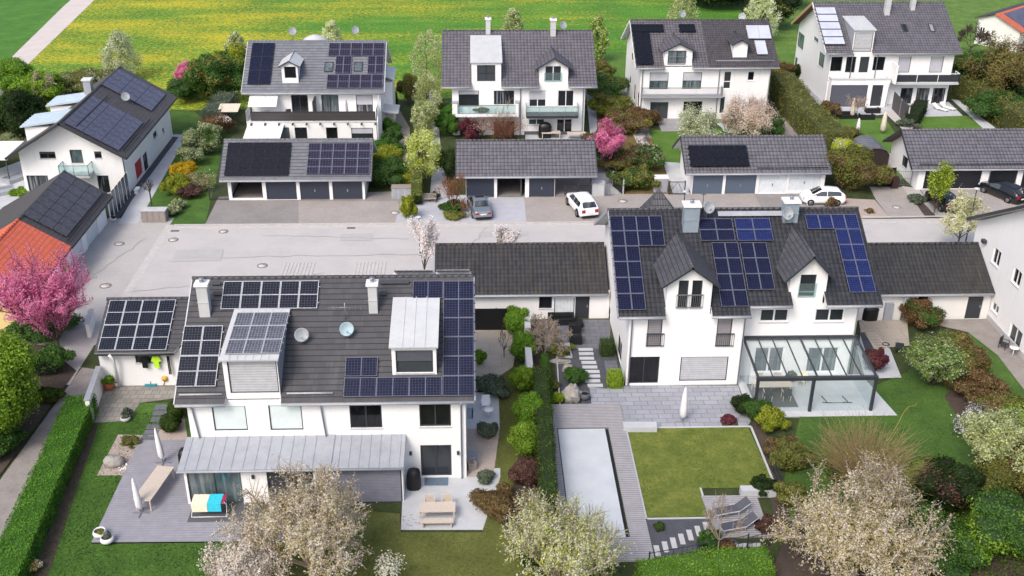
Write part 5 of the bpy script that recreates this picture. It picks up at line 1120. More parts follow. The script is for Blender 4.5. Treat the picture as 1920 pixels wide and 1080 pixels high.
h.dish((23.6, 123.2, 9.2), .5, .4, .4, .9); h.dish((30.6, 123.2, 9.2), .5, -.3, .4, .6); h.downpipe([(18.5, 115.5, 5.9), (18.4, 115.9, 5.5), (18.4, 115.92, 0)]); h.downpipe([(26.9, 115.5, 5.9), (26.9, 115.9, 5.5), (26.9, 115.92, 0)]); h.downpipe([(32.4, 115.5, 5.9), (32.5, 115.9, 5.5), (32.5, 115.92, 0)], 'white', .07)
h.snowguard('f', 26.4, 33.0, .9, 'zinc'); h.done()
# ================= back row D
h = House('terrace_house', 'large white house top right with collectors, zinc box dormer and roof terrace', 'house', (48, 128, 0))
h.slope('f', (120.6, 6.3), (128.1, 10.45)); h.slope('b', (135.6, 6.3), (128.1, 10.45)); x0, x1 = 40., 55.8; da, db = GY(1597, 97, 121.2)[0], GY(1635, 97, 121.2)[0]
h.slabs('roof', 'f', [(x0, da, 0, None), (da, db, .75, None), (db, x1, 0, None)], M['t_d'], soffit='brownwood'); h.slabs('roof', 'b', [(x0, x1, 0, None)], M['t_d'], soffit='brownwood'); h.ridge('f', x0, x1, M['t_d']); h.gutter('f', x0, da); h.gutter('f', db, x1)
M['lightwood'] = plain('pale_rafter_wood', '#a98a68', .7); h.verge('b', x0, 'lightwood', w=.1, t=.3); h.verge('f', x0, 'soffit', w=.08)
shell(h, 40.85, 55.2, 121.2, 135, 6.4, 10.3, 128.1, west=[W(1495, 61, 1507.5, 92, g='glassg'), W(1526.4, 53, 1535.7, 79, g='glassg'), W(1534.5, 98, 1545.5, 127, g='glassg'), W(1489, 106, 1494.6, 129)])
h.facade('y', 121.2, 40.85, 55.2, 2.95, 6.2, [W(1557.7, 106.5, 1579, 133.5, s=0), W(1586, 106.5, 1604, 136, s=0), W(1611.6, 106.5, 1628.7, 136, s=0), W(1637, 106.5, 1658.6, 132, s=0), W(1684, 106, 1707, 136, k='shutter'), W(1743.8, 106, 1768, 136, k='shutter')])
h.facade('y', 121.2, 40.85, 55.2, 0, 2.9, [W(1687.5, 165, 1710, 197, n=2, g='glassc', s=0), W(1717.3, 165, 1740.8, 197, n=2, g='glassc', s=0), W(1747.4, 165, 1770.7, 199, n=2, g='glassc', s=0)])
zt_ = GY(1620, 57, 121.2)[1]; p_ = h.at('f', *h.on('f', 1600, 31.5)); h.dormer_shed('f', da, db, 121.2, 6.2, zt_, (p_[2]-zt_)/(p_[1]-121.2), [dict(r=(da+.12, 6.25, db-.12, GY(1620, 61, 121.2)[1]), px=False, k='shutter', m='shutter_light')], 'zincl', 'zinc', oh=.2, seams=5)
h.panels('f', (1528.5, 12.7), (1567.5, 12.7), (1545, 83.2), 1, 5, M['pv_light'], fr='frame', h=.2, fw=.07)
h.skylight('f', 1689, 46, 1703, 60, 'glass'); h.skylight('f', 1739, 45, 1754, 60.5, 'shutter_cream')
h.chimney('f', 1658.5, 1668, 28.9, h=2.2, mat='zincl', d=.6); h.chimney('f', 1707.5, 1715.5, 19.6, h=1.8, mat='zincl', d=.6)
# flat-roofed garden extension with terrace
yx = 120.1; h.facade('y', yx, 40.95, 47.8, 0, 3.3, [W(1556.5, 159.5, 1625, 201, k='shutter', m='blindd'), W(1633.5, 159.5, 1654, 199, k='door')]); h.facade('x', 40.95, yx, 121.2, 0, 3.3, []); h.facade('x', 47.8, yx, 121.2, 0, 3.3, [], sgn=1)
m = MB(); m.box(40.9, yx-.05, 3.3, 47.85, yx+.25, 3.42); m.box(40.9, yx+.25, 3.3, 41.15, 121.18, 3.42); m.box(47.6, yx+.25, 3.3, 47.85, 121.18, 3.42); h.part(m, 'parapet_cap', M['zincl']); m = MB(); m.box(41.15, yx+.25, 2.6, 47.6, 121.18, 2.96); h.part(m, 'terrace_floor', M['pav_dark'])
m = MB(); m.box(48.3, 119.9, 2.75, 55.7, 121.2, 2.98); h.part(m, 'balcony', M['zincl']); h.rail([(48.3, 121.15), (48.3, 119.95), (55.65, 119.95), (55.65, 121.15)], 2.98, 1.05, 'panel', 'white')
m = MB(); m.box(47.95, 119.3, 2.98, 48.15, 121.2, 5.2); h.part(m, 'partition_screen', M['render'])
for xx in (43.3, 46.2): h.downpipe([(xx, 120.7, 6.2), (xx, 121.05, 5.8), (xx, 121.05, 3)])
h.downpipe([(47.95, 120.0, 3.2), (47.7, 120.0, 2.8), (47.6, 120.0, 0)]); h.done()
# west face blind of the extension
o = H_FR
# ================= small house beyond, top right
h = House('orange_roof_house', 'small white house with orange roof and solar panels behind the top right trees', 'house', (76, 150, 0), wallmat='render2')
P1 = np.array([*G(1826, 82), 0.]); P2 = np.array([*G(1907, 98), 0.]); dd_ = nrm(P2-P1); nb = np.array([-dd_[1], dd_[0], 0.]); nb = nb if nb[1] > 0 else -nb
def onwall(px, py):
    r_ = ray(px, py); t_ = np.dot(P1-CAM, nb)/np.dot(r_, nb); q_ = CAM+r_*t_; return float((q_-P1)@dd_), float(q_[2])
(ta, za), (tr_, zr_), (te, ze_) = onwall(1826, 33), onwall(1868, 27), onwall(1914, 57); Wp = lambda t_, z, b=0.: P1+dd_*t_+nb*b+np.array([0, 0, z])
h.wall.face([Wp(0, 0), Wp(te, 0), Wp(te, ze_), Wp(tr_, zr_), Wp(0, za)]); h.wall.face([Wp(0, 0), Wp(0, 0, 13), Wp(0, za, 13), Wp(0, za)]); h.wall.face([Wp(te, 0), Wp(te, 0, 13), Wp(te, ze_, 13), Wp(te, ze_)])
for nm, (t0, z0), (t1, z1), mt in (('roof', (tr_, zr_), (te+.5, ze_-.3), 't_or2'), ('roof', (-.4, za), (tr_, zr_), 't_c2')):
    m = MB(); v_ = nrm(Wp(t1, z1)-Wp(t0, z0)); L = float(np.linalg.norm(Wp(t1, z1)-Wp(t0, z0))); m.obox(Wp(t0, z0), nb, v_, np.cross(nb, v_)*(1 if np.cross(nb, v_)[2] > 0 else -1), -.4, 13.4, 0, L, .02, .18); h.part(m, nm, M[mt])
    if mt == 't_or2': m = MB(); N_ = np.cross(nb, v_)*(1 if np.cross(nb, v_)[2] > 0 else -1); m.obox(Wp(t0, z0), nb, v_, N_, 1.2, 10, .5, L-.6, .2, .26); h.part(m, 'solar_panel', M['pv_l'])
m = MB()
for c_ in (1579, 1599): pass
(wa_, wz), (wb_, _) = onwall(1837, 58), onwall(1847, 58); m.obox(P1, dd_, (0, 0, 1), -nb, wa_, wb_, wz-.75, wz+.65, 0, .04); o = h.part(m, 'window', M['white']); m = MB(); wm_ = (wa_+wb_)/2
m.obox(P1, dd_, (0, 0, 1), -nb, wa_+.08, wm_-.05, wz-.67, wz+.57, .04, .05); m.obox(P1, dd_, (0, 0, 1), -nb, wm_+.05, wb_-.08, wz-.67, wz+.57, .04, .05); h.part(m, 'pane', M['glass'], o); h.done()
# ---------------------------------------------------------------- setting sheets
LV = [0]; LO = [0.]
def sheet(name, pts, mat, z=None, px=True, kind='structure', thick=None):
    if z is None: LV[0] += 1; z = .012+.004*LV[0]+LO[0]
    P = [G(*p) if px else p for p in pts]; m = MB()
    if thick:
        m.prism([(x, y, 0.0) for x, y in P], (0, 0, thick))
    else: m.face([(x, y, z) for x, y in P])
    return setting(name, m, M[mat] if isinstance(mat, str) else mat, kind)
m = MB(); m.face([(-900, -200, 0), (900, -200, 0), (900, 2500, 0), (-900, 2500, 0)]); setting('ground', m, M['rough'])
sheet('meadow', [(-200, 112), (200, 131), (200, 420), (-200, 420)], 'meadow', px=False)
sheet('crop_field', [(-400, 60), (-47.6, 60), (-58.3, 130.8), (-63, 175), (-88, 420), (-400, 420)], 'field', px=False)
sheet('far_grass', [(30, 132), (200, 132), (200, 420), (60, 420), (42, 170)], lawn('far_olive_grass', '#3c5a1c', '#55752a', '#74903e', .5, fine=.4, fs=4), px=False)
sheet('field_track', [(-47.3, 60), (-44.4, 60), (-57.4, 134), (-61.2, 175), (-84, 420), (-88, 420), (-65.0, 175), (-60.3, 134)], 'path_pale', px=False)
sheet('garden_ground', [(-48, 40), (62, 40), (62, 131), (20, 126), (-20, 123), (-46, 112)], 'rough', px=False)
# back gardens
LV[0] = 7
sheet('lawn', [(320, 205), (362, 208), (400, 240), (385, 258), (318, 255)], 'lawn_r')
sheet('lawn', [(283, 345), (352, 255), (420, 270), (405, 335), (385, 422), (314, 425), (322, 395), (262, 400)], 'lawn_l')
sheet('path', [(222, 420), (258, 420), (352, 253), (318, 253)], 'pav_conc')
sheet('gravel_strip', [(205, 412), (221, 412), (335, 258), (322, 257)], 'gravel_dark')
sheet('footpath', [(742, 375), (775, 375), (768, 240), (745, 200), (728, 205)], 'pav_side'); sheet('footpath', [(785, 398), (850, 398), (828, 300), (818, 180), (800, 165), (812, 300), (805, 380)], 'pav_cob')
sheet('lawn', [(1158, 100), (1180, 100), (1180, 165), (1120, 170), (1130, 100)], 'lawn_b'); sheet('lawn', [(1450, 100), (1500, 100), (1495, 150), (1465, 130)], 'lawn_b')
sheet('terrace', [(985, 253), (1115, 253), (1110, 275), (985, 275)], 'pav_conc'); sheet('path', [(1098, 170), (1115, 170), (1160, 365), (1118, 365)], 'pav_conc')
sheet('garden_plot', [(1118, 195), (1200, 195), (1235, 300), (1258, 335), (1265, 365), (1165, 365), (1120, 260)], 'brownplot')
sheet('path', [(1160, 155), (1180, 160), (1210, 228), (1225, 260), (1200, 262), (1180, 230)], 'pav_side')
sheet('stone_path', [(1186, 252), (1206, 250), (1232, 300), (1212, 306)], 'gravel_pale'); sheet('lawn', [(1215, 245), (1300, 245), (1420, 240), (1500, 250), (1500, 320), (1270, 320), (1240, 300)], 'lawn_b')
sheet('terrace', [(1231, 222), (1330, 222), (1330, 247), (1240, 248)], 'deck'); sheet('path', [(1243, 305), (1285, 308), (1292, 366), (1262, 366)], 'pav_conc')
sheet('path', [(1450, 225), (1472, 222), (1545, 300), (1520, 318)], 'pav_side')
sheet('terrace', [(1490, 150), (1520, 148), (1550, 205), (1560, 222), (1522, 222)], 'pav_big'); sheet('terrace', [(1545, 200), (1672, 196), (1680, 215), (1560, 224)], 'pav_conc')
sheet('lawn', [(1545, 226), (1660, 224), (1700, 285), (1690, 340), (1620, 320), (1560, 262)], 'lawn_b'); sheet('path', [(1660, 215), (1675, 205), (1715, 240), (1698, 250)], 'gravel_pale')
sheet('terrace', [(1700, 196), (1778, 193), (1805, 219), (1735, 222)], 'pav_conc'); sheet('lawn', [(1725, 221), (1815, 219), (1845, 245), (1725, 245)], 'lawn_b')
sheet('path', [(1783, 188), (1797, 190), (1870, 245), (1845, 245)], 'pav_conc')
sheet('gravel_path', [(1660, 290), (1680, 290), (1672, 345), (1650, 345)], 'gravel_pale')
# street and drives
LV[0] = 7; LO[0] = .002
sheet('street', [(-26.6, 69.5), (75, 69.5), (75, 87.6), (-26.6, 86.6)], 'asphalt', px=False); sheet('yard', [(-33, 60.8), (-26.6, 60.8), (-26.6, 88.5), (-33, 88.5)], 'asphalt2', px=False)
sheet('gutter_strip', [(-26.9, 66), (-26.25, 66), (-26.25, 87), (-26.9, 87)], 'strip', px=False)
sheet('drive', [(383, 425), (770, 422), (760, 368), (735, 360), (410, 370)], 'pav_grey'); sheet('drive', [(560, 424), (765, 422), (745, 378), (560, 378)], 'pav_beige')
sheet('forecourt', [(740, 422), (987, 418), (982, 366), (755, 368)], 'pav_cob'); sheet('forecourt', [(987, 418), (1192, 416), (1165, 300), (1115, 300), (1058, 330), (1056, 366), (982, 366)], 'pav_beige')
sheet('drive', [(1192, 416), (1440, 414), (1412, 362), (1160, 362)], 'pav_beige'); sheet('drive', [(1440, 414), (1590, 412), (1565, 355), (1412, 362)], 'pav_grey'); sheet('bed', [(1588, 412), (1668, 410), (1640, 376), (1560, 372)], 'gravel_tan')
sheet('drive', [(1668, 410), (1735, 409), (1693, 352), (1630, 352), (1642, 376)], 'pav_beige'); sheet('path', [(1735, 409), (1760, 409), (1722, 355), (1690, 350)], 'asphalt2'); sheet('bed', [(1735, 409), (1757, 409), (1722, 373), (1709, 373)], 'soil')
sheet('drive', [(1757, 409), (1930, 407), (1930, 350), (1722, 352)], 'pav_beige')
for i_, (a_, b_, c_, d_) in enumerate(((-22.4, 92.6, -10.4, 99), (-.8, 92.85, 10.8, 99.2), (20.3, 93.4, 32.3, 99.7), (41.8, 94.2, 60.8, 101))): sheet('garage_floor', [(a_, b_), (c_, b_), (c_, d_), (a_, d_)], 'pav_grey', px=False)
m = MB()
for x0, x1 in ((-26.2, 34.3), (34.4, 60)):
    y = 86.75+.012*(x0+26)
    m.box(x0, y, 0, x1, y+.16, .14)
setting('kerb', m, M['strip'])
m = MB(); m.box(-26.2, 86.2, 0.02, 60, 86.7, .07); setting('gutter', m, M['strip'])
m = MB()
for (cx_, cy_, w, l) in ((-14.2, 76.5, 2.6, 5.2), (-8.5, 76.5, 2.6, 5.2)):
    for i in range(9): m.box(cx_-w/2+i*w/9, cy_-l/2, .02, cx_-w/2+i*w/9+.17, cy_+l/2, .075)
setting('parking_pavers', m, M['strip'])
for i, (px, py, r, lab) in enumerate(((224, 458.5, .42, 'pale round manhole cover in the yard by the dark solar garage'), (198, 537.5, .45, 'pale round manhole cover in the yard nearest the pink tree'), (325, 451, .42, 'brownish round manhole cover right of the gutter strip'), (492, 499.5, .42, 'pale round manhole cover in the street behind the long grey roof'), (419, 435.5, .4, 'pale round manhole cover near the drive kerb'), (741, 400, .42, 'grey round manhole cover at the right end of the stained drive'), (1168, 378.5, .45, 'pale round manhole cover beside the black gate'), (1681, 390, .42, 'ringed manhole cover in the drive before the black gate'), (812, 378, .35, 'round cover on pale cobbles beside the bench'), (1380, 462, .1, ''))):
    if not lab: continue
    x, y = G(px, py); t = thing('manhole_cover', lab, 'manhole', (x, y, .0), 'round manhole covers')
    m = MB(); m.lathe([(r, 0), (r, .09), (r-.1, .092), (r-.1, .05)], (x, y, 0), 20); m.build('ring', M['manring'], t); m = MB(); m.lathe([(r-.1, .0), (r-.1, .088), (0, .094)], (x, y, 0), 20); m.build('cover', M['manhole'], t)
for (px, py, lab) in ((328, 434, 'small iron road drain in the kerb gutter at the far left'), (658.5, 428.5, 'small iron road drain in the kerb gutter below the garage row')):
    x, y = G(px, py); m = MB(); m.box(x-.35, y-.15, .02, x+.35, y+.15, .062); 
    for i in range(6): m.box(x-.3+i*.11, y-.12, .062, x-.25+i*.11, y+.12, .07)
    tag(m.build('road_drain', M['plinth']), lab, 'drain', 'road drains')
# front gardens: left house
LV[0] = 7
sheet('side_path', [(-24.4, 40), (-27.8, 40), (-27.15, 50.4), (-26.5, 63), (-25.0, 62.6), (-25.1, 57)], 'pav_side', px=False)
sheet('lawn', [(155, 760), (345, 755), (450, 1030), (430, 1090), (30, 1090)], 'lawn_l'); sheet('soil_strip', [(166, 798), (186, 795), (88, 1090), (58, 1090)], 'soil')
sheet('patio', [(190, 722), (350, 722), (350, 745), (262, 757), (242, 791), (168, 794)], 'pav_fl'); sheet('gravel_bed', [(222, 816), (268, 817), (236, 893), (182, 893)], 'gravel_tan')
sheet('gravel_bed', [(262, 828), (345, 775), (352, 826), (352, 832)], 'gravel_tan')
m = MB(); P = [G(172, 1021), G(437, 1019), G(760, 1000), (-3.8, 48.2), (-15.6, 50.2), G(352, 827), G(265, 829)]
P = [G(172, 1021), (-8.2, 44.85), (-8.2, 48.3), (-15.9, 48.3), (-15.9, 54.2), G(262, 829)]
m.prism([(x, y, 0) for x, y in P], (0, 0, .14), 0, 1)
o = m.build('terrace', [M['deckb'], M['black']]); o['kind'] = 'structure'
m = MB()
for (px, py) in ((303, 765), (300, 776), (296, 788), (288, 802), (284, 813), (278, 824)): x, y = G(px, py); m.box(x-.42, y-.28, 0, x+.42, y+.28, .08)
setting('stepping_stones', m, M['pav_dark'])
sheet('lawn', [(690, 960), (750, 965), (752, 1000), (905, 1000), (1000, 960), (1000, 1090), (640, 1090), (640, 1000)], 'lawn_m'); sheet('lawn', [(430, 1020), (700, 955), (700, 1090), (400, 1090)], 'lawn_m')
sheet('garden_strip', [(893, 690), (975, 690), (1015, 1000), (905, 1000), (905, 830), (930, 780)], 'lawn_m'); sheet('planting_bed', [(980, 600), (1018, 600), (1045, 765), (1025, 1000), (945, 1000), (965, 900), (985, 760)], 'soil')
sheet('terrace', [(752, 996), (757, 880), (868, 880), (938, 880), (938, 897), (905, 996)], 'pav_conc'); sheet('terrace', [(868, 738), (935, 738), (937, 806), (868, 806)], 'pav_conc'); sheet('gravel_bed', [(868, 806), (937, 806), (925, 897), (868, 897)], 'gravel_tan')
sheet('yard', [(888, 621), (975, 621), (962, 690), (888, 740)], 'beigeslab')
m = MB()
for a, b in ((( 870, 846), (897, 868)), ((868, 768), (887, 787))): (x0, y0), (x1, y1) = G(a[0], b[1]), G(b[0], a[1]); m.box(x0, y0, 0, x1, y1, .09)
setting('light_well', m, M['pav_conc'])
m = MB()
for a, b in ((( 870, 847.5), (895, 867)), ((868, 769), (885, 786.5))): (x0, y0), (x1, y1) = G(a[0], b[1]), G(b[0], a[1]); m.box(x0, y0, 0.05, x1-.0, y1, .1)
setting('light_well_grate', m, M['steel'])
sheet('ramp_mat', [(796, 897), (841, 897), (840, 913), (796, 913)], plain('blue_grey_mat', '#5d7080', .9))
# front right garden
LV[0] = 7
sheet('terrace', [(985, 600), (1146, 600), (1142, 655), (1068, 655), (985, 640)], 'pav_dark'); sheet('gravel_bed', [(1040, 655), (1150, 655), (1182, 735), (1120, 765), (1045, 765)], 'gravel_dark')
sheet('terrace', [(1105, 727), (1138, 730), (1150, 724), (1385, 724), (1408, 790), (1400, 803), (1172, 812), (1160, 765), (1110, 765)], 'pav_big')
sheet('bed', [(1383, 722), (1410, 722), (1460, 900), (1500, 930), (1455, 1005), (1445, 930), (1432, 850), (1405, 785)], 'soil'); sheet('bed', [(1350, 783), (1382, 785), (1385, 803), (1354, 802)], 'soil')
m = MB(); P = [G(1018, 765), G(1160, 763), G(1172, 812), G(1209, 975), G(1224, 1062), G(1040, 1062), G(1038, 970)]; x0, x1 = G(1018, 765)[0], G(1160, 763)[0]
pw = (4.86, 44.75, 7.9, 54.85)
for (a, b, c, d) in ((x0, 42.9, pw[0]-.06, 57.6), (pw[2]+.06, 42.9, 9.0, 57.6), (pw[0]-.06, pw[3]+.06, pw[2]+.06, 57.6), (pw[0]-.06, 42.9, pw[2]+.06, pw[1]-.06)): m.box(a, b, 0, c, d, .16)
setting('pool_deck', m, M['deck'])
m = MB(); m.box(pw[0], pw[1], .0, pw[2]-.16, pw[3], .13); o = m.build('pool_cover', M['pool']); tag(o, 'long pale grey cover closed over the swimming pool', 'pool cover')
m = MB(); m.box(pw[2]-.16, pw[1], 0, pw[2], pw[3], .05); setting('pool_edge_gap', m, M['black'])
sheet('lawn', [(9.12, 46.4), (12.5, 46.4), (12.6, 48.9), (16.75, 48.9), (16.6, 54.9), (9.05, 54.9)], 'lawn_p', px=False)
m = MB()
for b in ((9.0, 46.3, 9.1, 55.0), (9.1, 46.22, 12.5, 46.32), (9.1, 54.9, 16.8, 55.02), (16.72, 48.9, 16.84, 54.9), (12.45, 46.3, 12.55, 48.9)): m.box(b[0], b[1], 0, b[2], b[3], .1)
setting('lawn_edging', m, M['pav_conc'])
sheet('gravel_bed', [(9.0, 42.5), (14.4, 42.5), (13.8, 44.0), (12.3, 46.2), (9.05, 46.2)], 'gravel_dark', px=False)
m = MB(); P = [G(1314, 933), G(1418, 932), G(1445, 1010), G(1345, 1010)]; m.prism([(x, y, 0) for x, y in P], (0, 0, .14)); setting('deck', m, M['deck'])
m = MB()
for i in range(7):
    x, y = G(1232+i*15.4, 1035-i*7.4, 0); m.box(x-.14, y-.42, 0, x+.14, y+.42, .09)
for px, py in ((1338, 985),): pass
for (px, py) in ((1400, 1024), (1405, 1040)): x, y = G(px, py); m.box(x-.75, y-.14, 0, x+.75, y+.14, .09)
setting('stepping_stones', m, M['concrete'])
m = MB()
for i, (px, py) in enumerate(((1098, 657), (1099, 665), (1100, 673.5), (1104, 681.5), (1106, 690), (1110, 698.5), (1111, 707), (1111, 716), (1116, 724.5))): x, y = G(px, py); m.box(x-.5, y-.17, 0, x+.5, y+.17, .1)
setting('stepping_stones', m, M['pav_conc'])
sheet('lawn', [(1500, 783), (1700, 700), (1760, 640), (1930, 600), (1930, 1090), (1500, 1090), (1470, 900)], 'lawn_r')
m = MB(); m.box(17.0, 55.95, 0, 26.3, 60.9, .13)
P = [(17.0, 55.95), (26.25, 55.95), (25.55, 60.9), (17.1, 60.9)]; m = MB(); m.prism([(x, y, 0) for x, y in P], (0, 0, .1)); setting('terrace', m, M['pav_conc'])
m = MB(); x0, y0 = G(1425, 755); x1, y1 = G(1500, 722); m.box(17.6, 57.0, .1, 20.3, 59.8, .115); setting('rug', m, M['plinth'])
sheet('terrace', [(1615, 602), (1702, 602), (1700, 628), (1640, 628), (1622, 712), (1688, 711), (1668, 655), (1610, 658)], 'pav_conc'); sheet('terrace', [(1605, 650), (1668, 655), (1690, 710), (1622, 712)], 'pav_conc')
sheet('terrace', [(1610, 604), (1700, 602), (1705, 650), (1620, 657)], 'beigeslab'); sheet('gravel_strip', [(1611, 625), (1622, 625), (1640, 660), (1622, 660)], 'gravel_dark')
sheet('path', [(1755, 602), (1850, 601), (1925, 680), (1925, 740), (1870, 668), (1815, 625), (1757, 612)], 'pav_side'); sheet('bed', [(1770, 745), (1800, 715), (1925, 850), (1925, 985), (1880, 960), (1830, 840)], 'soil')
sheet('planting_bed', [(1500, 940), (1725, 980), (1925, 1000), (1925, 1090), (1440, 1090)], 'soil')
sheet('side_bed', [(-36, 40), (-28.0, 40), (-27.3, 50.4), (-26.7, 62.5), (-30, 66), (-36, 66)], 'soil', px=False); sheet('verge', [(0, 340), (40, 340), (45, 420), (0, 430)], 'pav_side')
sheet('terrace', [(0, 318), (50, 300), (62, 365), (40, 415), (0, 430)], 'pav_conc')

M['patch'] = mottled('darker_asphalt_repair', [(.25, lin('#a5a3a2')), (.75, lin('#b2b0af'))], 1.2, .92, fine=.4, fscale=10); M['crack'] = plain('tar_crack_filler', '#969392', .8)
for q in (((330, 470), (420, 468), (414, 490), (322, 492)), ((640, 440), (700, 439), (698, 452), (637, 453)), ((900, 436), (990, 435), (992, 444), (900, 445)), ((205, 470), (235, 468), (228, 482), (196, 484))): sheet('asphalt_patch', q, 'patch', z=.068)
rr = rs(77); m = MB()
for (a, b) in (((-24, 80.2), (9, 80.6)), ((-18, 84.5), (-6, 83.6)), ((12, 83.9), (34, 84.3)), ((-26.6, 74), (-12, 77.2)), ((-2, 78), (1, 86)), ((-31.5, 72), (-28, 84))):
    n = 24; P = [np.array([a[0]+(b[0]-a[0])*i/n+rr.normal()*.10, a[1]+(b[1]-a[1])*i/n+rr.normal()*.10]) for i in range(n+1)]
    for p, q in zip(P[:-1], P[1:]):
        d = (q-p)/np.linalg.norm(q-p); s_ = np.array([-d[1], d[0]])*.022; m.face([(*(p-s_), .072), (*(q-s_), .072), (*(q+s_), .072), (*(p+s_), .072)])
setting('road_seam', m, M['crack'])
# ---------------------------------------------------------------- cars
M['tyre'] = plain('tyre_rubber', '#17181a', .85); M['rim'] = plain('alloy_rim', '#8e9298', .35, metal=.7); M['tail'] = plain('red_tail_lamp', '#a01f2c', .25); M['lamp'] = plain('clear_headlamp', '#b8c0c8', .15); M['plate'] = plain('number_plate', '#dfe2e6', .5)
def carpaint(n, h, metal=.0):
    t = NT(n); t.fin(lin(h), .3, metal); t.b.inputs['Coat Weight'].default_value = .6; t.b.inputs['Coat Roughness'].default_value = .05; return t.mat
M['c_silver'] = carpaint('silver_grey_paint', '#8b9399', .5); M['c_white'] = carpaint('white_car_paint', '#f0f1f4'); M['c_black'] = carpaint('black_car_paint', '#14151a')
def interp(x, P):
    for (a, b), (c, d) in zip(P[:-1], P[1:]):
        if x <= c: t = (x-a)/(c-a); t = t*t*(3-2*t)*.5+t*.5; return b+(d-b)*t
    return P[-1][1]
def car(label, loc, rz, paint, L=4.4, Wd=1.76, H=1.42, kind='sedan', cat='car', roofglass=False):
    """x = length axis, front at +x. lofted shell; greenhouse glass set on it"""
    t = thing('parked_car', label, cat, (0, 0, 0), 'cars parked outside the garages'); hw = Wd/2
    if kind == 'sedan': top = [(-.5, .86), (-.47, .93), (-.30, .97), (-.16, 1.36), (-.02, H), (.10, H-.03), (.26, .98), (.30, .95), (.47, .80), (.5, .62)]
    elif kind == 'hatch': top = [(-.5, .80), (-.485, 1.02), (-.42, 1.22), (-.33, H-.06), (-.12, H), (.05, H-.03), (.30, 1.02), (.44, .88), (.5, .60)]
    else: top = [(-.5, .82), (-.485, 1.05), (-.42, 1.25), (-.34, H-.1), (-.1, H), (.08, H-.03), (.25, 1.1), (.44, .96), (.5, .70)]
    belt = [(-.5, .80), (-.47, .90), (-.3, .93), (0, .90), (.28, .90), (.46, .76), (.5, .58)] if kind != 'suv' else [(-.5, .80), (-.46, .98), (0, .98), (.26, 1.0), (.45, .9), (.5, .66)]
    wid = [(-.5, .80), (-.44, .95), (-.2, 1.0), (.2, 1.0), (.40, .95), (.5, .74)]
    n = 34; V = []; K = 9
    for i in range(n+1):
        f = -.5+i/n; x = f*L; w = interp(f, wid)*hw; b = interp(f, belt); tp = max(interp(f, top), b+.02); g = (tp-b); ww = w*.94
        zb = .22 if abs(f) < .44 else .22+(abs(f)-.44)*2.0
        tw = ww-min(g, .5)*.42
        V.append([(x, 0, zb), (x, w*.9, zb), (x, w, zb+.16), (x, w*1.0, (zb+b)/2+.05), (x, ww, b), (x, tw+(ww-tw)*.12, b+g*.82), (x, tw*.86, tp-.012*(g > .1)), (x, tw*.45, tp+.012*(g > .1)), (x, 0, tp+.02*(g > .1))])
    m = MB()
    for sgn in (1, -1):
        P = [[np.array([a, b*sgn, c]) for a, b, c in r] for r in V]
        for i in range(n):
            for k in range(K-1):
                m.face([P[i][k], P[i+1][k], P[i+1][k+1], P[i][k+1]] if sgn > 0 else [P[i][k+1], P[i+1][k+1], P[i+1][k], P[i][k]], 0, sm=True)
        for r in (P[0], P[-1]): m.face(r if sgn > 0 else list(reversed(r)), 0)
    b = m.build('body', [paint], t)
    # glass
    def strip(pts, off=.012): 
        g = MB(); g.face(pts); return g
    def surf(f, side, lev):  # point on greenhouse side: lev 0 belt .. 1 near roof edge
        w = interp(f, wid)*hw; bb = interp(f, belt); tp = max(interp(f, top), bb+.02); g = tp-bb; ww = w*.94; tw = ww-min(g, .5)*.42
        q = (ww+.012, bb+.03); r = (tw+(ww-tw)*.12+.014, bb+g*.80); return np.array([f*L, side*(q[0]+(r[0]-q[0])*lev), q[1]+(r[1]-q[1])*lev])
    sw = {'sedan': (-.22, -.01, .005, .235), 'hatch': (-.38, -.06, -.045, .26), 'suv': (-.36, -.05, -.035, .22)}[kind]
    for side in (1, -1):
        for a, c in ((sw[0], sw[1]), (sw[2], sw[3])):
            g = MB(); N_ = 8; fs = [a+(c-a)*i/N_ for i in range(N_+1)]
            for i in range(N_): g.face([surf(fs[i], side, .05), surf(fs[i+1], side, .05), surf(fs[i+1], side, 1.), surf(fs[i], side, 1.)], sm=True)
            g.build('side_window', M['glass'], t)
    def slope_glass(f0, f1, name):
        g = MB(); N_ = 6
        for i in range(N_):
            q = []
            for f in (f0+(f1-f0)*i/N_, f0+(f1-f0)*(i+1)/N_):
                w = interp(f, wid)*hw; bb = interp(f, belt); tp = max(interp(f, top), bb+.02); gg = tp-bb; tw = w*.94-min(gg, .5)*.42; q.append((f*L, tw*.84, tp+.012)); q.append((f*L, tw*.42, tp+.036))
            (a, a2, c, c2) = q
            for s_ in (1, -1): g.face([(a[0], a[1]*s_, a[2]), (c[0], c[1]*s_, c[2]), (c2[0], c2[1]*s_, c2[2]), (a2[0], a2[1]*s_, a2[2])], sm=True)
            g.face([(a2[0], a2[1], a2[2]), (c2[0], c2[1], c2[2]), (c2[0], -c2[1], c2[2]), (a2[0], -a2[1], a2[2])], sm=True)
        return g.build(name, M['glass'], t)
    ws = {'sedan': ((.11, .245), (-.285, -.165)), 'hatch': ((.07, .28), (-.475, -.365)), 'suv': ((.09, .245), (-.475, -.37))}[kind]
    slope_glass(*ws[0], 'windscreen'); slope_glass(*ws[1], 'rear_window')
    if roofglass: g = MB(); g.box(-.02*L, -.38, H+.012, .08*L, .38, H+.03); g.build('sunroof', M['glass'], t)
    wr = .32 if kind != 'suv' else .37
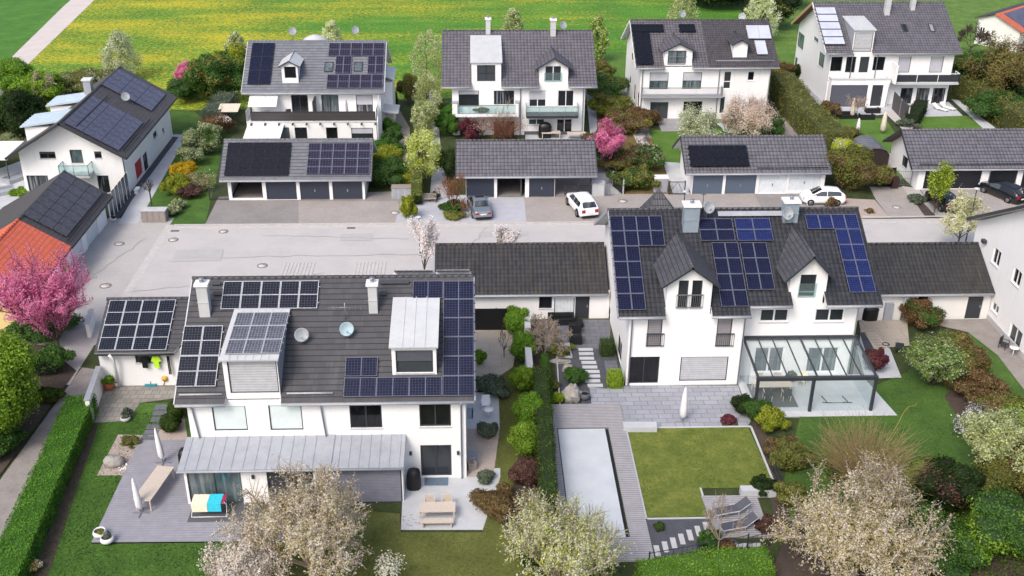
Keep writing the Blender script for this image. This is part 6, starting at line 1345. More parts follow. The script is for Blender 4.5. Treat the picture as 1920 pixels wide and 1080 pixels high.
    for fx in (-.30, .31):
        for side in (1, -1):
            c = (fx*L, side*(hw-.02), wr); w = MB(); w.lathe([(wr*.6, -.11), (wr, -.10), (wr, .06), (wr*.93, .08), (wr*.6, .08)], c, 20, ax=(0, side, 0)); wh = w.build('wheel', M['tyre'], t)
            w = MB(); w.lathe([(.03, .08), (wr*.25, .065), (wr*.6, .085), (wr*.62, .05)], c, 14, ax=(0, side, 0)); w.build('rim', M['rim'], wh)
            a = MB(); cc = (fx*L, side*(hw*.985), wr); a.lathe([(wr*1.0, .0), (wr*1.16, .012), (wr*1.18, -.02)], cc, 22, ax=(0, side, 0)); a.build('wheel_arch', M['black'] if kind == 'suv' else paint, t)
    xr = -.5*L
    for side in (1, -1):
        g = MB(); g.box(xr-.012, side*hw*.46 if side > 0 else -hw*.80, .66, xr+.14, hw*.80 if side > 0 else -hw*.46, .82 if kind == 'sedan' else .95); g.build('tail_light', M['tail'], t)
        g = MB(); g.box(.455*L, side*hw*.52 if side > 0 else -hw*.86, .60, .487*L, hw*.86 if side > 0 else -hw*.52, .74); g.build('headlight', M['lamp'], t)
        g = MB(); g.box(.2*L, side*hw*.93 if side > 0 else -hw*1.12, .92, .245*L, hw*1.12 if side > 0 else -hw*.93, 1.04); g.build('wing_mirror', paint, t)
    g = MB(); g.box(xr-.03, -.26, .62 if kind == 'sedan' else .55, xr+.05, .26, .73 if kind == 'sedan' else .66); g.build('number_plate', M['plate'], t)
    g = MB(); g.box(xr-.03, -hw*.8, .28, xr+.1, hw*.8, .42); g.box(.46*L, -hw*.7, .26, .497*L, hw*.7, .40); g.build('bumper_trim', M['black'], t)
    t.location = (loc[0], loc[1], .02); t.rotation_euler = (0, 0, rz); return t
c0 = G(892, 416); c1 = G(926, 415)
car('silver grey sedan with red tail lamps parked before the blue garage doors', (.3, 89.5, 0), R_(98), M['c_silver'], 4.47, 1.74, 1.41, 'sedan', roofglass=True)
car('white sport utility car parked askew before the gated carport', (9.5, 89.75, 0), R_(103), M['c_white'], 4.6, 1.9, 1.64, 'suv')
car('small white hatchback standing sideways before the white garage doors', (31.75, 91.15, 0), R_(177), M['c_white'], 3.95, 1.7, 1.48, 'hatch')
car('dark car half hidden behind the yellow-green young trees', (42.5, 90.1, 0), R_(98), M['c_black'], 4.1, 1.75, 1.5, 'hatch')
car('black estate car at the right edge before the black garage door', (49.1, 92.3, 0), R_(114), M['c_black'], 4.6, 1.85, 1.5, 'hatch')
# ---------------------------------------------------------------- trees and shrubs (base pixel on the ground, top pixel for the height)
def hgt(px, py, pt, pb=None):
    x, y = G(px, py); return (x, y), max(GY(pb or px, pt, y)[1], .3)
def T(px, py, pt, name, lab, **k):
    b, h = hgt(px, py, pt); return tree(name, b, h, lab, **k)
def OT(px, py, pt, rad, lab, mats, name='tree', **k):
    b, h = hgt(px, py, pt); return oval_tree(name, b, h, rad, lab, mats, **k)
def BU(px, py, w, h, lab, mat, name='bush', d=None, **k):
    """bush whose visible middle of the foot is at px,py; w, h in metres"""
    x, y = G(px, py); d = d or w; return blob(name, (x, y+d/2*.8), w/2, d/2, h/2, F[mat], lab=lab, **k)
f = F
# --- far side: blossom trees at the meadow edge
for i, (px, py, pt, rad, lab, mats) in enumerate((
    (232, 150, 60, 2.3, 'tall pale blossoming tree at the meadow behind the solar-roof house', ('pear', 'silver')),
    (448, 138, 58, 1.5, 'pale blossoming tree at the left corner behind the pale grey roof', ('pearl', 'silver')),
    (627, 135, 38, 1.6, 'pale blossoming tree behind the ridge between two satellite dishes', ('pearl', 'pear')),
    (962, 105, 14, 1.6, 'pale blossoming tree behind the ridge of the violet roof house', ('pearl', 'silver')),
    (1119, 118, 28, 1.4, 'slim pale green tree right of the violet roof at the meadow', ('pearl', 'spring')),
    (1277, 70, -18, 2.2, 'pale leafy tree behind the two-tone roof, left of the pair', ('pearl', 'silver')),
    (1424, 78, -15, 2.4, 'pale leafy tree behind the two-tone roof, right of the pair', ('pearl', 'pear')))):
    OT(px, py, pt, rad, lab, [f[q] for q in mats], 'blossom_tree', seed=20+i, n=7000, size=.17, trunk=.08, group='trees along the meadow edge')
# row of young pears along the cobbled path
for i, (px, py, pt, rad, lab, sz) in enumerate(((803, 190, 58, 2.0, 'tallest farthest pale tree of the row by the cobbled path', .15), (802, 228, 142, 1.5, 'second farthest pale green tree of the row by the cobbled path', .14), (798, 262, 190, 1.3, 'third pale green tree of the row by the cobbled path', .14), (794, 346, 246, 1.65, 'nearest yellow-green young tree of the row, behind the wooden bench', .14))):
    OT(px, py, pt, rad, lab, [f['pearl'] if i < 3 else f['lime'], f['silver'] if i < 3 else f['pearl']], 'young_tree', seed=40+i, n=5500, size=sz, trunk=.2 if i == 3 else .1, shape='col', group='row of young trees by the cobbled path')
BU(770, 200, 3.2, 4.0, 'dark bare-looking round tree beside the pale row at the meadow', 'olive', 'round_tree', seed=3, n=3500, extra=(F['purple'], .35))
# --- top left garden of the solar-roof house
BU(20, 190, 7, 4.0, 'bright green broad shrub at the left edge beside the farm track', 'springb', seed=5, n=5000, size=.18); BU(60, 200, 6, 3.6, 'bright green shrub mass behind the blue metal dormers', 'spring', seed=6, n=4500, size=.18)
T(85, 195, 130, 'blossom_tree', 'small white-pink blossoming tree behind the blue metal dormers', mats=[f['pinkp'], f['silver']], seed=7, rad=1.5, leaves=3500, size=.14, spread=.7, r0=.06); BU(140, 182, 8, 2.2, 'pale olive shrubs between meadow and the solar-roof house chimney', 'olive', seed=8, n=4000, size=.15, extra=(F['silver'], .5))
BU(35, 285, 6.5, 6.0, 'dark evergreen conifer left of the solar-roof house', 'dark', 'conifer', seed=9, n=6000, size=.16, nl=12); BU(72, 235, 2.0, 2.6, 'dark red shrub between conifer and metal dormers', 'purple', seed=10, n=1200); BU(8, 262, 4, 2.5, 'russet shrub at the left edge above the terrace', 'brown', seed=11, n=1500); BU(12, 290, 4, 1.8, 'grey-green shrub at the left edge above the white awning', 'silver', seed=12, n=1500)
BU(3, 245, 3.4, 3.6, 'mid green shrub at the far left edge below the track', 'hedge', seed=13, n=2000)
# --- between left house and the balcony house
T(352, 170, 118, 'cherry_tree', 'small pink blossoming tree at the meadow left of the big green bush', mats=[f['pinkr'], f['pink']], seed=14, rad=1.5, leaves=6000, size=.15, spread=.9, r0=.07, trunk=.25, levels=3)
BU(400, 205, 6.5, 5.6, 'large dark green round bush right of the far pink tree', 'laurel', seed=15, n=9000, size=.18, nl=14, extra=(F['olive'], .4)); BU(440, 165, 6.5, 4.6, 'yellow-green large bush against the left of the pale grey roof', 'gold', seed=16, n=8000, size=.18, nl=12, extra=(F['laurel'], .45)); BU(345, 198, 5, 2.8, 'dark green low bush under the far pink tree', 'laurel', seed=17, n=3500)
hedge('rounded_hedge', [G(400, 245), G(432, 208)], 2.2, 2.3, F['grey'], 18, lab='rounded grey-green hedge beside the garden parasol', size=.13, wob=.4)
BU(402, 262, 3.4, 2.4, 'russet bush with white blossom beside the boarded balcony house', 'brownr', seed=19, n=2500, extra=(F['white'], .25)); BU(378, 300, 4.4, 3.2, 'large round pale-flowered evergreen bush left of the garage row', 'silver', seed=20, n=6500, size=.13, nl=12, extra=(F['laurel'], .35)); BU(355, 318, 2.8, 2.0, 'pale-flowered bush in front of the biggest round one', 'silver', seed=21, n=2000, extra=(F['laurel'], .4))
BU(344, 345, 2.4, 2.1, 'golden yellow forsythia bush in the left lawn', 'forsy', seed=22, n=3200, size=.1); BU(328, 374, 2.5, 2.2, 'bright yellow-green bush in the left lawn before the forsythia', 'gold', seed=23, n=3200, size=.1); BU(350, 380, 2.4, 1.3, 'dark purple low shrub beside the yellow-green bush', 'purple', seed=24, n=1500)
twig_bush('bush', G(378, 358), 1.4, 2.0, M['twig_y'], 'thin silvery bush with bare stems in the left lawn', 25, 70, leaf=F['silver'], nleaf=1600, size=.1)
BU(333, 396, 1.3, 1.0, 'pale-flowered small bush farther from the wooden bin box', 'silver', seed=26, n=900, group='small flowered bushes by the bin box'); BU(321, 408, 1.4, 1.0, 'pale-flowered small bush right beside the wooden bin box', 'silver', seed=27, n=900, group='small flowered bushes by the bin box')
T(285, 390, 332, 'pollard_tree', 'small bare pollard tree on a thin trunk behind the bin box', mats=None, leaves=0, seed=28, rad=0.8, spread=1.2, levels=3, n0=7, nch=4, trunk=.62, r0=.07, bark=M['bark'], minr=.015)
# --- by the footpath and bench
for i, (px, py, w, hh, lab, mt) in enumerate(((735, 222, 1.5, 3.4, 'dark slim conifer against the balcony house side wall', 'dark'), (730, 262, 2.0, 2.3, 'dark green cubic hedge bush left of the brown path', 'hedge'), (735, 285, 2.2, 2.4, 'dark green cubic bush along the brown path', 'laurel'), (716, 300, 4.0, 1.3, 'low clipped hedge in front of the balcony house corner', 'hedge'), (728, 325, 3.8, 2.4, 'light olive rounded bush beside the grey garage roof', 'gold'), (716, 362, 4.6, 2.8, 'big dark green laurel bush at the garage corner', 'laurel'), (774, 300, 1.3, 2.2, 'small clipped bush between the two garden paths', 'hedge'), (770, 360, 2.6, 1.6, 'olive low bush behind the bin box by the bench', 'gold'), (783, 330, 1.4, 1.6, 'leafy low bush under the nearest young tree', 'spring'), (838, 262, 3.0, 3.4, 'dark evergreen hedge bush left of the red maple', 'hedge'), (842, 345, 2.8, 3.8, 'tall thuja-like bush at the left end of the violet garage roof', 'thuja'), (838, 230, 1.8, 2.4, 'dark bush on the path beside the loggia house', 'laurel'))):
    BU(px, py, w, hh, lab, mt, seed=50+i, n=int(900*w), size=.11)
hedge('trellis_hedge', [G(782, 384), G(782, 352)], 1.0, 2.2, F['grass'], 62, lab='tall airy green hedge behind the wooden bench', size=.12, dens=70); BU(764, 416, 1.5, 2.3, 'yellow-green upright shrub on the kerb by the street lamp', 'gold', seed=63, n=2200, size=.11)
BU(781, 388, .95, 1.0, 'clipped box ball in a dark pot left of the bench', 'dark', seed=64, n=900, size=.07); BU(816, 378, .85, .95, 'clipped box ball in a dark pot right of the bench', 'dark', seed=65, n=900, size=.07)
T(850, 402, 325, 'bare_tree', 'rusty bare spreading tree on the cobbles before the blue door', mats=[f['brownr']], seed=66, rad=1.7, leaves=2600, size=.08, spread=1.1, levels=4, n0=6, nch=4, trunk=.2, r0=.06, bark=M['twig_r'], minr=.014)
BU(849, 405, 2.2, 1.1, 'dark green planting at the foot of the rusty bare tree', 'laurel', 'ground_plants', seed=67, n=1600); BU(850, 418, 2.0, .7, 'straw-coloured grass clump before the rusty bare tree', 'grass', 'grass_clump', seed=68, n=1500)
# --- loggia house garden
T(880, 262, 222, 'maple_tree', 'dark red maple before the loggia house', mats=[f['maple']], seed=70, rad=1.6, leaves=6000, size=.12, spread=1.3, levels=3, r0=.06, trunk=.2); twig_bush('bush', G(944, 262), 2.3, 3.0, M['twig_r'], 'brown bare bush before the middle of the loggia house', 71, 110, leaf=F['brown'], nleaf=1500)
T(905, 262, 218, 'bare_tree', 'slender pale bare tree between the two loggia doors', mats=[f['pinkp']], seed=72, leaves=900, size=.09, spread=.4, levels=3, r0=.04); T(945, 262, 183, 'bare_tree', 'tall thin bare birch-like tree before the loggia house', mats=None, leaves=0, seed=73, rad=1.5, spread=.8, levels=3, nch=4, r0=.05, bark=M['barkl'], minr=.012)
T(1136, 322, 222, 'cherry_tree', 'bright pink blossoming cherry at the right end of the violet garage', mats=[f['pinkr'], f['pink']], seed=74, wig=0.09, rad=2.15, leaves=14000, size=0.13, spread=.9, levels=3, n0=8, nch=6, trunk=.22, r0=.11, upw=0.9, jit=0.12)
BU(1126, 312, 3.0, 3.6, 'dark green hedge bush beneath the bright pink cherry', 'laurel', seed=75, n=2500)
# --- brown garden between B and C
for i, (px, py, w, hh, lab, mt, ex) in enumerate(((1130, 195, 6.0, 3.0, 'dark green round shrub right of the loggia house', 'laurel', 'olive'), (1150, 228, 5.0, 2.6, 'olive shrub below the dark round shrub', 'olive', 'gold'), (1175, 262, 5.5, 2.2, 'brown-gold shrub in the dry plot beside the stone path', 'brown', 'gold'), (1205, 245, 4.0, 2.2, 'ochre brown shrub at the left corner of the wooden terrace', 'brown', 'brownr'), (1140, 290, 4.5, 2.0, 'dry brown shrub right of the bright pink cherry', 'brown', 'olive'), (1168, 330, 5.0, 1.8, 'brown low shrub mass above the black gate', 'brown', 'olive'), (1212, 330, 4.5, 2.4, 'dark green shrub above the concrete bin box', 'laurel', 'silver'), (1185, 365, 4.0, 2.0, 'dark green shrub right of the black gate', 'laurel', 'olive'), (1206, 365, 3.0, 2.4, 'olive green shrub left of the concrete bin box', 'olive', 'laurel'), (1128, 155, 3.4, 3.0, 'brownish shrub at the meadow right of the violet roof', 'olive', 'brown'))):
    BU(px, py, w, hh, lab, mt, seed=80+i, n=int(650*w), size=.13, extra=(F[ex], .4))
T(1195, 320, 255, 'bare_tree', 'bare brown crooked tree over the dry plot', mats=[f['brown']], seed=92, rad=2.2, leaves=1500, size=.1, spread=1.3, levels=4, nch=4, r0=.08, minr=.014)
T(1305, 290, 196, 'blossom_tree', 'cream-white blossoming tree before the two-tone roof house', mats=[f['pear'], f['silver']], seed=93, rad=2.3, leaves=15000, size=.12, spread=1.3, levels=3, n0=9, nch=6, trunk=.12, r0=.1, upw=.5, jit=.22)
T(1400, 262, 176, 'cherry_tree', 'faded pink blossoming tree before the two-tone roof house', mats=[f['pinkp'], f['cherry']], seed=94, rad=2.9, leaves=15000, size=.12, spread=1.4, levels=3, n0=9, nch=6, trunk=.15, r0=.11, upw=.4, jit=.22)
BU(1455, 258, 3.4, 1.8, 'dark green low shrub right of the faded pink tree', 'laurel', seed=95, n=2000)
hedge('tall_hedge', [G(1462, 180), G(1500, 235), G(1560, 300)], 2.6, 3.0, F['olive'], 96, lab='long tall olive hedge climbing between the two right gardens', size=.15, dens=60, wob=.6); BU(1462, 165, 4.2, 3.2, 'yellow-brown shrub at the top end of the tall hedge', 'brown', seed=97, n=3000, extra=(F['forsy'], .3))
BU(1590, 300, 4.2, 3.0, 'brown-green shrub at the lower end of the tall hedge', 'olive', seed=98, n=3000, extra=(F['brown'], .5)); BU(1607, 372, 5.6, 4.3, 'large olive-brown bush right of the white garage doors', 'olive', seed=99, n=9000, size=.13, nl=13, extra=(F['brown'], .4)); BU(1588, 320, 3.0, 3.2, 'lime green young bush behind the large olive bush', 'lime', seed=100, n=2600, extra=(F['white'], .3))
# --- D garden
T(1604, 222, 178, 'bare_tree', 'small leafless pinkish tree on the terrace before the black screen', mats=[f['pinkp']], seed=101, rad=1.4, leaves=700, size=.08, spread=1.5, levels=3, trunk=.45, r0=.05, minr=.015, bark=M['barkl']); BU(1560, 222, 2.6, 1.7, 'brown round shrub beside the white lounger', 'brown', seed=102, n=1500); BU(1496, 150, 2.2, 2.0, 'dark shrub at the left foot of the terrace house', 'dark', seed=103, n=1400)
hedge('clipped_hedge', [G(1707, 238), G(1725, 210)], 1.5, 1.5, F['dark'], 104, lab='dark clipped hedge beside the grey privacy screen'); BU(1706, 243, 2.4, 1.0, 'low grey-green plants at the garage ridge behind the screen', 'grey', seed=105, n=1500)
hedge('long_hedge', [G(1800, 178), G(1850, 205), G(1925, 262)], 2.6, 2.6, F['olive'], 106, lab='long rough hedge along the path right of the terrace house', size=.15, wob=.7, dens=55)
BU(1880, 235, 7, 3.4, 'dark green laurel thicket at the right edge above the garage', 'laurel', seed=107, n=5000, size=.15)
# top right trees
T(1868, 190, 62, 'large_tree', 'large brown budding tree at the right edge, left crown', mats=[f['brown'], f['olive']], seed=110, rad=4.2, leaves=19000, size=.17, spread=1.1, levels=3, n0=9, nch=6, trunk=.15, r0=.16, jit=.3); T(1925, 170, 50, 'large_tree', 'large brown budding tree cut by the right edge', mats=[f['pinkp'], f['brown']], seed=111, rad=3.5, leaves=14000, size=.17, spread=1.0, levels=3, n0=8, nch=6, trunk=.15, r0=.16, jit=.3)
BU(1832, 165, 7, 4.2, 'dark green shrub between terrace house and the brown trees', 'laurel', seed=112, n=6000, size=.16, extra=(F['olive'], .4)); BU(1900, 200, 9, 4.5, 'dark shrub thicket below the brown trees at right', 'dark', seed=113, n=6000, size=.17)
T(1818, 100, 40, 'bare_tree', 'bare grey tree before the small orange-roof house', mats=None, leaves=0, seed=114, spread=.9, levels=4, nch=5, r0=.08, bark=M['bark'], minr=.03); BU(1480, 22, 9, 6, 'dark evergreen tree group behind the collector roof', 'dark', 'evergreen_tree', seed=115, n=6000, size=.2, nl=14)
for i, (px, py, w, hh) in enumerate(((1345, 28, 12, 6), (1385, 22, 10, 5), (1455, 62, 8, 6), (1320, 18, 9, 4.5))): BU(px, py, w, hh, ('dark woodland bush between the two pale trees', 'dark woodland bush right of centre beyond the two-tone roof', 'dark woodland bush between the two right-hand roofs', 'dark woodland bush beyond the left pale tree')[i], 'dark' if i != 3 else 'thuja', 'woodland_bush', seed=120+i, n=4000, size=.22, extra=(F['olive'], .3))
# --- street trees
T(796, 520, 408, 'magnolia_tree', 'white magnolia at the street lamp behind the long grey roof', mats=[f['magnolia'], f['white']], seed=130, rad=1.15, leaves=9000, size=0.12, spread=.42, levels=3, n0=6, nch=5, trunk=.15, r0=.07, upw=1.1, jit=.12); T(948, 500, 421, 'magnolia_tree', 'white magnolia behind the dark link garage roof', mats=[f['magnolia'], f['white']], seed=131, rad=1.0, leaves=6500, size=0.12, spread=.6, levels=3, n0=6, nch=5, trunk=.15, r0=.06, upw=1.1, jit=0.08)
T(1750, 405, 303, 'young_tree', 'narrow bright yellow-green young tree by the black cars', mats=[f['lime'], f['spring']], seed=132, rad=1.1, leaves=5500, size=.13, spread=.45, levels=3, n0=8, trunk=.15, r0=.05, upw=1.0); T(1794, 470, 358, 'blossom_tree', 'cream-blossomed street tree beside the right lamp post', mats=[f['pearl'], f['cherry']], seed=133, rad=1.6, leaves=7000, size=.12, spread=.75, levels=3, n0=8, trunk=.3, r0=.08, upw=.7)
BU(1724, 385, 1.6, .7, 'low grey plants in the bed between the drives', 'grey', 'ground_plants', seed=134, n=700); BU(1632, 402, .8, .4, 'small dark plant in the gravel bed by the drive', 'brown', 'ground_plants', seed=135, n=200)
# --- left edge
T(110, 654, 474, 'cherry_tree', 'large bright pink cherry before the orange roof', mats=[f['pink'], f['pinkr']], seed=140, strand=1, wig=0.09, rad=3.5, leaves=32000, size=0.1, spread=1.0, levels=3, n0=11, nch=7, trunk=.14, r0=.14, upw=1.0, jit=0.1)
b_, h_ = hgt(18, 850, 640); blob('round_tree', (b_[0]-1.2, b_[1]+2.2), 3.4, 3.2, 3.3, F['spring'], seed=141, n=22000, size=.14, nl=16, lab='big bright green round tree at the left edge', cat='tree')
BU(84, 715, 2.8, 1.9, 'dark green shrub with small flowers right of the bright round tree', 'laurel', seed=142, n=4000, extra=(F['grey'], .3)); BU(-8, 868, 2.8, 1.5, 'dark low shrub under the bright green round tree', 'laurel', seed=143, n=3500); BU(84, 762, 1.8, .9, 'dark ivy ground cover beside the side path', 'bed', 'ground_plants', seed=144, n=2600); BU(62, 655, 4.4, 1.5, 'dark low shrub beneath the large pink cherry', 'laurel', seed=145, n=3000)
hedge('clipped_hedge', [(-23.25, 40.6), (-24.62, 57.6)], 1.75, 1.3, F['hedgel'], 146, dens=230, size=.075, lab='long clipped green hedge along the side path', wob=.1)
BU(315, 820, 1.6, 1.35, 'dark clipped ball nearer the wooden terrace', 'thuja', 'clipped_ball', seed=147, n=3500, size=.07, nl=3); BU(328, 795, 1.5, 1.3, 'dark clipped ball nearer the house wall', 'thuja', 'clipped_ball', seed=148, n=3000, size=.07, nl=3)
BU(240, 842, 1.2, .45, 'low heather tuft in the gravel bed behind the boulder', 'olive', 'heather', seed=149, n=700, size=.06)
BU(236, 790, .8, .8, 'straggly plant in a white bowl on the stained patio', 'grey', 'potted_plant', seed=150, n=350, size=.07)
BU(60, 1078, .8, .6, 'clump of yellow and white daffodils in the lawn corner', 'forsy', 'flower_clump', seed=151, n=260, size=.07, extra=(F['white'], .35))
# big cherries in the foreground
T(585, 1085, 880, 'cherry_tree', 'large faded white-beige cherry in front of the verandah', mats=[f['cherry'], f['cherryg']], seed=160, bark=M['barkl'], minr=.004, strand=1, wig=0.11, j2=3.2, rad=3.8, leaves=28000, size=0.085, spread=1.25, levels=3, n0=13, nch=10, trunk=.16, r0=.17, upw=.45, jit=0.055, mix=.7, ln=0.6)
T(462, 1120, 985, 'cherry_tree', 'pale pink-grey cherry at the bottom edge left of the large one', mats=[f['white'], f['cherry']], seed=161, bark=M['barkl'], minr=.004, strand=1, wig=0.11, j2=2.6, rad=2.1, leaves=11000, size=0.08, spread=1.1, levels=3, n0=11, nch=9, trunk=.16, r0=.12, upw=.4, jit=0.06)
T(728, 1105, 1046, 'cherry_tree', 'small white blossom branches rising at the bottom edge', mats=[f['white'], f['pear']], seed=162, rad=1.0, leaves=1100, size=.09, spread=1.0, levels=3, n0=6, nch=4, r0=.05, jit=.12)
T(1050, 1110, 932, 'pear_tree', 'pale green-white blossoming tree over the near end of the pool', mats=[f['pear'], f['lime']], seed=163, bark=M['barkl'], minr=.004, strand=1, wig=0.11, j2=3.2, rad=2.9, leaves=20000, size=0.085, spread=1.15, levels=3, n0=13, nch=10, trunk=.15, r0=.14, upw=.7, jit=0.055, mix=.7, ln=0.6)
T(1600, 1085, 850, 'cherry_tree', 'huge faded beige cherry at the lower right with blossom-lined limbs', mats=[f['cherry'], f['cherryg']], seed=164, bark=M['barkl'], minr=.004, strand=1, wig=0.11, j2=3.2, rad=4.0, leaves=36000, size=0.085, spread=1.35, levels=3, n0=13, nch=10, trunk=.15, r0=.2, upw=.4, jit=0.055, mix=.6, ln=0.6)
twig_bush('bare_bush', G(1620, 905), 3.6, 3.4, M['twig_y'], 'wide bare straw-coloured bush below the glass garden room', 165, 330, minr=.006)
T(1745, 725, 628, 'willow_bush', 'bright spring-green upright bush beside the sandy lounge terrace', mats=[f['springb'], f['silver']], seed=166, strand=1, wig=0.08, j2=1.6, rad=1.95, leaves=17000, size=.11, spread=.95, levels=3, n0=14, nch=8, trunk=.05, r0=.07, upw=.95, jit=0.07); T(1850, 905, 768, 'blossom_tree', 'pale green blossoming small tree right of the dark lawn', mats=[f['pearl'], f['silver']], seed=167, wig=0.1, rad=2.0, leaves=20000, size=.1, spread=.95, levels=3, n0=10, nch=6, trunk=.12, r0=.09, upw=.8, jit=0.12)
T(1822, 810, 768, 'blossom_tree', 'small white-flowering shrub above the pale green tree', mats=[f['white'], f['grey']], seed=168, leaves=3500, size=.1, spread=.9, levels=3, n0=8, trunk=.1, r0=.04, jit=.14)
for i, (px, py, w, hh, lab, mt, ex) in enumerate(((1728, 625, 3.0, 2.0, 'orange-red low tree beside the sandy lounge terrace', 'brownr', 'laurel'), (1642, 705, 1.5, 1.9, 'dark red upright shrub right of the glass garden room', 'purple', 'maple'), (1818, 715, 3.2, 1.8, 'dry brown shrub right of the bright upright bush', 'brown', 'olive'), (1850, 770, 3.6, 1.8, 'brown shrub row in the right-hand bed', 'brown', 'brownr'), (1800, 668, 2.8, 1.0, 'dull olive shrub strip behind the bright upright bush', 'olive', 'brown'), (1895, 815, 3.4, 2.0, 'dark brown shrub at the right edge bed', 'olive', 'brown'), (1915, 815, 2.6, 2.0, 'bright green shrub at the right edge', 'springb', 'spring'), (1794, 985, 3.2, 3.0, 'dark bronze dome-shaped conifer in the lower right corner', 'dark', 'purple'), (1895, 960, 4.4, 3.0, 'dark orange-brown shrub at the lower right edge', 'olive', 'brownr'), (1900, 1075, 5.0, 2.6, 'dark green rough shrub in the bottom right corner', 'laurel', 'spring'), (1800, 1090, 4.6, 1.9, 'mid green rough shrub on the bottom edge at right', 'laurel', 'springb'), (1740, 1010, 2.4, 1.2, 'shaded green shrub behind the beige cherry', 'laurel', 'olive'), (1716, 935, 2.2, 1.7, 'bright green small bush in the shade of the huge cherry', 'springb', 'spring'))):
    BU(px, py, w, hh, lab, mt, seed=170+i, n=int(1300*w), size=.11, extra=(F[ex], .35), nl=12)
# strip between the two front houses
hedge('clipped_hedge', [G(1012, 735), G(1030, 1005)], .95, 2.0, F['thuja'], 190, dens=190, size=.08, lab='dark clipped hedge along the pool deck', wob=.16)
for i, (px, py, w, hh, lab, mt) in enumerate(((968, 640, 2.3, 2.2, 'bright green feathery bush beside the dark panel fence', 'springb'), (985, 690, 2.4, 2.4, 'bright bamboo-like bush between the two white wall posts', 'springb'), (982, 745, 2.2, 1.9, 'fresh green bush below the nearer white wall post', 'spring'), (990, 820, 2.4, 2.5, 'light green bamboo clump farther from the viewer by the pool hedge', 'springb'), (990, 875, 2.4, 2.5, 'light green bamboo clump nearer the viewer by the pool hedge', 'spring'), (992, 925, 2.4, 1.5, 'purple-brown low shrub in the bed beside the pool hedge', 'purple'), (985, 985, 2.0, 1.0, 'dark reddish ground plants beside the pool hedge', 'purple'), (935, 985, 3.0, 1.1, 'dry ochre low shrub at the corner of the concrete terrace', 'brown'), (922, 750, 2.6, 1.2, 'dark grass clump behind the white garden chair', 'grey'), (915, 830, 1.5, .9, 'grey-green lavender clump on the gravel beside the house', 'grey'), (910, 912, 1.2, .7, 'blue-grey lavender clump at the terrace corner', 'grey'), (900, 690, .8, 1.4, 'small plants climbing at the end of the solar roof', 'springb'))):
    BU(px, py, w, hh, lab, mt, seed=200+i, n=int(1500*w), size=.085, nl=8)
T(945, 672, 615, 'bare_tree', 'thin dark espalier tree in the sandy yard', mats=None, leaves=0, seed=213, rad=0.9, spread=.6, levels=3, nch=3, n0=4, r0=.04, minr=.012); T(1022, 668, 592, 'bare_tree', 'pale spreading leafless tree over the dark terrace', mats=None, leaves=0, seed=214, rad=1.7, spread=1.8, levels=4, n0=8, nch=5, trunk=.4, r0=.07, upw=.25, bark=M['barkl'], minr=.022)
# clipped garden shapes of the front right garden
def boxbush(px, py, w, d, h_, lab, mat, seed):
    x, y = G(px, py); return hedge('clipped_hedge', [(x, y), (x, y+d)], w, h_, F[mat], seed, dens=260, size=.06, lab=lab, wob=.06)
boxbush(1139, 671, .95, .95, 1.1, 'dark cube-shaped hedge nearer the garage', 'thuja', 220); boxbush(1154, 731, 1.0, 1.0, 1.05, 'bright green cube-shaped hedge at the terrace corner', 'hedge_y', 221)
BU(1080, 728, 1.6, 1.2, 'dark green rounded bush between the two boulders', 'laurel', seed=222, n=3000, size=.07); boxbush(1029, 762, .5, 5.2, .9, 'narrow clipped hedge along the gravel garden', 'hedge', 223); BU(1047, 761, .8, .8, 'bright yellow-green cushion bush at the deck corner', 'hedge_y', seed=224, n=1500, size=.07); BU(1050, 672, 2.0, .6, 'yellow-green sedum patch around the stone plate', 'gold', 'ground_plants', seed=225, n=2000, size=.07); BU(1040, 735, .8, .6, 'brown-green perennials inside the pale edging', 'olive', 'ground_plants', seed=226, n=900, size=.07)
BU(1236, 999, .7, .45, 'small dark cushion plant in the dark gravel', 'thuja', 'cushion_plant', seed=227, n=700, size=.06); BU(1335, 1035, 1.3, 1.0, 'dark green mounded shrub beside the stepping stones', 'laurel', seed=228, n=2500, size=.07); BU(1365, 1050, 1.2, .8, 'orange-brown leafed shrub beside the stone slabs', 'brownr', seed=229, n=1500, size=.08); BU(1440, 1012, 1.4, .9, 'reddish-brown leafed shrub at the lounger deck corner', 'purple', seed=230, n=1500, size=.08)
T(1345, 1040, 930, 'bare_tree', 'small leafless tree in front of the two sun loungers', mats=None, leaves=0, seed=231, rad=1.2, spread=.9, levels=4, n0=6, nch=4, trunk=.35, r0=.045, bark=M['barkl'], minr=.009)
for i, (px, py, w, hh, lab, mt) in enumerate(((1395, 785, 1.7, 1.2, 'dark evergreen bush between the terrace and glass room', 'dark'), (1420, 800, 1.8, 1.6, 'dark leafy bush at the glass room corner', 'laurel'), (1450, 818, 1.9, 1.5, 'yellow-green bush below the glass garden room', 'gold'), (1470, 870, 1.8, 1.4, 'brownish low shrub along the wire fence', 'brown'), (1488, 900, 2.4, 1.8, 'mixed olive shrub along the wire fence', 'olive'), (1440, 935, 1.6, .9, 'dark ground shrub beside the concrete bench', 'dark'), (1368, 798, 1.0, .35, 'dark red low plants in the terrace bed', 'maple'), (1486, 962, 2.0, 1.3, 'olive-brown shrub right of the lounger deck', 'olive'))):
    BU(px, py, w, hh, lab, mt, seed=240+i, n=int(1500*w), size=.085)
hedge('clipped_hedge', [G(1200, 1105), G(1330, 1085), G(1440, 1078)], 1.8, 1.2, F['springb'], 250, dens=200, size=.08, lab='bright green hedge along the bottom edge below the fence', wob=.25)
BU(1012, 1070, 2.4, .9, 'dark ground shrub under the pale blossoming tree', 'dark', seed=251, n=2000)
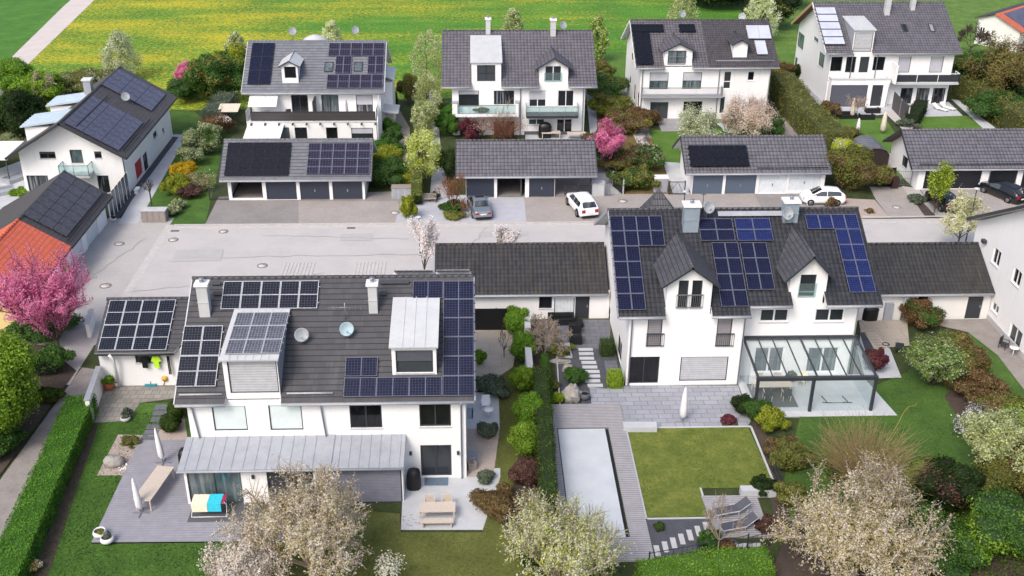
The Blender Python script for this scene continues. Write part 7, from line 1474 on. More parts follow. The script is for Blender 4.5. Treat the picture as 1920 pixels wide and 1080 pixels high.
BU(35, 372, 1.6, .8, 'small green bush at the corner of the left house terrace', 'spring', seed=252, n=900); BU(1560, 395, 1.0, 1.2, 'leafless shrub in the barrel by the gravel bed', 'brown', seed=253, n=500)
# ground cover at the shaded bottom right, as one mass
r = rs(7); n = 26000; X = 20+r.rand(n)*16; Y = 41+r.rand(n)*10.5; ok = (Y < 51-(X-20)*.05+np.sin(X)*.8) ; P = np.stack([X, Y, np.abs(r.normal(size=n))*.16+.03+.18*np.clip(np.sin(X*1.3)*np.cos(Y*1.1), 0, 1)], 1)[ok]
o = leaf_mesh('ground_cover', P, .11, [F['bed']], r, np.clip(.4+.25*np.sin(P[:, 0]*2)*np.cos(P[:, 1]*1.7), 0, 1)); tag(o, 'dark leafy ground cover in the lower right corner', kind='stuff')
# uneven grass tufts on the nearest lawns and field flowers as one mass each
def tufts(name, poly, n, size, mat, seed, lab, px=True, zs=.05):
    r = rs(seed); Q = np.array([G(*p) if px else p for p in poly]); lo, hi = Q.min(0), Q.max(0); P = lo+(hi-lo)*r.rand(n, 2)
    ins = np.zeros(n, bool); j = len(Q)-1
    for i in range(len(Q)):
        c = ((Q[i, 1] > P[:, 1]) != (Q[j, 1] > P[:, 1])) & (P[:, 0] < (Q[j, 0]-Q[i, 0])*(P[:, 1]-Q[i, 1])/(Q[j, 1]-Q[i, 1]+1e-12)+Q[i, 0]); ins ^= c; j = i
    P = P[ins]; P = np.concatenate([P, (.03+zs*r.rand(len(P)))[:, None]], 1)
    o = leaf_mesh(name, P, size, [F[mat]], r, .45+.25*np.sin(P[:, 0]*1.3+np.sin(P[:, 1]))); return tag(o, lab, kind='stuff')
F['lg'] = foliage('lawn_blades', '#24420f', '#3a5f1a', '#567d2c'); F['lo'] = foliage('olive_lawn_blades', '#474a1a', '#656a2a', '#86854a'); F['ly'] = foliage('light_lawn_blades', '#46561a', '#687428', '#96955a'); F['dl'] = foliage('dandelion_heads', '#c8a80a', '#e4c410', '#f2dc2a')
tufts('lawn_grass', [(190, 795), (340, 760), (262, 829), (172, 1021), (430, 1022), (420, 1090), (60, 1090)], 26000, .07, 'lg', 1, 'short green grass of the front left lawn')
tufts('lawn_grass', [(9.15, 46.45), (12.4, 46.45), (12.65, 48.95), (16.65, 48.95), (16.6, 54.85), (9.15, 54.85)], 16000, .06, 'ly', 2, 'yellow-green grass of the pool lawn', px=False)
tufts('lawn_grass', [(700, 1000), (905, 1000), (1000, 960), (1000, 1090), (640, 1090)], 12000, .07, 'lo', 3, 'olive grass of the lawn before the table terrace'); tufts('lawn_grass', [(893, 690), (975, 690), (1000, 960), (905, 1000), (905, 830), (935, 790)], 9000, .07, 'lo', 4, 'olive grass strip between the front houses')
tufts('lawn_grass', [(1500, 783), (1700, 700), (1790, 850), (1720, 960), (1500, 940)], 26000, .07, 'lg', 5, 'dark green grass of the lawn behind the huge cherry')
# ---------------------------------------------------------------- garden furniture and small things
def gz(px, py, z=0.): x, y = G(px, py, z); return x, y
def parasol(px, py, h, lab, cloth='cloth', lean=(0, 0), base=.45, name='closed_parasol', z=.14, side=False, rad=.17):
    x, y = G(px, py, z); t = thing(name, lab, 'parasol', (x, y, z), 'closed parasols'); m = MB(); top = np.array([x+lean[0], y+lean[1], z+h]); b = np.array([x, y, z])
    m.tube([b, top], .03, 8); m.build('pole', M['steel'], t); d = top-b
    m = MB(); ax = nrm(d); m.lathe([(rad*.35, h*.13), (rad*1.1, h*.22), (rad, h*.45), (rad*.75, h*.75), (rad*.3, h*.96), (.02, h*1.0)], b, 10, ax=ax, sm=True); m.build('canopy', M[cloth], t)
    if base: m = MB(); m.box(x-base, y-.04, z, x+base, y+.04, z+.06); m.box(x-.04, y-base, z, x+.04, y+base, z+.055); m.build('base', M['steel'], t)
    return t
parasol(264, 962, 2.3, 'closed white parasol at the left edge of the wooden terrace', lean=(-.15, .1)); parasol(306, 868, 2.35, 'closed white parasol behind the long wooden table', lean=(-.2, .15))
parasol(1280, 791, 2.55, 'closed white parasol on the slab terrace before the shuttered window', z=.02, base=.5, rad=.22); parasol(1606, 258, 2.2, 'closed white parasol beside the trampoline', z=.02, base=.3, rad=.24); parasol(1654, 252, 2.6, 'closed cream parasol on a white base in the lawn', 'clothb', z=.02, base=.35, rad=.3); parasol(1597, 222, 2.4, 'closed beige parasol on the terrace among black sofas', 'clothb', z=.02, base=.3, rad=.26)
parasol(650, 208, 1.9, 'closed grey parasol on the boarded balcony', 'zinc', z=2.9, base=.25, rad=.14).location = (GY(650, 200, 108.2)[0], 108.2, 2.9)
def table(x, y, z, L, Wd, rz, lab, h=.74, name='garden_table', mat='wood', leg='wood', t_=.05, group=None):
    t = thing(name, lab, 'table', (0, 0, 0), group); m = MB(); n = 6
    for i in range(n): m.box(-L/2, -Wd/2+Wd*i/n+.006, h-t_, L/2, -Wd/2+Wd*(i+1)/n, h)
    m.build('table_top', M[mat], t)
    for sx in (-1, 1):
        for sy in (-1, 1): m = MB(); cx_, cy_ = sx*(L/2-.08), sy*(Wd/2-.08); m.box(cx_-.035, cy_-.035, 0, cx_+.035, cy_+.035, h-t_); m.build('leg', M[leg], t)
    t.location = (x, y, z); t.rotation_euler = (0, 0, rz); return t
def bench(x, y, z, L, rz, lab, mat='wood', back=False, d=.4, leg=None):
    t = thing('garden_bench', lab, 'bench', (0, 0, 0)); m = MB()
    for i in range(3): m.box(-L/2, -d/2+d*i/3+.006, .41, L/2, -d/2+d*(i+1)/3, .45)
    m.build('seat', M[mat], t)
    for sx in (-1, 1): m = MB(); m.box(sx*(L/2-.12)-.03, -d/2+.03, 0, sx*(L/2-.12)+.03, d/2-.03, .41); m.build('leg', M[leg or mat], t)
    if back: m = MB(); [m.box(-L/2, d/2-.03, .5+i*.13, L/2, d/2+.01, .59+i*.13) for i in range(3)]; m.build('backrest', M[mat], t)
    t.location = (x, y, z); t.rotation_euler = (0, 0, rz); return t
def chair(x, y, z, rz, lab, mat='wood', group=None, arms=True, name='garden_chair', seatm=None):
    t = thing(name, lab, 'chair', (0, 0, 0), group); m = MB(); m.box(-.25, -.25, .4, .25, .25, .45); m.build('seat', M[seatm or mat], t); m = MB(); m.box(-.25, .22, .45, .25, .27, .92); m.build('backrest', M[seatm or mat], t)
    for sx in (-1, 1):
        for sy in (-1, 1): m = MB(); m.box(sx*.24-.02, sy*.23-.02, 0, sx*.24+.02, sy*.23+.02, .64 if sy < 0 and arms else .40); m.build('leg', M[mat], t)
        if arms: m = MB(); m.box(sx*.26-.025, -.25, .64, sx*.26+.025, .22, .67); m.build('armrest', M[mat], t)
    t.location = (x, y, z); t.rotation_euler = (0, 0, rz); return t
x, y = G(287, 905, .88); table(x+.05, y, .14, 3.1, 1.0, R_(80), 'long pale wooden table on the terrace between two parasols')
x, y = G(820, 950, .8); table(x, y+.05, .02, 1.95, .85, 0, 'pale wooden table on the concrete terrace by the sliding door'); bench(x-.0, y-.75, .02, 1.75, 0, 'pale wooden bench in front of the concrete terrace table')
chair(x-.45, y+.65, .02, 0, 'pale garden chair behind the table, left of the pair', group='chairs behind the terrace table'); chair(x+.5, y+.65, .02, 0, 'pale garden chair behind the table, right of the pair', group='chairs behind the terrace table')
# drying rack with towels
x, y = G(395, 962, .14); t = thing('drying_rack', 'white drying rack on the wooden terrace before the glazed corner', 'drying rack', (x, y, .14)); m = MB()
for sx in (-.95, .95): m.tube([(x+sx, y-.35, .14), (x+sx*.92, y+.25, 1.05)], .02, 5); m.tube([(x+sx, y+.35, .14), (x+sx*.92, y-.25, 1.05)], .02, 5)
m.tube([(x-.95, y-.35, .16), (x+.95, y-.35, .16)], .02, 5); m.build('frame', M['white'], t); m = MB()
for i in range(7): yy = y-.36+.12*i; m.tube([(x-.9, yy, 1.05), (x+.9, yy, 1.05)], .008, 4)
m.build('line', M['white'], t)
def towel(x0, x1, y, z, mat, lab, d=.42, drop=.5):
    m = MB(); n = 6
    for i in range(n): a = x0+(x1-x0)*i/n; b = x0+(x1-x0)*(i+1)/n; w = .012*(-1)**i; m.obox((0, 0, 0), (1, 0, 0), (0, 1, 0), (0, 0, 1), a, b, y-d, y+d, z+w*.3, z+.02+w*.3); m.box(a, y-d-.02, z-drop, b, y-d, z+.02+w*.3)
    return tag(m.build('towel', M[mat]), lab, 'towel')
towel(x-.85, x-.02, y, 1.07, 'cream', 'cream towel on the left half of the drying rack'); towel(x+.0, x+.72, y, 1.08, 'cyan', 'turquoise towel on the drying rack'); towel(x+.74, x+.9, y+.1, 1.07, 'magenta', 'dark pink cloth at the right end of the drying rack', .25, .2)
m = MB(); m.box(x-1.1, y-.75, .14, x+3.0, y+.9, .155); tag(m.build('outdoor_rug', M['plinth']), 'dark outdoor rug under the drying rack', 'rug')
# covered grill, planters, bowls
def cover_blob(x, y, z, w, d, h, lab, mat='black', name='covered_grill', cat='grill'):
    m = MB(); P = []
    for k, (s, zz) in enumerate(((1.0, 0), (1.02, .3), (.98, .62), (1.0, .72), (.82, .9), (.35, 1.0))):
        ring = [np.array([x+cos(2*pi*i/14)*w/2*s*(1+.04*sin(i*2.3+k))*(1.15 if i % 7 in (1, 2, 5, 6) else 1), y+sin(2*pi*i/14)*d/2*s*(1.1 if i % 7 in (1, 2, 5, 6) else 1), z+h*zz]) for i in range(14)]; P.append(ring)
    for a, b in zip(P[:-1], P[1:]):
        for i in range(14): j = (i+1) % 14; m.face([a[i], a[j], b[j], b[i]], sm=True)
    m.face(P[-1]); m.v = [tuple(np.array(p)-np.array([x, y, z])) for p in m.v]; o = m.build(name, M[mat]); o.location = (x, y, z); return tag(o, lab, cat)
x, y = G(776, 922); cover_blob(x, y+.3, .02, .75, .7, 1.35, 'black covered grill between blind-covered verandah and sliding door'); x, y = G(1632, 604); cover_blob(x, y+.4, .02, 1.1, .9, 1.25, 'black covered grill beside the white downpipe at the side garage'); x, y = G(1022, 260); cover_blob(x, y+.3, .02, 1.3, 1.0, 1.7, 'tall black covered parasol or grill before the loggia house'); x, y = G(347, 893, .14); cover_blob(x-.1, y+.9, .14, .7, .8, 1.3, 'black covered box at the left end of the verandah', name='covered_box', cat='cover')
def bowl(px, py, r, lab, mat='cloth', z=.14, h=.38, fill='soil', name='planter_bowl', group=None):
    x, y = G(px, py, z); t = thing(name, lab, 'planter', (x, y, z), group); m = MB(); m.lathe([(r*.5, 0), (r*.92, h*.35), (r, h*.6), (r*.85, h), (r*.75, h), (r*.75, h*.7)], (x, y, z), 18); m.build('pot', M[mat], t); m = MB(); m.lathe([(r*.78, h*.8), (0, h*.86)], (x, y, z), 14); m.build('soil', M[fill], t); return t
bowl(188, 1005, .36, 'white planter bowl farther left on the wooden terrace corner', fill='soil', group='white planter bowls'); x, y = G(188, 1000, .5); blob('potted_plant', (x, y, .45), .2, .2, .12, F['gold'], 301, 160, .05, 3, lab='yellow-green plant in the left white planter bowl', cat='plant')
bowl(202, 1017, .36, 'white planter bowl at the very corner of the wooden terrace', fill='soil', group='white planter bowls'); x, y = G(202, 1008, .5); blob('potted_plant', (x, y, .45), .24, .24, .2, F['grey'], 302, 300, .05, 3, lab='grey cushion plant in the right white planter bowl', cat='plant')
bowl(206, 730, .34, 'terracotta pot with grass on the stained patio', 'terracotta', .02, .6, name='terracotta_pot'); x, y = G(206, 718, .6); blob('potted_plant', (x, y, .55), .42, .42, .3, F['springb'], 303, 700, .09, 4, lab='green grass-like plant in the terracotta pot', cat='plant', up=.8)
bowl(236, 789, .32, 'white low bowl on the edge of the stained patio', 'concrete', .02, .3); bowl(220, 724, .25, 'small white pot beside the terracotta pot', 'white', .02, .35, name='flower_pot'); bowl(1096, 749, .35, 'dark blue round pot beside the angular boulder', 'plinth', .04, .5, 'black', name='round_pot')
# boulders
def boulder(px, py, r, lab, seed, sc=(1, 1, .7), ang=False, mat='stone', z=0.):
    x, y = G(px, py, z); rr = rs(seed); V, Fc = ell_core((0, 0, r*sc[2]*.7), r*sc[0], r*sc[1], r*sc[2], rr, 7, .22 if ang else .1); m = MB()
    for q in Fc: m.face([V[i] for i in q], sm=not ang)
    o = m.build('boulder', M[mat]); o.location = (x, y, z); return tag(o, lab, 'boulder')
boulder(214, 872, .62, 'grey boulder on the tan gravel bed', 1, (1.05, .75, .6)); boulder(1072, 752, .7, 'angular pale boulder beside the dark blue pot', 2, (.85, .75, 1.0), True); boulder(1064, 700, .4, 'small grey boulder behind the rounded bush', 3, (1., .7, 1.), True); boulder(1288, 1048, .32, 'brown flat stone in the dark gravel near the fence', 4, (1.1, .7, .5), True); boulder(1050, 680, .55, 'flat grey stone plate in the sedum bed', 5, (1.2, .6, .25), True)
m = MB(); rr = rs(9)
for i in range(14): a, b = G(222+rr.rand()*14, 872+rr.rand()*14); m.box(a, b, 0.02, a+.09, b+.08, .1)
tag(m.build('pebbles', M['white']), 'handful of white pebbles beside the grey boulder', kind='stuff')
# clothes under the wing eave, tools on the patio
ya = 60.35
for k, (a, b, zt, zb, mat, lab) in enumerate(((263, 279, 671, 690, 'black', 'black shirt hanging under the side wing eave'), (285, 301, 669, 690, 'hivis', 'bright yellow-green sports shirt hanging under the side wing eave'), (312, 322, 669, 702, 'black', 'black trousers hanging under the side wing eave'))):
    x0, z1 = GY(a, zt, ya); x1, z0 = GY(b, zb, ya); m = MB(); w = x1-x0
    if k < 2: m.prism([(x0, ya, z1), (x0-.12, ya, z1-.35), (x0+.05, ya, z1-.38), (x0+.05, ya, z0), (x1-.05, ya, z0), (x1-.05, ya, z1-.38), (x1+.12, ya, z1-.35), (x1, ya, z1)][::-1], (0, .05, 0))
    else: m.box(x0, ya, z0, x0+w*.42, ya+.05, z1); m.box(x0+w*.58, ya, z0, x1, ya+.05, z1); m.box(x0, ya-.002, z1-.3, x1, ya+.052, z1+.01)
    tag(m.build('hanging_shirt' if k < 2 else 'hanging_trousers', M[mat]), lab, 'clothing')
m = MB(); m.tube([(GY(258, 668, ya)[0], ya+.02, GY(258, 668, ya)[1]), (GY(326, 668, ya)[0], ya+.02, GY(326, 668, ya)[1])], .012, 4); tag(m.build('clothes_line', M['steel']), 'thin clothes line under the side wing eave', 'line')
x, y = G(283, 725); t = thing('hedge_sledge', 'turquoise push broom leaning on the white wing wall', 'broom', (x, y, 0)); t.name = 'push_broom'; m = MB(); m.box(x-.38, y-.1, .03, x+.38, y+.1, .18); m.build('head', M['tealb'], t); m = MB(); m.tube([(x, y, .1), (x+.02, y+.45, 1.45)], .02, 5); m.build('handle', M['black'], t)
x, y = G(312, 722); t = thing('floor_fan', 'yellow round-headed garden toy on dark legs beside the wing wall', 'toy', (x, y, 0)); t.name = 'garden_toy'; m = MB(); m.lathe([(.02, 0), (.2, .05), (.22, .15), (.02, .2)], (x, y, .55), 12, ax=(0, -1, .3)); m.build('head', M['cream'] if False else plain('dull_yellow', '#c9a548', .7), t); m = MB()
for a in (0, 2.1, 4.2): m.tube([(x, y, .6), (x+.25*cos(a), y+.25*sin(a), .02)], .02, 4)
m.build('stand', M['black'], t)
# walls and fences
def wallseg(name, a, b, w, h, mat, lab, cat, capm=None, z0=0., kind=None):
    L = math.hypot(b[0]-a[0], b[1]-a[1]); U = nrm((b[0]-a[0], b[1]-a[1], 0)); V = np.array([-U[1], U[0], 0]); t = thing(name, lab, cat, (a[0], a[1], z0)); m = MB(); m.obox((a[0], a[1], z0), U, V, (0, 0, 1), 0, L, -w/2, w/2, 0, h); m.build('wall', M[mat], t)
    if capm: m = MB(); m.obox((a[0], a[1], z0), U, V, (0, 0, 1), -.04, L+.04, -w/2-.05, w/2+.05, h, h+.06); m.build('coping', M[capm], t)
    return t
a, b = (-24.35, 60.4), G(174, 792); wallseg('garden_wall', a, (b[0]-.1, b[1]), .25, 1.6, 'render', 'white garden wall running from the side wing to the hedge', 'wall', 'zinc')
wallseg('garden_wall', G(168, 634), G(176, 606), .25, 1.1, 'render2', 'short white wall stub behind the pink cherry', 'wall', 'concrete')
def slab_fence(name, a, b, h, mat, lab, cat='fence', n=1, z=0., post='frame', w=.06):
    L = math.hypot(b[0]-a[0], b[1]-a[1]); U = nrm((b[0]-a[0], b[1]-a[1], 0)); V = np.array([-U[1], U[0], 0]); t = thing(name, lab, cat, (a[0], a[1], z))
    for i in range(n): m = MB(); m.obox((a[0], a[1], z), U, V, (0, 0, 1), L*i/n+.05, L*(i+1)/n-.05, -w/2, w/2, .06, h); m.build('panel', M[mat], t)
    for i in range(n+1): m = MB(); m.obox((a[0], a[1], z), U, V, (0, 0, 1), L*i/n-.05, L*i/n+.05, -.05, .05, 0, h+.04); m.build('post', M[post], t)
    return t
def wire_fence(name, a, b, h, lab, n=3, cat='fence', mat='frame', bars=True, gap=.14):
    L = math.hypot(b[0]-a[0], b[1]-a[1]); U = nrm((b[0]-a[0], b[1]-a[1], 0)); V = np.array([-U[1], U[0], 0]); t = thing(name, lab, cat, (a[0], a[1], 0)); m = MB()
    k = int(L/gap)
    for i in range(k+1): m.obox((a[0], a[1], 0), U, V, (0, 0, 1), L*i/k-.008, L*i/k+.008, -.008, .008, .08, h)
    for zz in (.1, h*.5, h-.04): m.obox((a[0], a[1], 0), U, V, (0, 0, 1), 0, L, -.012, .012, zz, zz+.03)
    m.build('mesh_panel', M[mat], t)
    for i in range(n+1): m = MB(); m.obox((a[0], a[1], 0), U, V, (0, 0, 1), L*i/n-.03, L*i/n+.03, -.03, .03, 0, h+.08); m.build('post', M[mat], t)
    return t
yy = 67.6; slab_fence('privacy_fence', (GY(890, 600, yy)[0], yy), (GY(971, 600, yy)[0], yy), 1.75, 'black', 'black panel fence between the two front houses', n=2, w=.1, post='black')
wallseg('low_wall', G(985, 640), G(1000, 720), .3, 1.3, 'concrete', 'pale low wall between green bushes', 'wall') if False else None
for (a, b, lab) in (((986, 626), (992, 650), 'farther pale concrete wall post among the green bushes'), ((992, 695), (996, 726), 'nearer pale concrete wall post among the green bushes')):
    x, y = G(*b); x2, y2 = G(*a); wallseg('wall_post', (x-.1, y), (x-.1, y2+.6), .42, 1.5, 'concrete', lab, 'wall')
wallseg('planter_wall', G(1022, 657), G(1068, 657), .45, .5, 'concrete', 'pale concrete planter wall below the leafless tree', 'wall')
m = MB()
for a, b in ((G(1044, 672), G(1072, 672)), (G(1072, 672), G(1068, 656)), (G(1044, 672), G(1050, 765))):
    L = math.hypot(b[0]-a[0], b[1]-a[1]); U = nrm((b[0]-a[0], b[1]-a[1], 0)); m.obox((a[0], a[1], 0), U, np.array([-U[1], U[0], 0]), (0, 0, 1), 0, L, -.04, .04, 0, .18)
setting('bed_edging', m, M['concrete'])
m = MB(); a, b = G(1135, 675), G(1143, 700); x, y = G(1139, 712); m.box(x, y-.4, 0, x+.85, y+2.2, .16); setting('door_step', m, M['pav_dark'])
x, y = G(1236, 967); 
def bench_block(px0, px1, py, lab, w=.5, h=.42): a, b = G(px0, py), G(px1, py); wallseg('concrete_bench', (a[0], a[1]+w/2), (b[0], b[1]+w/2), w, h, 'pav_conc', lab, 'bench', None)
bench_block(1169, 1232, 812, 'long concrete block bench at the slab terrace edge', .62); bench_block(1389, 1455, 934, 'concrete block bench above the lounger deck', .5, .5)
# pool side loungers
def lounger(px, py, rz, lab, fm='frame', sm='plinth', z=.14, group=None, s=1.):
    t = thing('sun_lounger', lab, 'sun lounger', (0, 0, 0), group); m = MB()
    for sy in (-.3, .3): m.box(-.95, sy-.02, .28, .35, sy+.02, .33); m.tube([(.35, sy, .30), (.95, sy, .72)], .022, 4)
    m.box(-.97, -.32, .28, -.93, .32, .33); m.build('frame', M[fm], t); m = MB(); m.box(-.92, -.28, .3, .35, .28, .325); m.build('seat', M[sm], t)
    m = MB(); v = nrm((.6, 0, .42)); m.obox((.35, 0, .31), v, (0, 1, 0), np.cross(v, (0, 1, 0)), 0, .73, -.28, .28, 0, .025); m.build('backrest', M[sm], t)
    for sx in (-.85, .3, .8):
        for sy in (-.29, .29): m = MB(); m.box(sx-.02, sy-.02, 0, sx+.02, sy+.02, .3); m.build('leg', M[fm], t)
    x, y = G(px, py, z); t.location = (x, y, z); t.rotation_euler = (0, 0, rz); t.scale = (s, s, s); return t
M['meshg'] = plain('grey_mesh_fabric', '#4e5058', .8)
lounger(1370, 963, R_(14), 'grey mesh sun lounger farther up the small deck', 'alu', 'meshg', group='pool loungers', s=1.05); lounger(1382, 992, R_(14), 'grey mesh sun lounger nearer the viewer on the small deck', 'alu', 'meshg', group='pool loungers', s=1.05)
lounger(1536, 215, R_(120), 'white sun lounger at the left of the terrace house patio', 'white', 'white', .02); lounger(1762, 208, R_(125), 'white sun lounger on the right patio, left of the pair', 'white', 'white', .02, 'white loungers on the right patio'); lounger(1776, 206, R_(125), 'white sun lounger on the right patio, right of the pair', 'white', 'white', .02, 'white loungers on the right patio')
# dark rattan seats on the dark terrace
def sofa(px, py, w, d, lab, rz=0., z=.02, h=.7, mat='rattan', cush='plinth', group=None):
    t = thing('rattan_sofa', lab, 'sofa', (0, 0, 0), group); m = MB(); m.box(-w/2, -d/2, 0, w/2, d/2, .32); m.build('base', M[mat], t); m = MB(); m.box(-w/2+.14, -d/2+.04, .32, w/2-.14, d/2-.16, .44); m.build('cushion', M[cush], t)
    m = MB(); m.box(-w/2, d/2-.15, .32, w/2, d/2, h); m.build('backrest', M[mat], t)
    for s_ in (-1, 1): m = MB(); m.box(s_*(w/2-.07)-.07, -d/2, .32, s_*(w/2-.07)+.07, d/2-.15, .58); m.build('armrest', M[mat], t)
    x, y = G(px, py, z); t.location = (x, y, z); t.rotation_euler = (0, 0, rz); return t
sofa(1079, 642, .85, .8, 'black rattan chair on the dark terrace, nearer the viewer', R_(180), cush='black', group='black rattan chairs'); sofa(1078, 622, .85, .8, 'black rattan chair on the dark terrace, nearer the garage', R_(180), cush='black', group='black rattan chairs'); sofa(1052, 606, 1.9, .8, 'black rattan sofa against the garage wall', 0, cush='black')
sofa(1583, 222, 2.6, 1.0, 'black rattan sofa before the dark screened window', 0, cush='black'); sofa(1635, 212, 1.6, .9, 'black rattan armchair by the dark door', R_(180), cush='black'); sofa(1624, 224, 1.6, 1.0, 'black rattan footstool sofa at the patio step', R_(180), cush='black')
x, y = G(1080, 610, .02); m = MB(); m.box(x-.5, y-.4, .02, x+.5, y+.4, .32); tag(m.build('rattan_table', M['rattan']), 'low black rattan table behind the rattan chairs', 'table')
# glass room dining set
table(18.95, 58.7, .12, 2.5, .95, 0, 'pale wooden dining table inside the glass garden room', group=None)
for i, (dx, lab) in enumerate(((-.45, 'pale chair on the near side of the glass room table, left'), (.75, 'pale chair on the near side of the glass room table, right'))): chair(18.95+dx, 57.9, .12, R_(180), lab, group='dining chairs in the glass room', seatm='frame')
for i, (dx, lab) in enumerate(((-.6, 'pale chair behind the glass room table, left'), (.6, 'pale chair behind the glass room table, right'))): chair(18.95+dx, 59.45, .12, 0, lab, group='dining chairs behind the glass room table')
x = 20.9; chair(21.2, 59.6, .12, R_(-40), 'cream wicker armchair against the glass room back wall', 'cream')
for i, (px, py) in enumerate(((1553, 727), (1590, 727))): pass
blob('potted_plant', (20.6, 60.0, .1), .3, .3, .5, F['grey'], 320, 500, .08, 4, lab='grey leafy pot plant inside the glass garden room', cat='plant')
# sandy lounge terrace right of the glass room
x, y = G(1660, 640); t = thing('wooden_pallet_frame', 'pale wooden ladder-like frame lying on the sandy terrace', 'frame', (x, y, .02)); m = MB()
P0, P1, P2, P3 = (np.array([*G(*p), .05]) for p in ((1621, 627), (1641, 627), (1665, 656), (1643, 657)))
for i in range(7): f_ = i/6; m.tube([P0*(1-f_)+P3*f_, P1*(1-f_)+P2*f_], .045, 4)
m.tube([P0, P3], .05, 4); m.tube([P1, P2], .05, 4); m.build('rung', M['cream'], t)
x, y = G(1661, 645, .1); m = MB(); m.lathe([(.22, 0), (.27, .04), (.22, .08), (.18, .04), (.22, 0)], (x, y, .05), 14); tag(m.build('coiled_hose', M['black']), 'dark coiled hose on the sandy terrace', 'hose')
chair(*G(1684, 662), .02, R_(160), 'dark metal garden chair on the sandy terrace', 'frame')
# tables and white chair beside the left house
def round_table(px, py, r, lab, mat='white', z=.02, h=.72, name='round_table'):
    x, y = G(px, py, z); t = thing(name, lab, 'table', (x, y, z)); m = MB(); m.lathe([(0, h-.03), (r, h-.03), (r, h), (0, h)], (x, y, z), 20); m.build('table_top', M[mat], t); m = MB(); m.tube([(x, y, z), (x, y, z+h-.03)], .035, 6)
    for a in (0, 2.1, 4.2): m.tube([(x, y, z+.05), (x+r*.7*cos(a), y+r*.7*sin(a), z)], .02, 4)
    m.build('leg', M[mat], t); return t
round_table(916, 785, .33, 'small round white table beside the house on the concrete pad'); x, y = G(911, 772); chair(x, y+.25, .02, 0, 'white slatted garden chair behind the round white table', 'white'); round_table(1898, 668, .32, 'small round white table on the path at the right edge'); chair(*G(1880, 655), .02, R_(40), 'dark garden chair beside the right edge round table', 'frame')
x, y = G(884, 880); sofa(884, 880, .5, .45, 'small weathered chair on the gravel beside the light well', R_(20), mat='bench', cush='bench')
# red hose on the concrete terrace
rr = rs(4); x, y = G(772, 975); pts = []
for i in range(60): a = i*.42; q = .55-.2*sin(i*.21); pts.append((x+cos(a)*q*1.2+i*.014-.3, y+sin(a)*q*.6-.25+i*.004, .045+.015*(i % 3)))
m = MB(); m.tube(pts, .022, 5); tag(m.build('garden_hose', plain('dark_red_hose', '#5b2a38', .6)), 'dark red hose lying in loops on the concrete terrace', 'hose')
pts = [(*G(a, b), .05) for a, b in ((1680, 782), (1686, 800), (1682, 818), (1690, 835), (1700, 820))]; pts2 = [(*G(a, b), .05) for a, b in ((1664, 828), (1672, 815), (1684, 795), (1694, 775), (1704, 764), (1716, 762), (1718, 756))]
m = MB(); m.tube(pts2, .035, 5); tag(m.build('garden_hose', plain('straw_hose', '#a3924e', .7)), 'straw-coloured hose curling across the dark lawn', 'hose')
# swing frame feet seen through the glass
m = MB()
for dx in (0, 1.35): m.tube([(22.1+dx, 58.2, .14), (22.25+dx, 57.5, .14)], .03, 5); m.tube([(21.95+dx, 57.45, .14), (22.5+dx, 57.4, .14)], .03, 5)
m.tube([(22.4, 57.4, .14), (23.4, 57.4, .14)], .02, 4); tag(m.build('stand_feet', M['black']), 'black metal stand feet on the glass room floor', 'stand')
# fences at the bottom and right
wire_fence('wire_fence', G(1216, 1064), G(1400, 1030), .95, 'low dark wire fence at the end of the gravel garden', 2, gap=.25); wire_fence('wire_fence', G(1400, 1034), G(1442, 1024), .95, 'short dark wire fence beside the orange-brown shrub', 1, gap=.25); wire_fence('wire_fence', G(1436, 855), G(1475, 950), 1.0, 'black bar fence along the right-hand lawn bed', 3, gap=.12)
# trampoline
x, y = G(1583, 262, .6); t = thing('trampoline', 'round trampoline with blue rim partly behind the tall hedge', 'trampoline', (x, y, 0)); m = MB(); m.lathe([(1.45, .62), (1.85, .62), (1.85, .68), (1.45, .68)], (x, y, 0), 28); m.build('rim_pad', M['blue'], t); m = MB(); m.lathe([(1.45, .64), (0, .645)], (x, y, 0), 28); m.build('jump_mat', M['trampnet'], t)
for i in range(6): m = MB(); a = i*pi/3; m.tube([(x+1.75*cos(a), y+1.75*sin(a), 0), (x+1.75*cos(a), y+1.75*sin(a), .62)], .03, 5); m.build('leg', M['steel'], t)
# barrel-roofed shed
x0, y0 = G(1618, 322); x1, _ = G(1660, 318); t = thing('garden_shed', 'dark wooden shed with round barrel roof behind the garages', 'shed', ((x0+x1)/2, y0, 0)); xm, w_ = (x0+x1)/2-.2, 1.35; m = MB(); pr = [(xm-w_, 1.7), (xm-w_*.75, 2.15), (xm-w_*.3, 2.42), (xm+w_*.3, 2.42), (xm+w_*.75, 2.15), (xm+w_, 1.7)]
m.prism([(xm-w_, y0, 0), *[(a, y0, b) for a, b in pr], (xm+w_, y0, 0)], (0, 3.6, 0)); m.build('wall', plain('dark_brown_shed_boards', '#2f2422', .8, var=.25, scale=14), t); m = MB()
for (a, b), (c, d) in zip(pr[:-1], pr[1:]): m.prism([(a, y0-.12, b), (c, y0-.12, d), (c, y0-.12, d+.07), (a, y0-.12, b+.07)], (0, 3.85, 0))
m.build('roof', M['t_ga'], t)
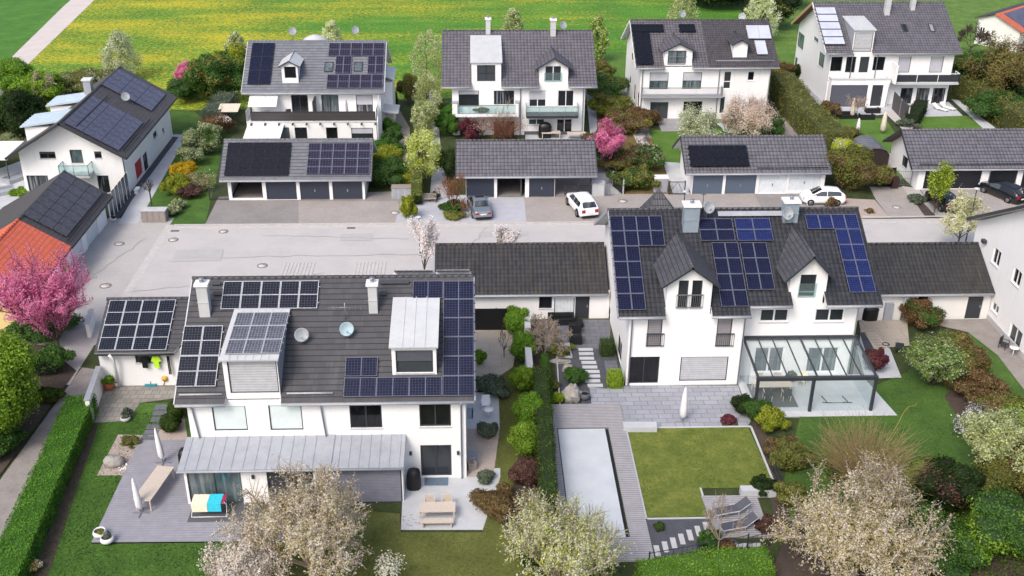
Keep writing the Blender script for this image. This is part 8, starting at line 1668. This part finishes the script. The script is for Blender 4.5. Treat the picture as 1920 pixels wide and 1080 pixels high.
# grey privacy screen on the patio, gates, playhouse
a, b = G(1672, 205), G(1700, 236); slab_fence('privacy_screen', a, b, 2.1, 'balcony_wood', 'tall dark slatted screen dividing the two patios', 'screen', 2, post='zincl', w=.1)
a, b = G(1642, 348), G(1674, 350); slab_fence('black_gate', a, b, 1.9, 'black', 'black wide gate right of the large olive bush', 'gate', 2, post='black'); wire_fence('bar_gate', G(1680, 348), G(1706, 349), 1.5, 'thin grey bar gate beside the white garage gable', 1, 'gate', 'steel', gap=.15)
B_ = MB(); x, y = G(1668, 352); B_.box(x, y-.5, .02, x+.6, y+.1, 1.1); B_.box(x-.03, y-.53, 1.1, x+.63, y+.13, 1.18); tag(B_.build('waste_bin', plain('dark_brown_bin', '#3a2528', .6)), 'dark brown waste bin in front of the black gate', 'bin')
a, b = G(1149, 350), G(1168, 366); slab_fence('black_gate', a, b, 1.5, 'black', 'black slanting gate beside the white car', 'gate', 1, post='concrete', w=.08)
def gate(px0, px1, py, h, lab, mat='frame', diag=True):
    a, b = G(px0, py), G(px1, py); t = thing('bar_gate', lab, 'gate', (a[0], a[1], 0)); m = MB(); L = math.hypot(b[0]-a[0], b[1]-a[1]); U = nrm((b[0]-a[0], b[1]-a[1], 0)); V = np.array([-U[1], U[0], 0]); O = (a[0], a[1], 0)
    for zz in (.12, h-.06): m.obox(O, U, V, (0, 0, 1), 0, L, -.03, .03, zz, zz+.06)
    for i in range(int(L/.13)+1): m.obox(O, U, V, (0, 0, 1), i*.13, i*.13+.02, -.01, .01, .15, h-.05)
    P = lambda u, z: np.array(O)+U*u+np.array([0, 0, z]); 
    if diag: m.tube([P(0, .15), P(L/2, h-.05), P(L, .15)], .025, 4)
    m.build('gate_leaf', M[mat], t)
    for q in (a, b): m = MB(); m.box(q[0]-.05, q[1]-.05, 0, q[0]+.05, q[1]+.05, h+.1); m.build('post', M[mat], t)
gate(1059, 1108, 368, 1.1, 'dark barred gate closing the carport behind the white car'); gate(1254, 1283, 366, 1.35, 'dark barred gate between the bin box and the slate-blue doors'); gate(394, 430, 376, 1.1, 'thin dark gate left of the open garage bay', diag=False); gate(1133, 1143, 369, 1.2, 'narrow grey gate panel beside the grey bin box', 'steel', diag=False)
# bin boxes
def binbox(px0, px1, py, h, lab, n=3, mat='bench', top='concrete', door='bench', d=.85):
    a, b = G(px0, py), G(px1, py); x0, x1, y = a[0], b[0], (a[1]+b[1])/2; t = thing('bin_box', lab, 'bin box', ((x0+x1)/2, y, 0)); m = MB(); m.box(x0, y, 0, x1, y+d, h-.06); m.build('body', M[mat], t); m = MB(); m.box(x0-.05, y-.06, h-.06, x1+.05, y+d+.05, h); m.build('lid', M[top], t)
    for i in range(n): w = (x1-x0)/n; m = MB(); m.box(x0+w*i+.04, y-.03, .08, x0+w*(i+1)-.04, y+.001, h-.14); m.build('door', M[door], t)
binbox(267, 312, 418, 1.15, 'weathered wooden bin box by the pale path and small pollard tree', 4); binbox(735, 772, 374, 1.15, 'grey three-door bin box left of the wooden bench', 3, 'concrete', 'bench', 'zinc'); binbox(1109, 1133, 369, 1.3, 'pale grey bin box right of the gated carport', 2, 'zincl', 'zincl', 'zincl'); binbox(1226, 1251, 362, 1.5, 'concrete bin box with pale lid beside the dark shrubs', 1, 'concrete', 'white', 'zinc')
x, y = G(800, 382); bench(x-.1, y+.2, .02, 2.0, 0, 'weathered wooden bench between two box balls', 'bench', True)
x, y = G(1566, 398); m = MB(); m.lathe([(.26, 0), (.34, .3), (.3, .75), (.24, .75), (.0, .7)], (x, y+1.5, .02), 14); tag(m.build('wooden_barrel', M['bench']), 'weathered barrel planter in the gravel bed', 'barrel')
# street lamps
def lamp(px, pb, pt, lab):
    x, y = G(px, pb); h = GY(px, pt, y)[1]; t = thing('street_lamp', lab, 'street lamp', (x, y, 0), 'street lamps'); m = MB(); m.tube([(x, y, 0), (x, y, h*.35), (x, y, h)], [.07, .055, .045], 8); m.build('pole', M['frame'], t); m = MB(); m.lathe([(.05, h), (.24, h+.02), (.26, h+.06), (.1, h+.13), (.0, h+.14)], (x, y, 0), 14); m.build('lamp_head', M['zincl'], t)
lamp(788, 480, 408, 'slim dark street lamp beside the white magnolia'); lamp(1281, 400, 360, 'slim street lamp behind the solar duplex ridge'); lamp(1807, 470, 355, 'slim dark street lamp beside the cream street tree')
# hip roof pavilion behind the duplex ridge
x, y = (17.3, 77.0); t = thing('pavilion_roof', 'dark pointed roof rising behind the duplex ridge', 'outbuilding', (x, y, 0)); t.name = 'pavilion'; ax_, az_ = GY(1236, 353, 77.); m = MB(); zb = 2.6; C_ = [(ax_-2.6, 74.4, zb), (ax_+3.2, 74.4, zb), (ax_+3.2, 79.6, zb), (ax_-2.6, 79.6, zb)]; ap = (ax_, 77., az_)
for i in range(4): a, b = C_[i], C_[(i+1) % 4]; L = math.dist(a, b); m.face([a, b, ap], 0, [(0, 0), (L, 0), (L/2, 3.2)])
m.face(C_[::-1], 0); m.build('roof', M['t_frd'], t); m = MB(); m.box(ax_-2.2, 74.8, 0, ax_+2.8, 79.2, zb+.02); m.build('wall', M['render'], t)
# small things behind
x, y = G(1374, 248, .6); m = MB(); m.obox((x-.5, y, .5), nrm((1, .3, 0)), nrm((-.6, 1, .35)), nrm((0, -.4, 1)), 0, .7, 0, 1.9, 0, .04); tag(m.build('play_slide', plain('pale_turquoise_slide', '#b9e2df', .5)), 'pale slide in the lawn under the faded pink tree', 'slide')
for (px, py, lab) in ((1012, 262, 'pale garden table before the loggia house, left'), (1060, 264, 'pale garden table before the loggia house, right')): x, y = G(px, py); table(x+1.2, y+.3, .02, 2.0, .9, 0, lab, name='terrace_table')
x, y = G(22, 352); t = sofa(30, 340, 2.2, 1.1, 'grey covered swing sofa on the terrace of the left house', R_(60), mat='zinc', cush='zinc'); t.name = 'garden_sofa'; sofa(10, 365, 1.8, 1.0, 'grey covered garden chair at the left edge of the terrace', R_(30), mat='zinc', cush='zinc')
m = MB(); a = G(0, 302, 2.5); m.obox((-46.5, 97, 2.4), (1, 0, 0), (0, 1, 0), (0, 0, 1), -3, 2.6, 0, 5.2, 0, .12); tag(m.build('flat_canopy', M['cloth']), 'flat white canopy beside the left house', 'canopy')
for y_, lb in ((97.2, 'thin dark post under the near side of the flat white canopy'), (102, 'thin dark post under the far side of the flat white canopy')): m = MB(); m.tube([(-44.1, y_, 0), (-44.1, y_, 2.4)], .05, 5); tag(m.build('canopy_post', M['frame']), lb, 'post')
x, y = G(435, 240); t = thing('garden_parasol', 'small square beige parasol beside the rounded hedge', 'parasol', (x, y, 0)); m = MB(); m.tube([(x, y, 0), (x, y, 2.3)], .03, 5); m.build('pole', M['frame'], t); m = MB(); m.obox((x, y, 2.2), (1, 0, 0), nrm((0, 1, .15)), nrm((0, -.15, 1)), -1.2, 1.0, -.9, 1.1, 0, .05); m.build('canopy', M['clothb'], t)
# glazed lean-to beside the red-door house
a, b = (-32.0, 88.1), (-32.0, 93.8); t = slab_fence('glazed_screen', (-31.95, 88.0), (-31.95, 93.9), 2.3, 'glassc', 'tall glazed screen between left garage and white house', 'screen', 6, post='white', w=.04)
bowl(213, 414, .3, 'white trough with red flowers by the glazed screen', 'white', .02, .4, name='flower_trough'); x, y = G(213, 410, .4); blob('potted_plant', (x, y, .4), .25, .25, .15, F['maple'], 330, 200, .06, 3, lab='red flowers in the white trough', cat='flowers')
x, y = G(258, 362); bench(x, y, .02, .9, R_(90), 'small white bench along the gravel strip of the left house', 'white')
# shrubbery balcony things
for (px, py, Y, lab, mt) in ((484, 215, 108., 'white garden chair on the boarded balcony, left end', 'white'), (500, 215, 108., 'grey garden chair on the boarded balcony', 'zinc'), (541, 215, 108.3, 'dark garden chair on the boarded balcony by the door', 'frame')): x = GY(px, py, Y)[0]; chair(x, Y, 2.91, R_(200), lab, mt, group='chairs on the boarded balcony')
blob('potted_plant', (GY(905, 200, 110.3)[0], 110.35, 2.6), .9, .25, .35, F['olive'], 331, 900, .09, 5, lab='leafy window box plants in the loggia', cat='plant')
# ---------------------------------------------------------------- sky, sun, camera
w = bpy.data.worlds.new('World'); scn.world = w; w.use_nodes = True
nt = w.node_tree; bg = nt.nodes['Background']; sky = nt.nodes.new('ShaderNodeTexSky'); sky.sky_type = 'NISHITA'; sky.sun_disc = False
EL, AZ = R_(48), R_(214)   # sun azimuth clockwise from +Y
sky.sun_elevation = EL; sky.sun_rotation = AZ; sky.air_density = 1.; sky.dust_density = 7.; sky.ozone_density = .6; sky.altitude = 500
nt.links.new(sky.outputs[0], bg.inputs[0]); bg.inputs[1].default_value = .15
sl = bpy.data.lights.new('sun', 'SUN'); sl.energy = .95; sl.angle = R_(18); sl.color = (1, .97, .93)
so = bpy.data.objects.new('sun', sl); COL.objects.link(so)
from mathutils import Vector, Matrix
d = Vector((sin(AZ)*cos(EL), cos(AZ)*cos(EL), sin(EL))); so.rotation_euler = d.to_track_quat('Z', 'Y').to_euler(); so.location = (0, 0, 60)
cam = bpy.data.cameras.new('camera'); co = bpy.data.objects.new('camera', cam); COL.objects.link(co); scn.camera = co
Mx = Matrix.Identity(4)
for i in range(3): Mx[i][0] = cR[i]; Mx[i][1] = cU[i]; Mx[i][2] = -cF[i]; Mx[i][3] = CAM[i]
co.matrix_world = Mx; cam.sensor_width = 36.; cam.sensor_fit = 'HORIZONTAL'; cam.lens = FPX/1920*36; cam.clip_start = .5; cam.clip_end = 4000
scn.view_settings.view_transform = 'Standard'; scn.view_settings.look = 'None'; scn.view_settings.exposure = 0.62; scn.view_settings.gamma = 1
scn.render.engine = 'CYCLES'; scn.cycles.max_bounces = 6; scn.cycles.transparent_max_bounces = 12; scn.cycles.use_denoising = True
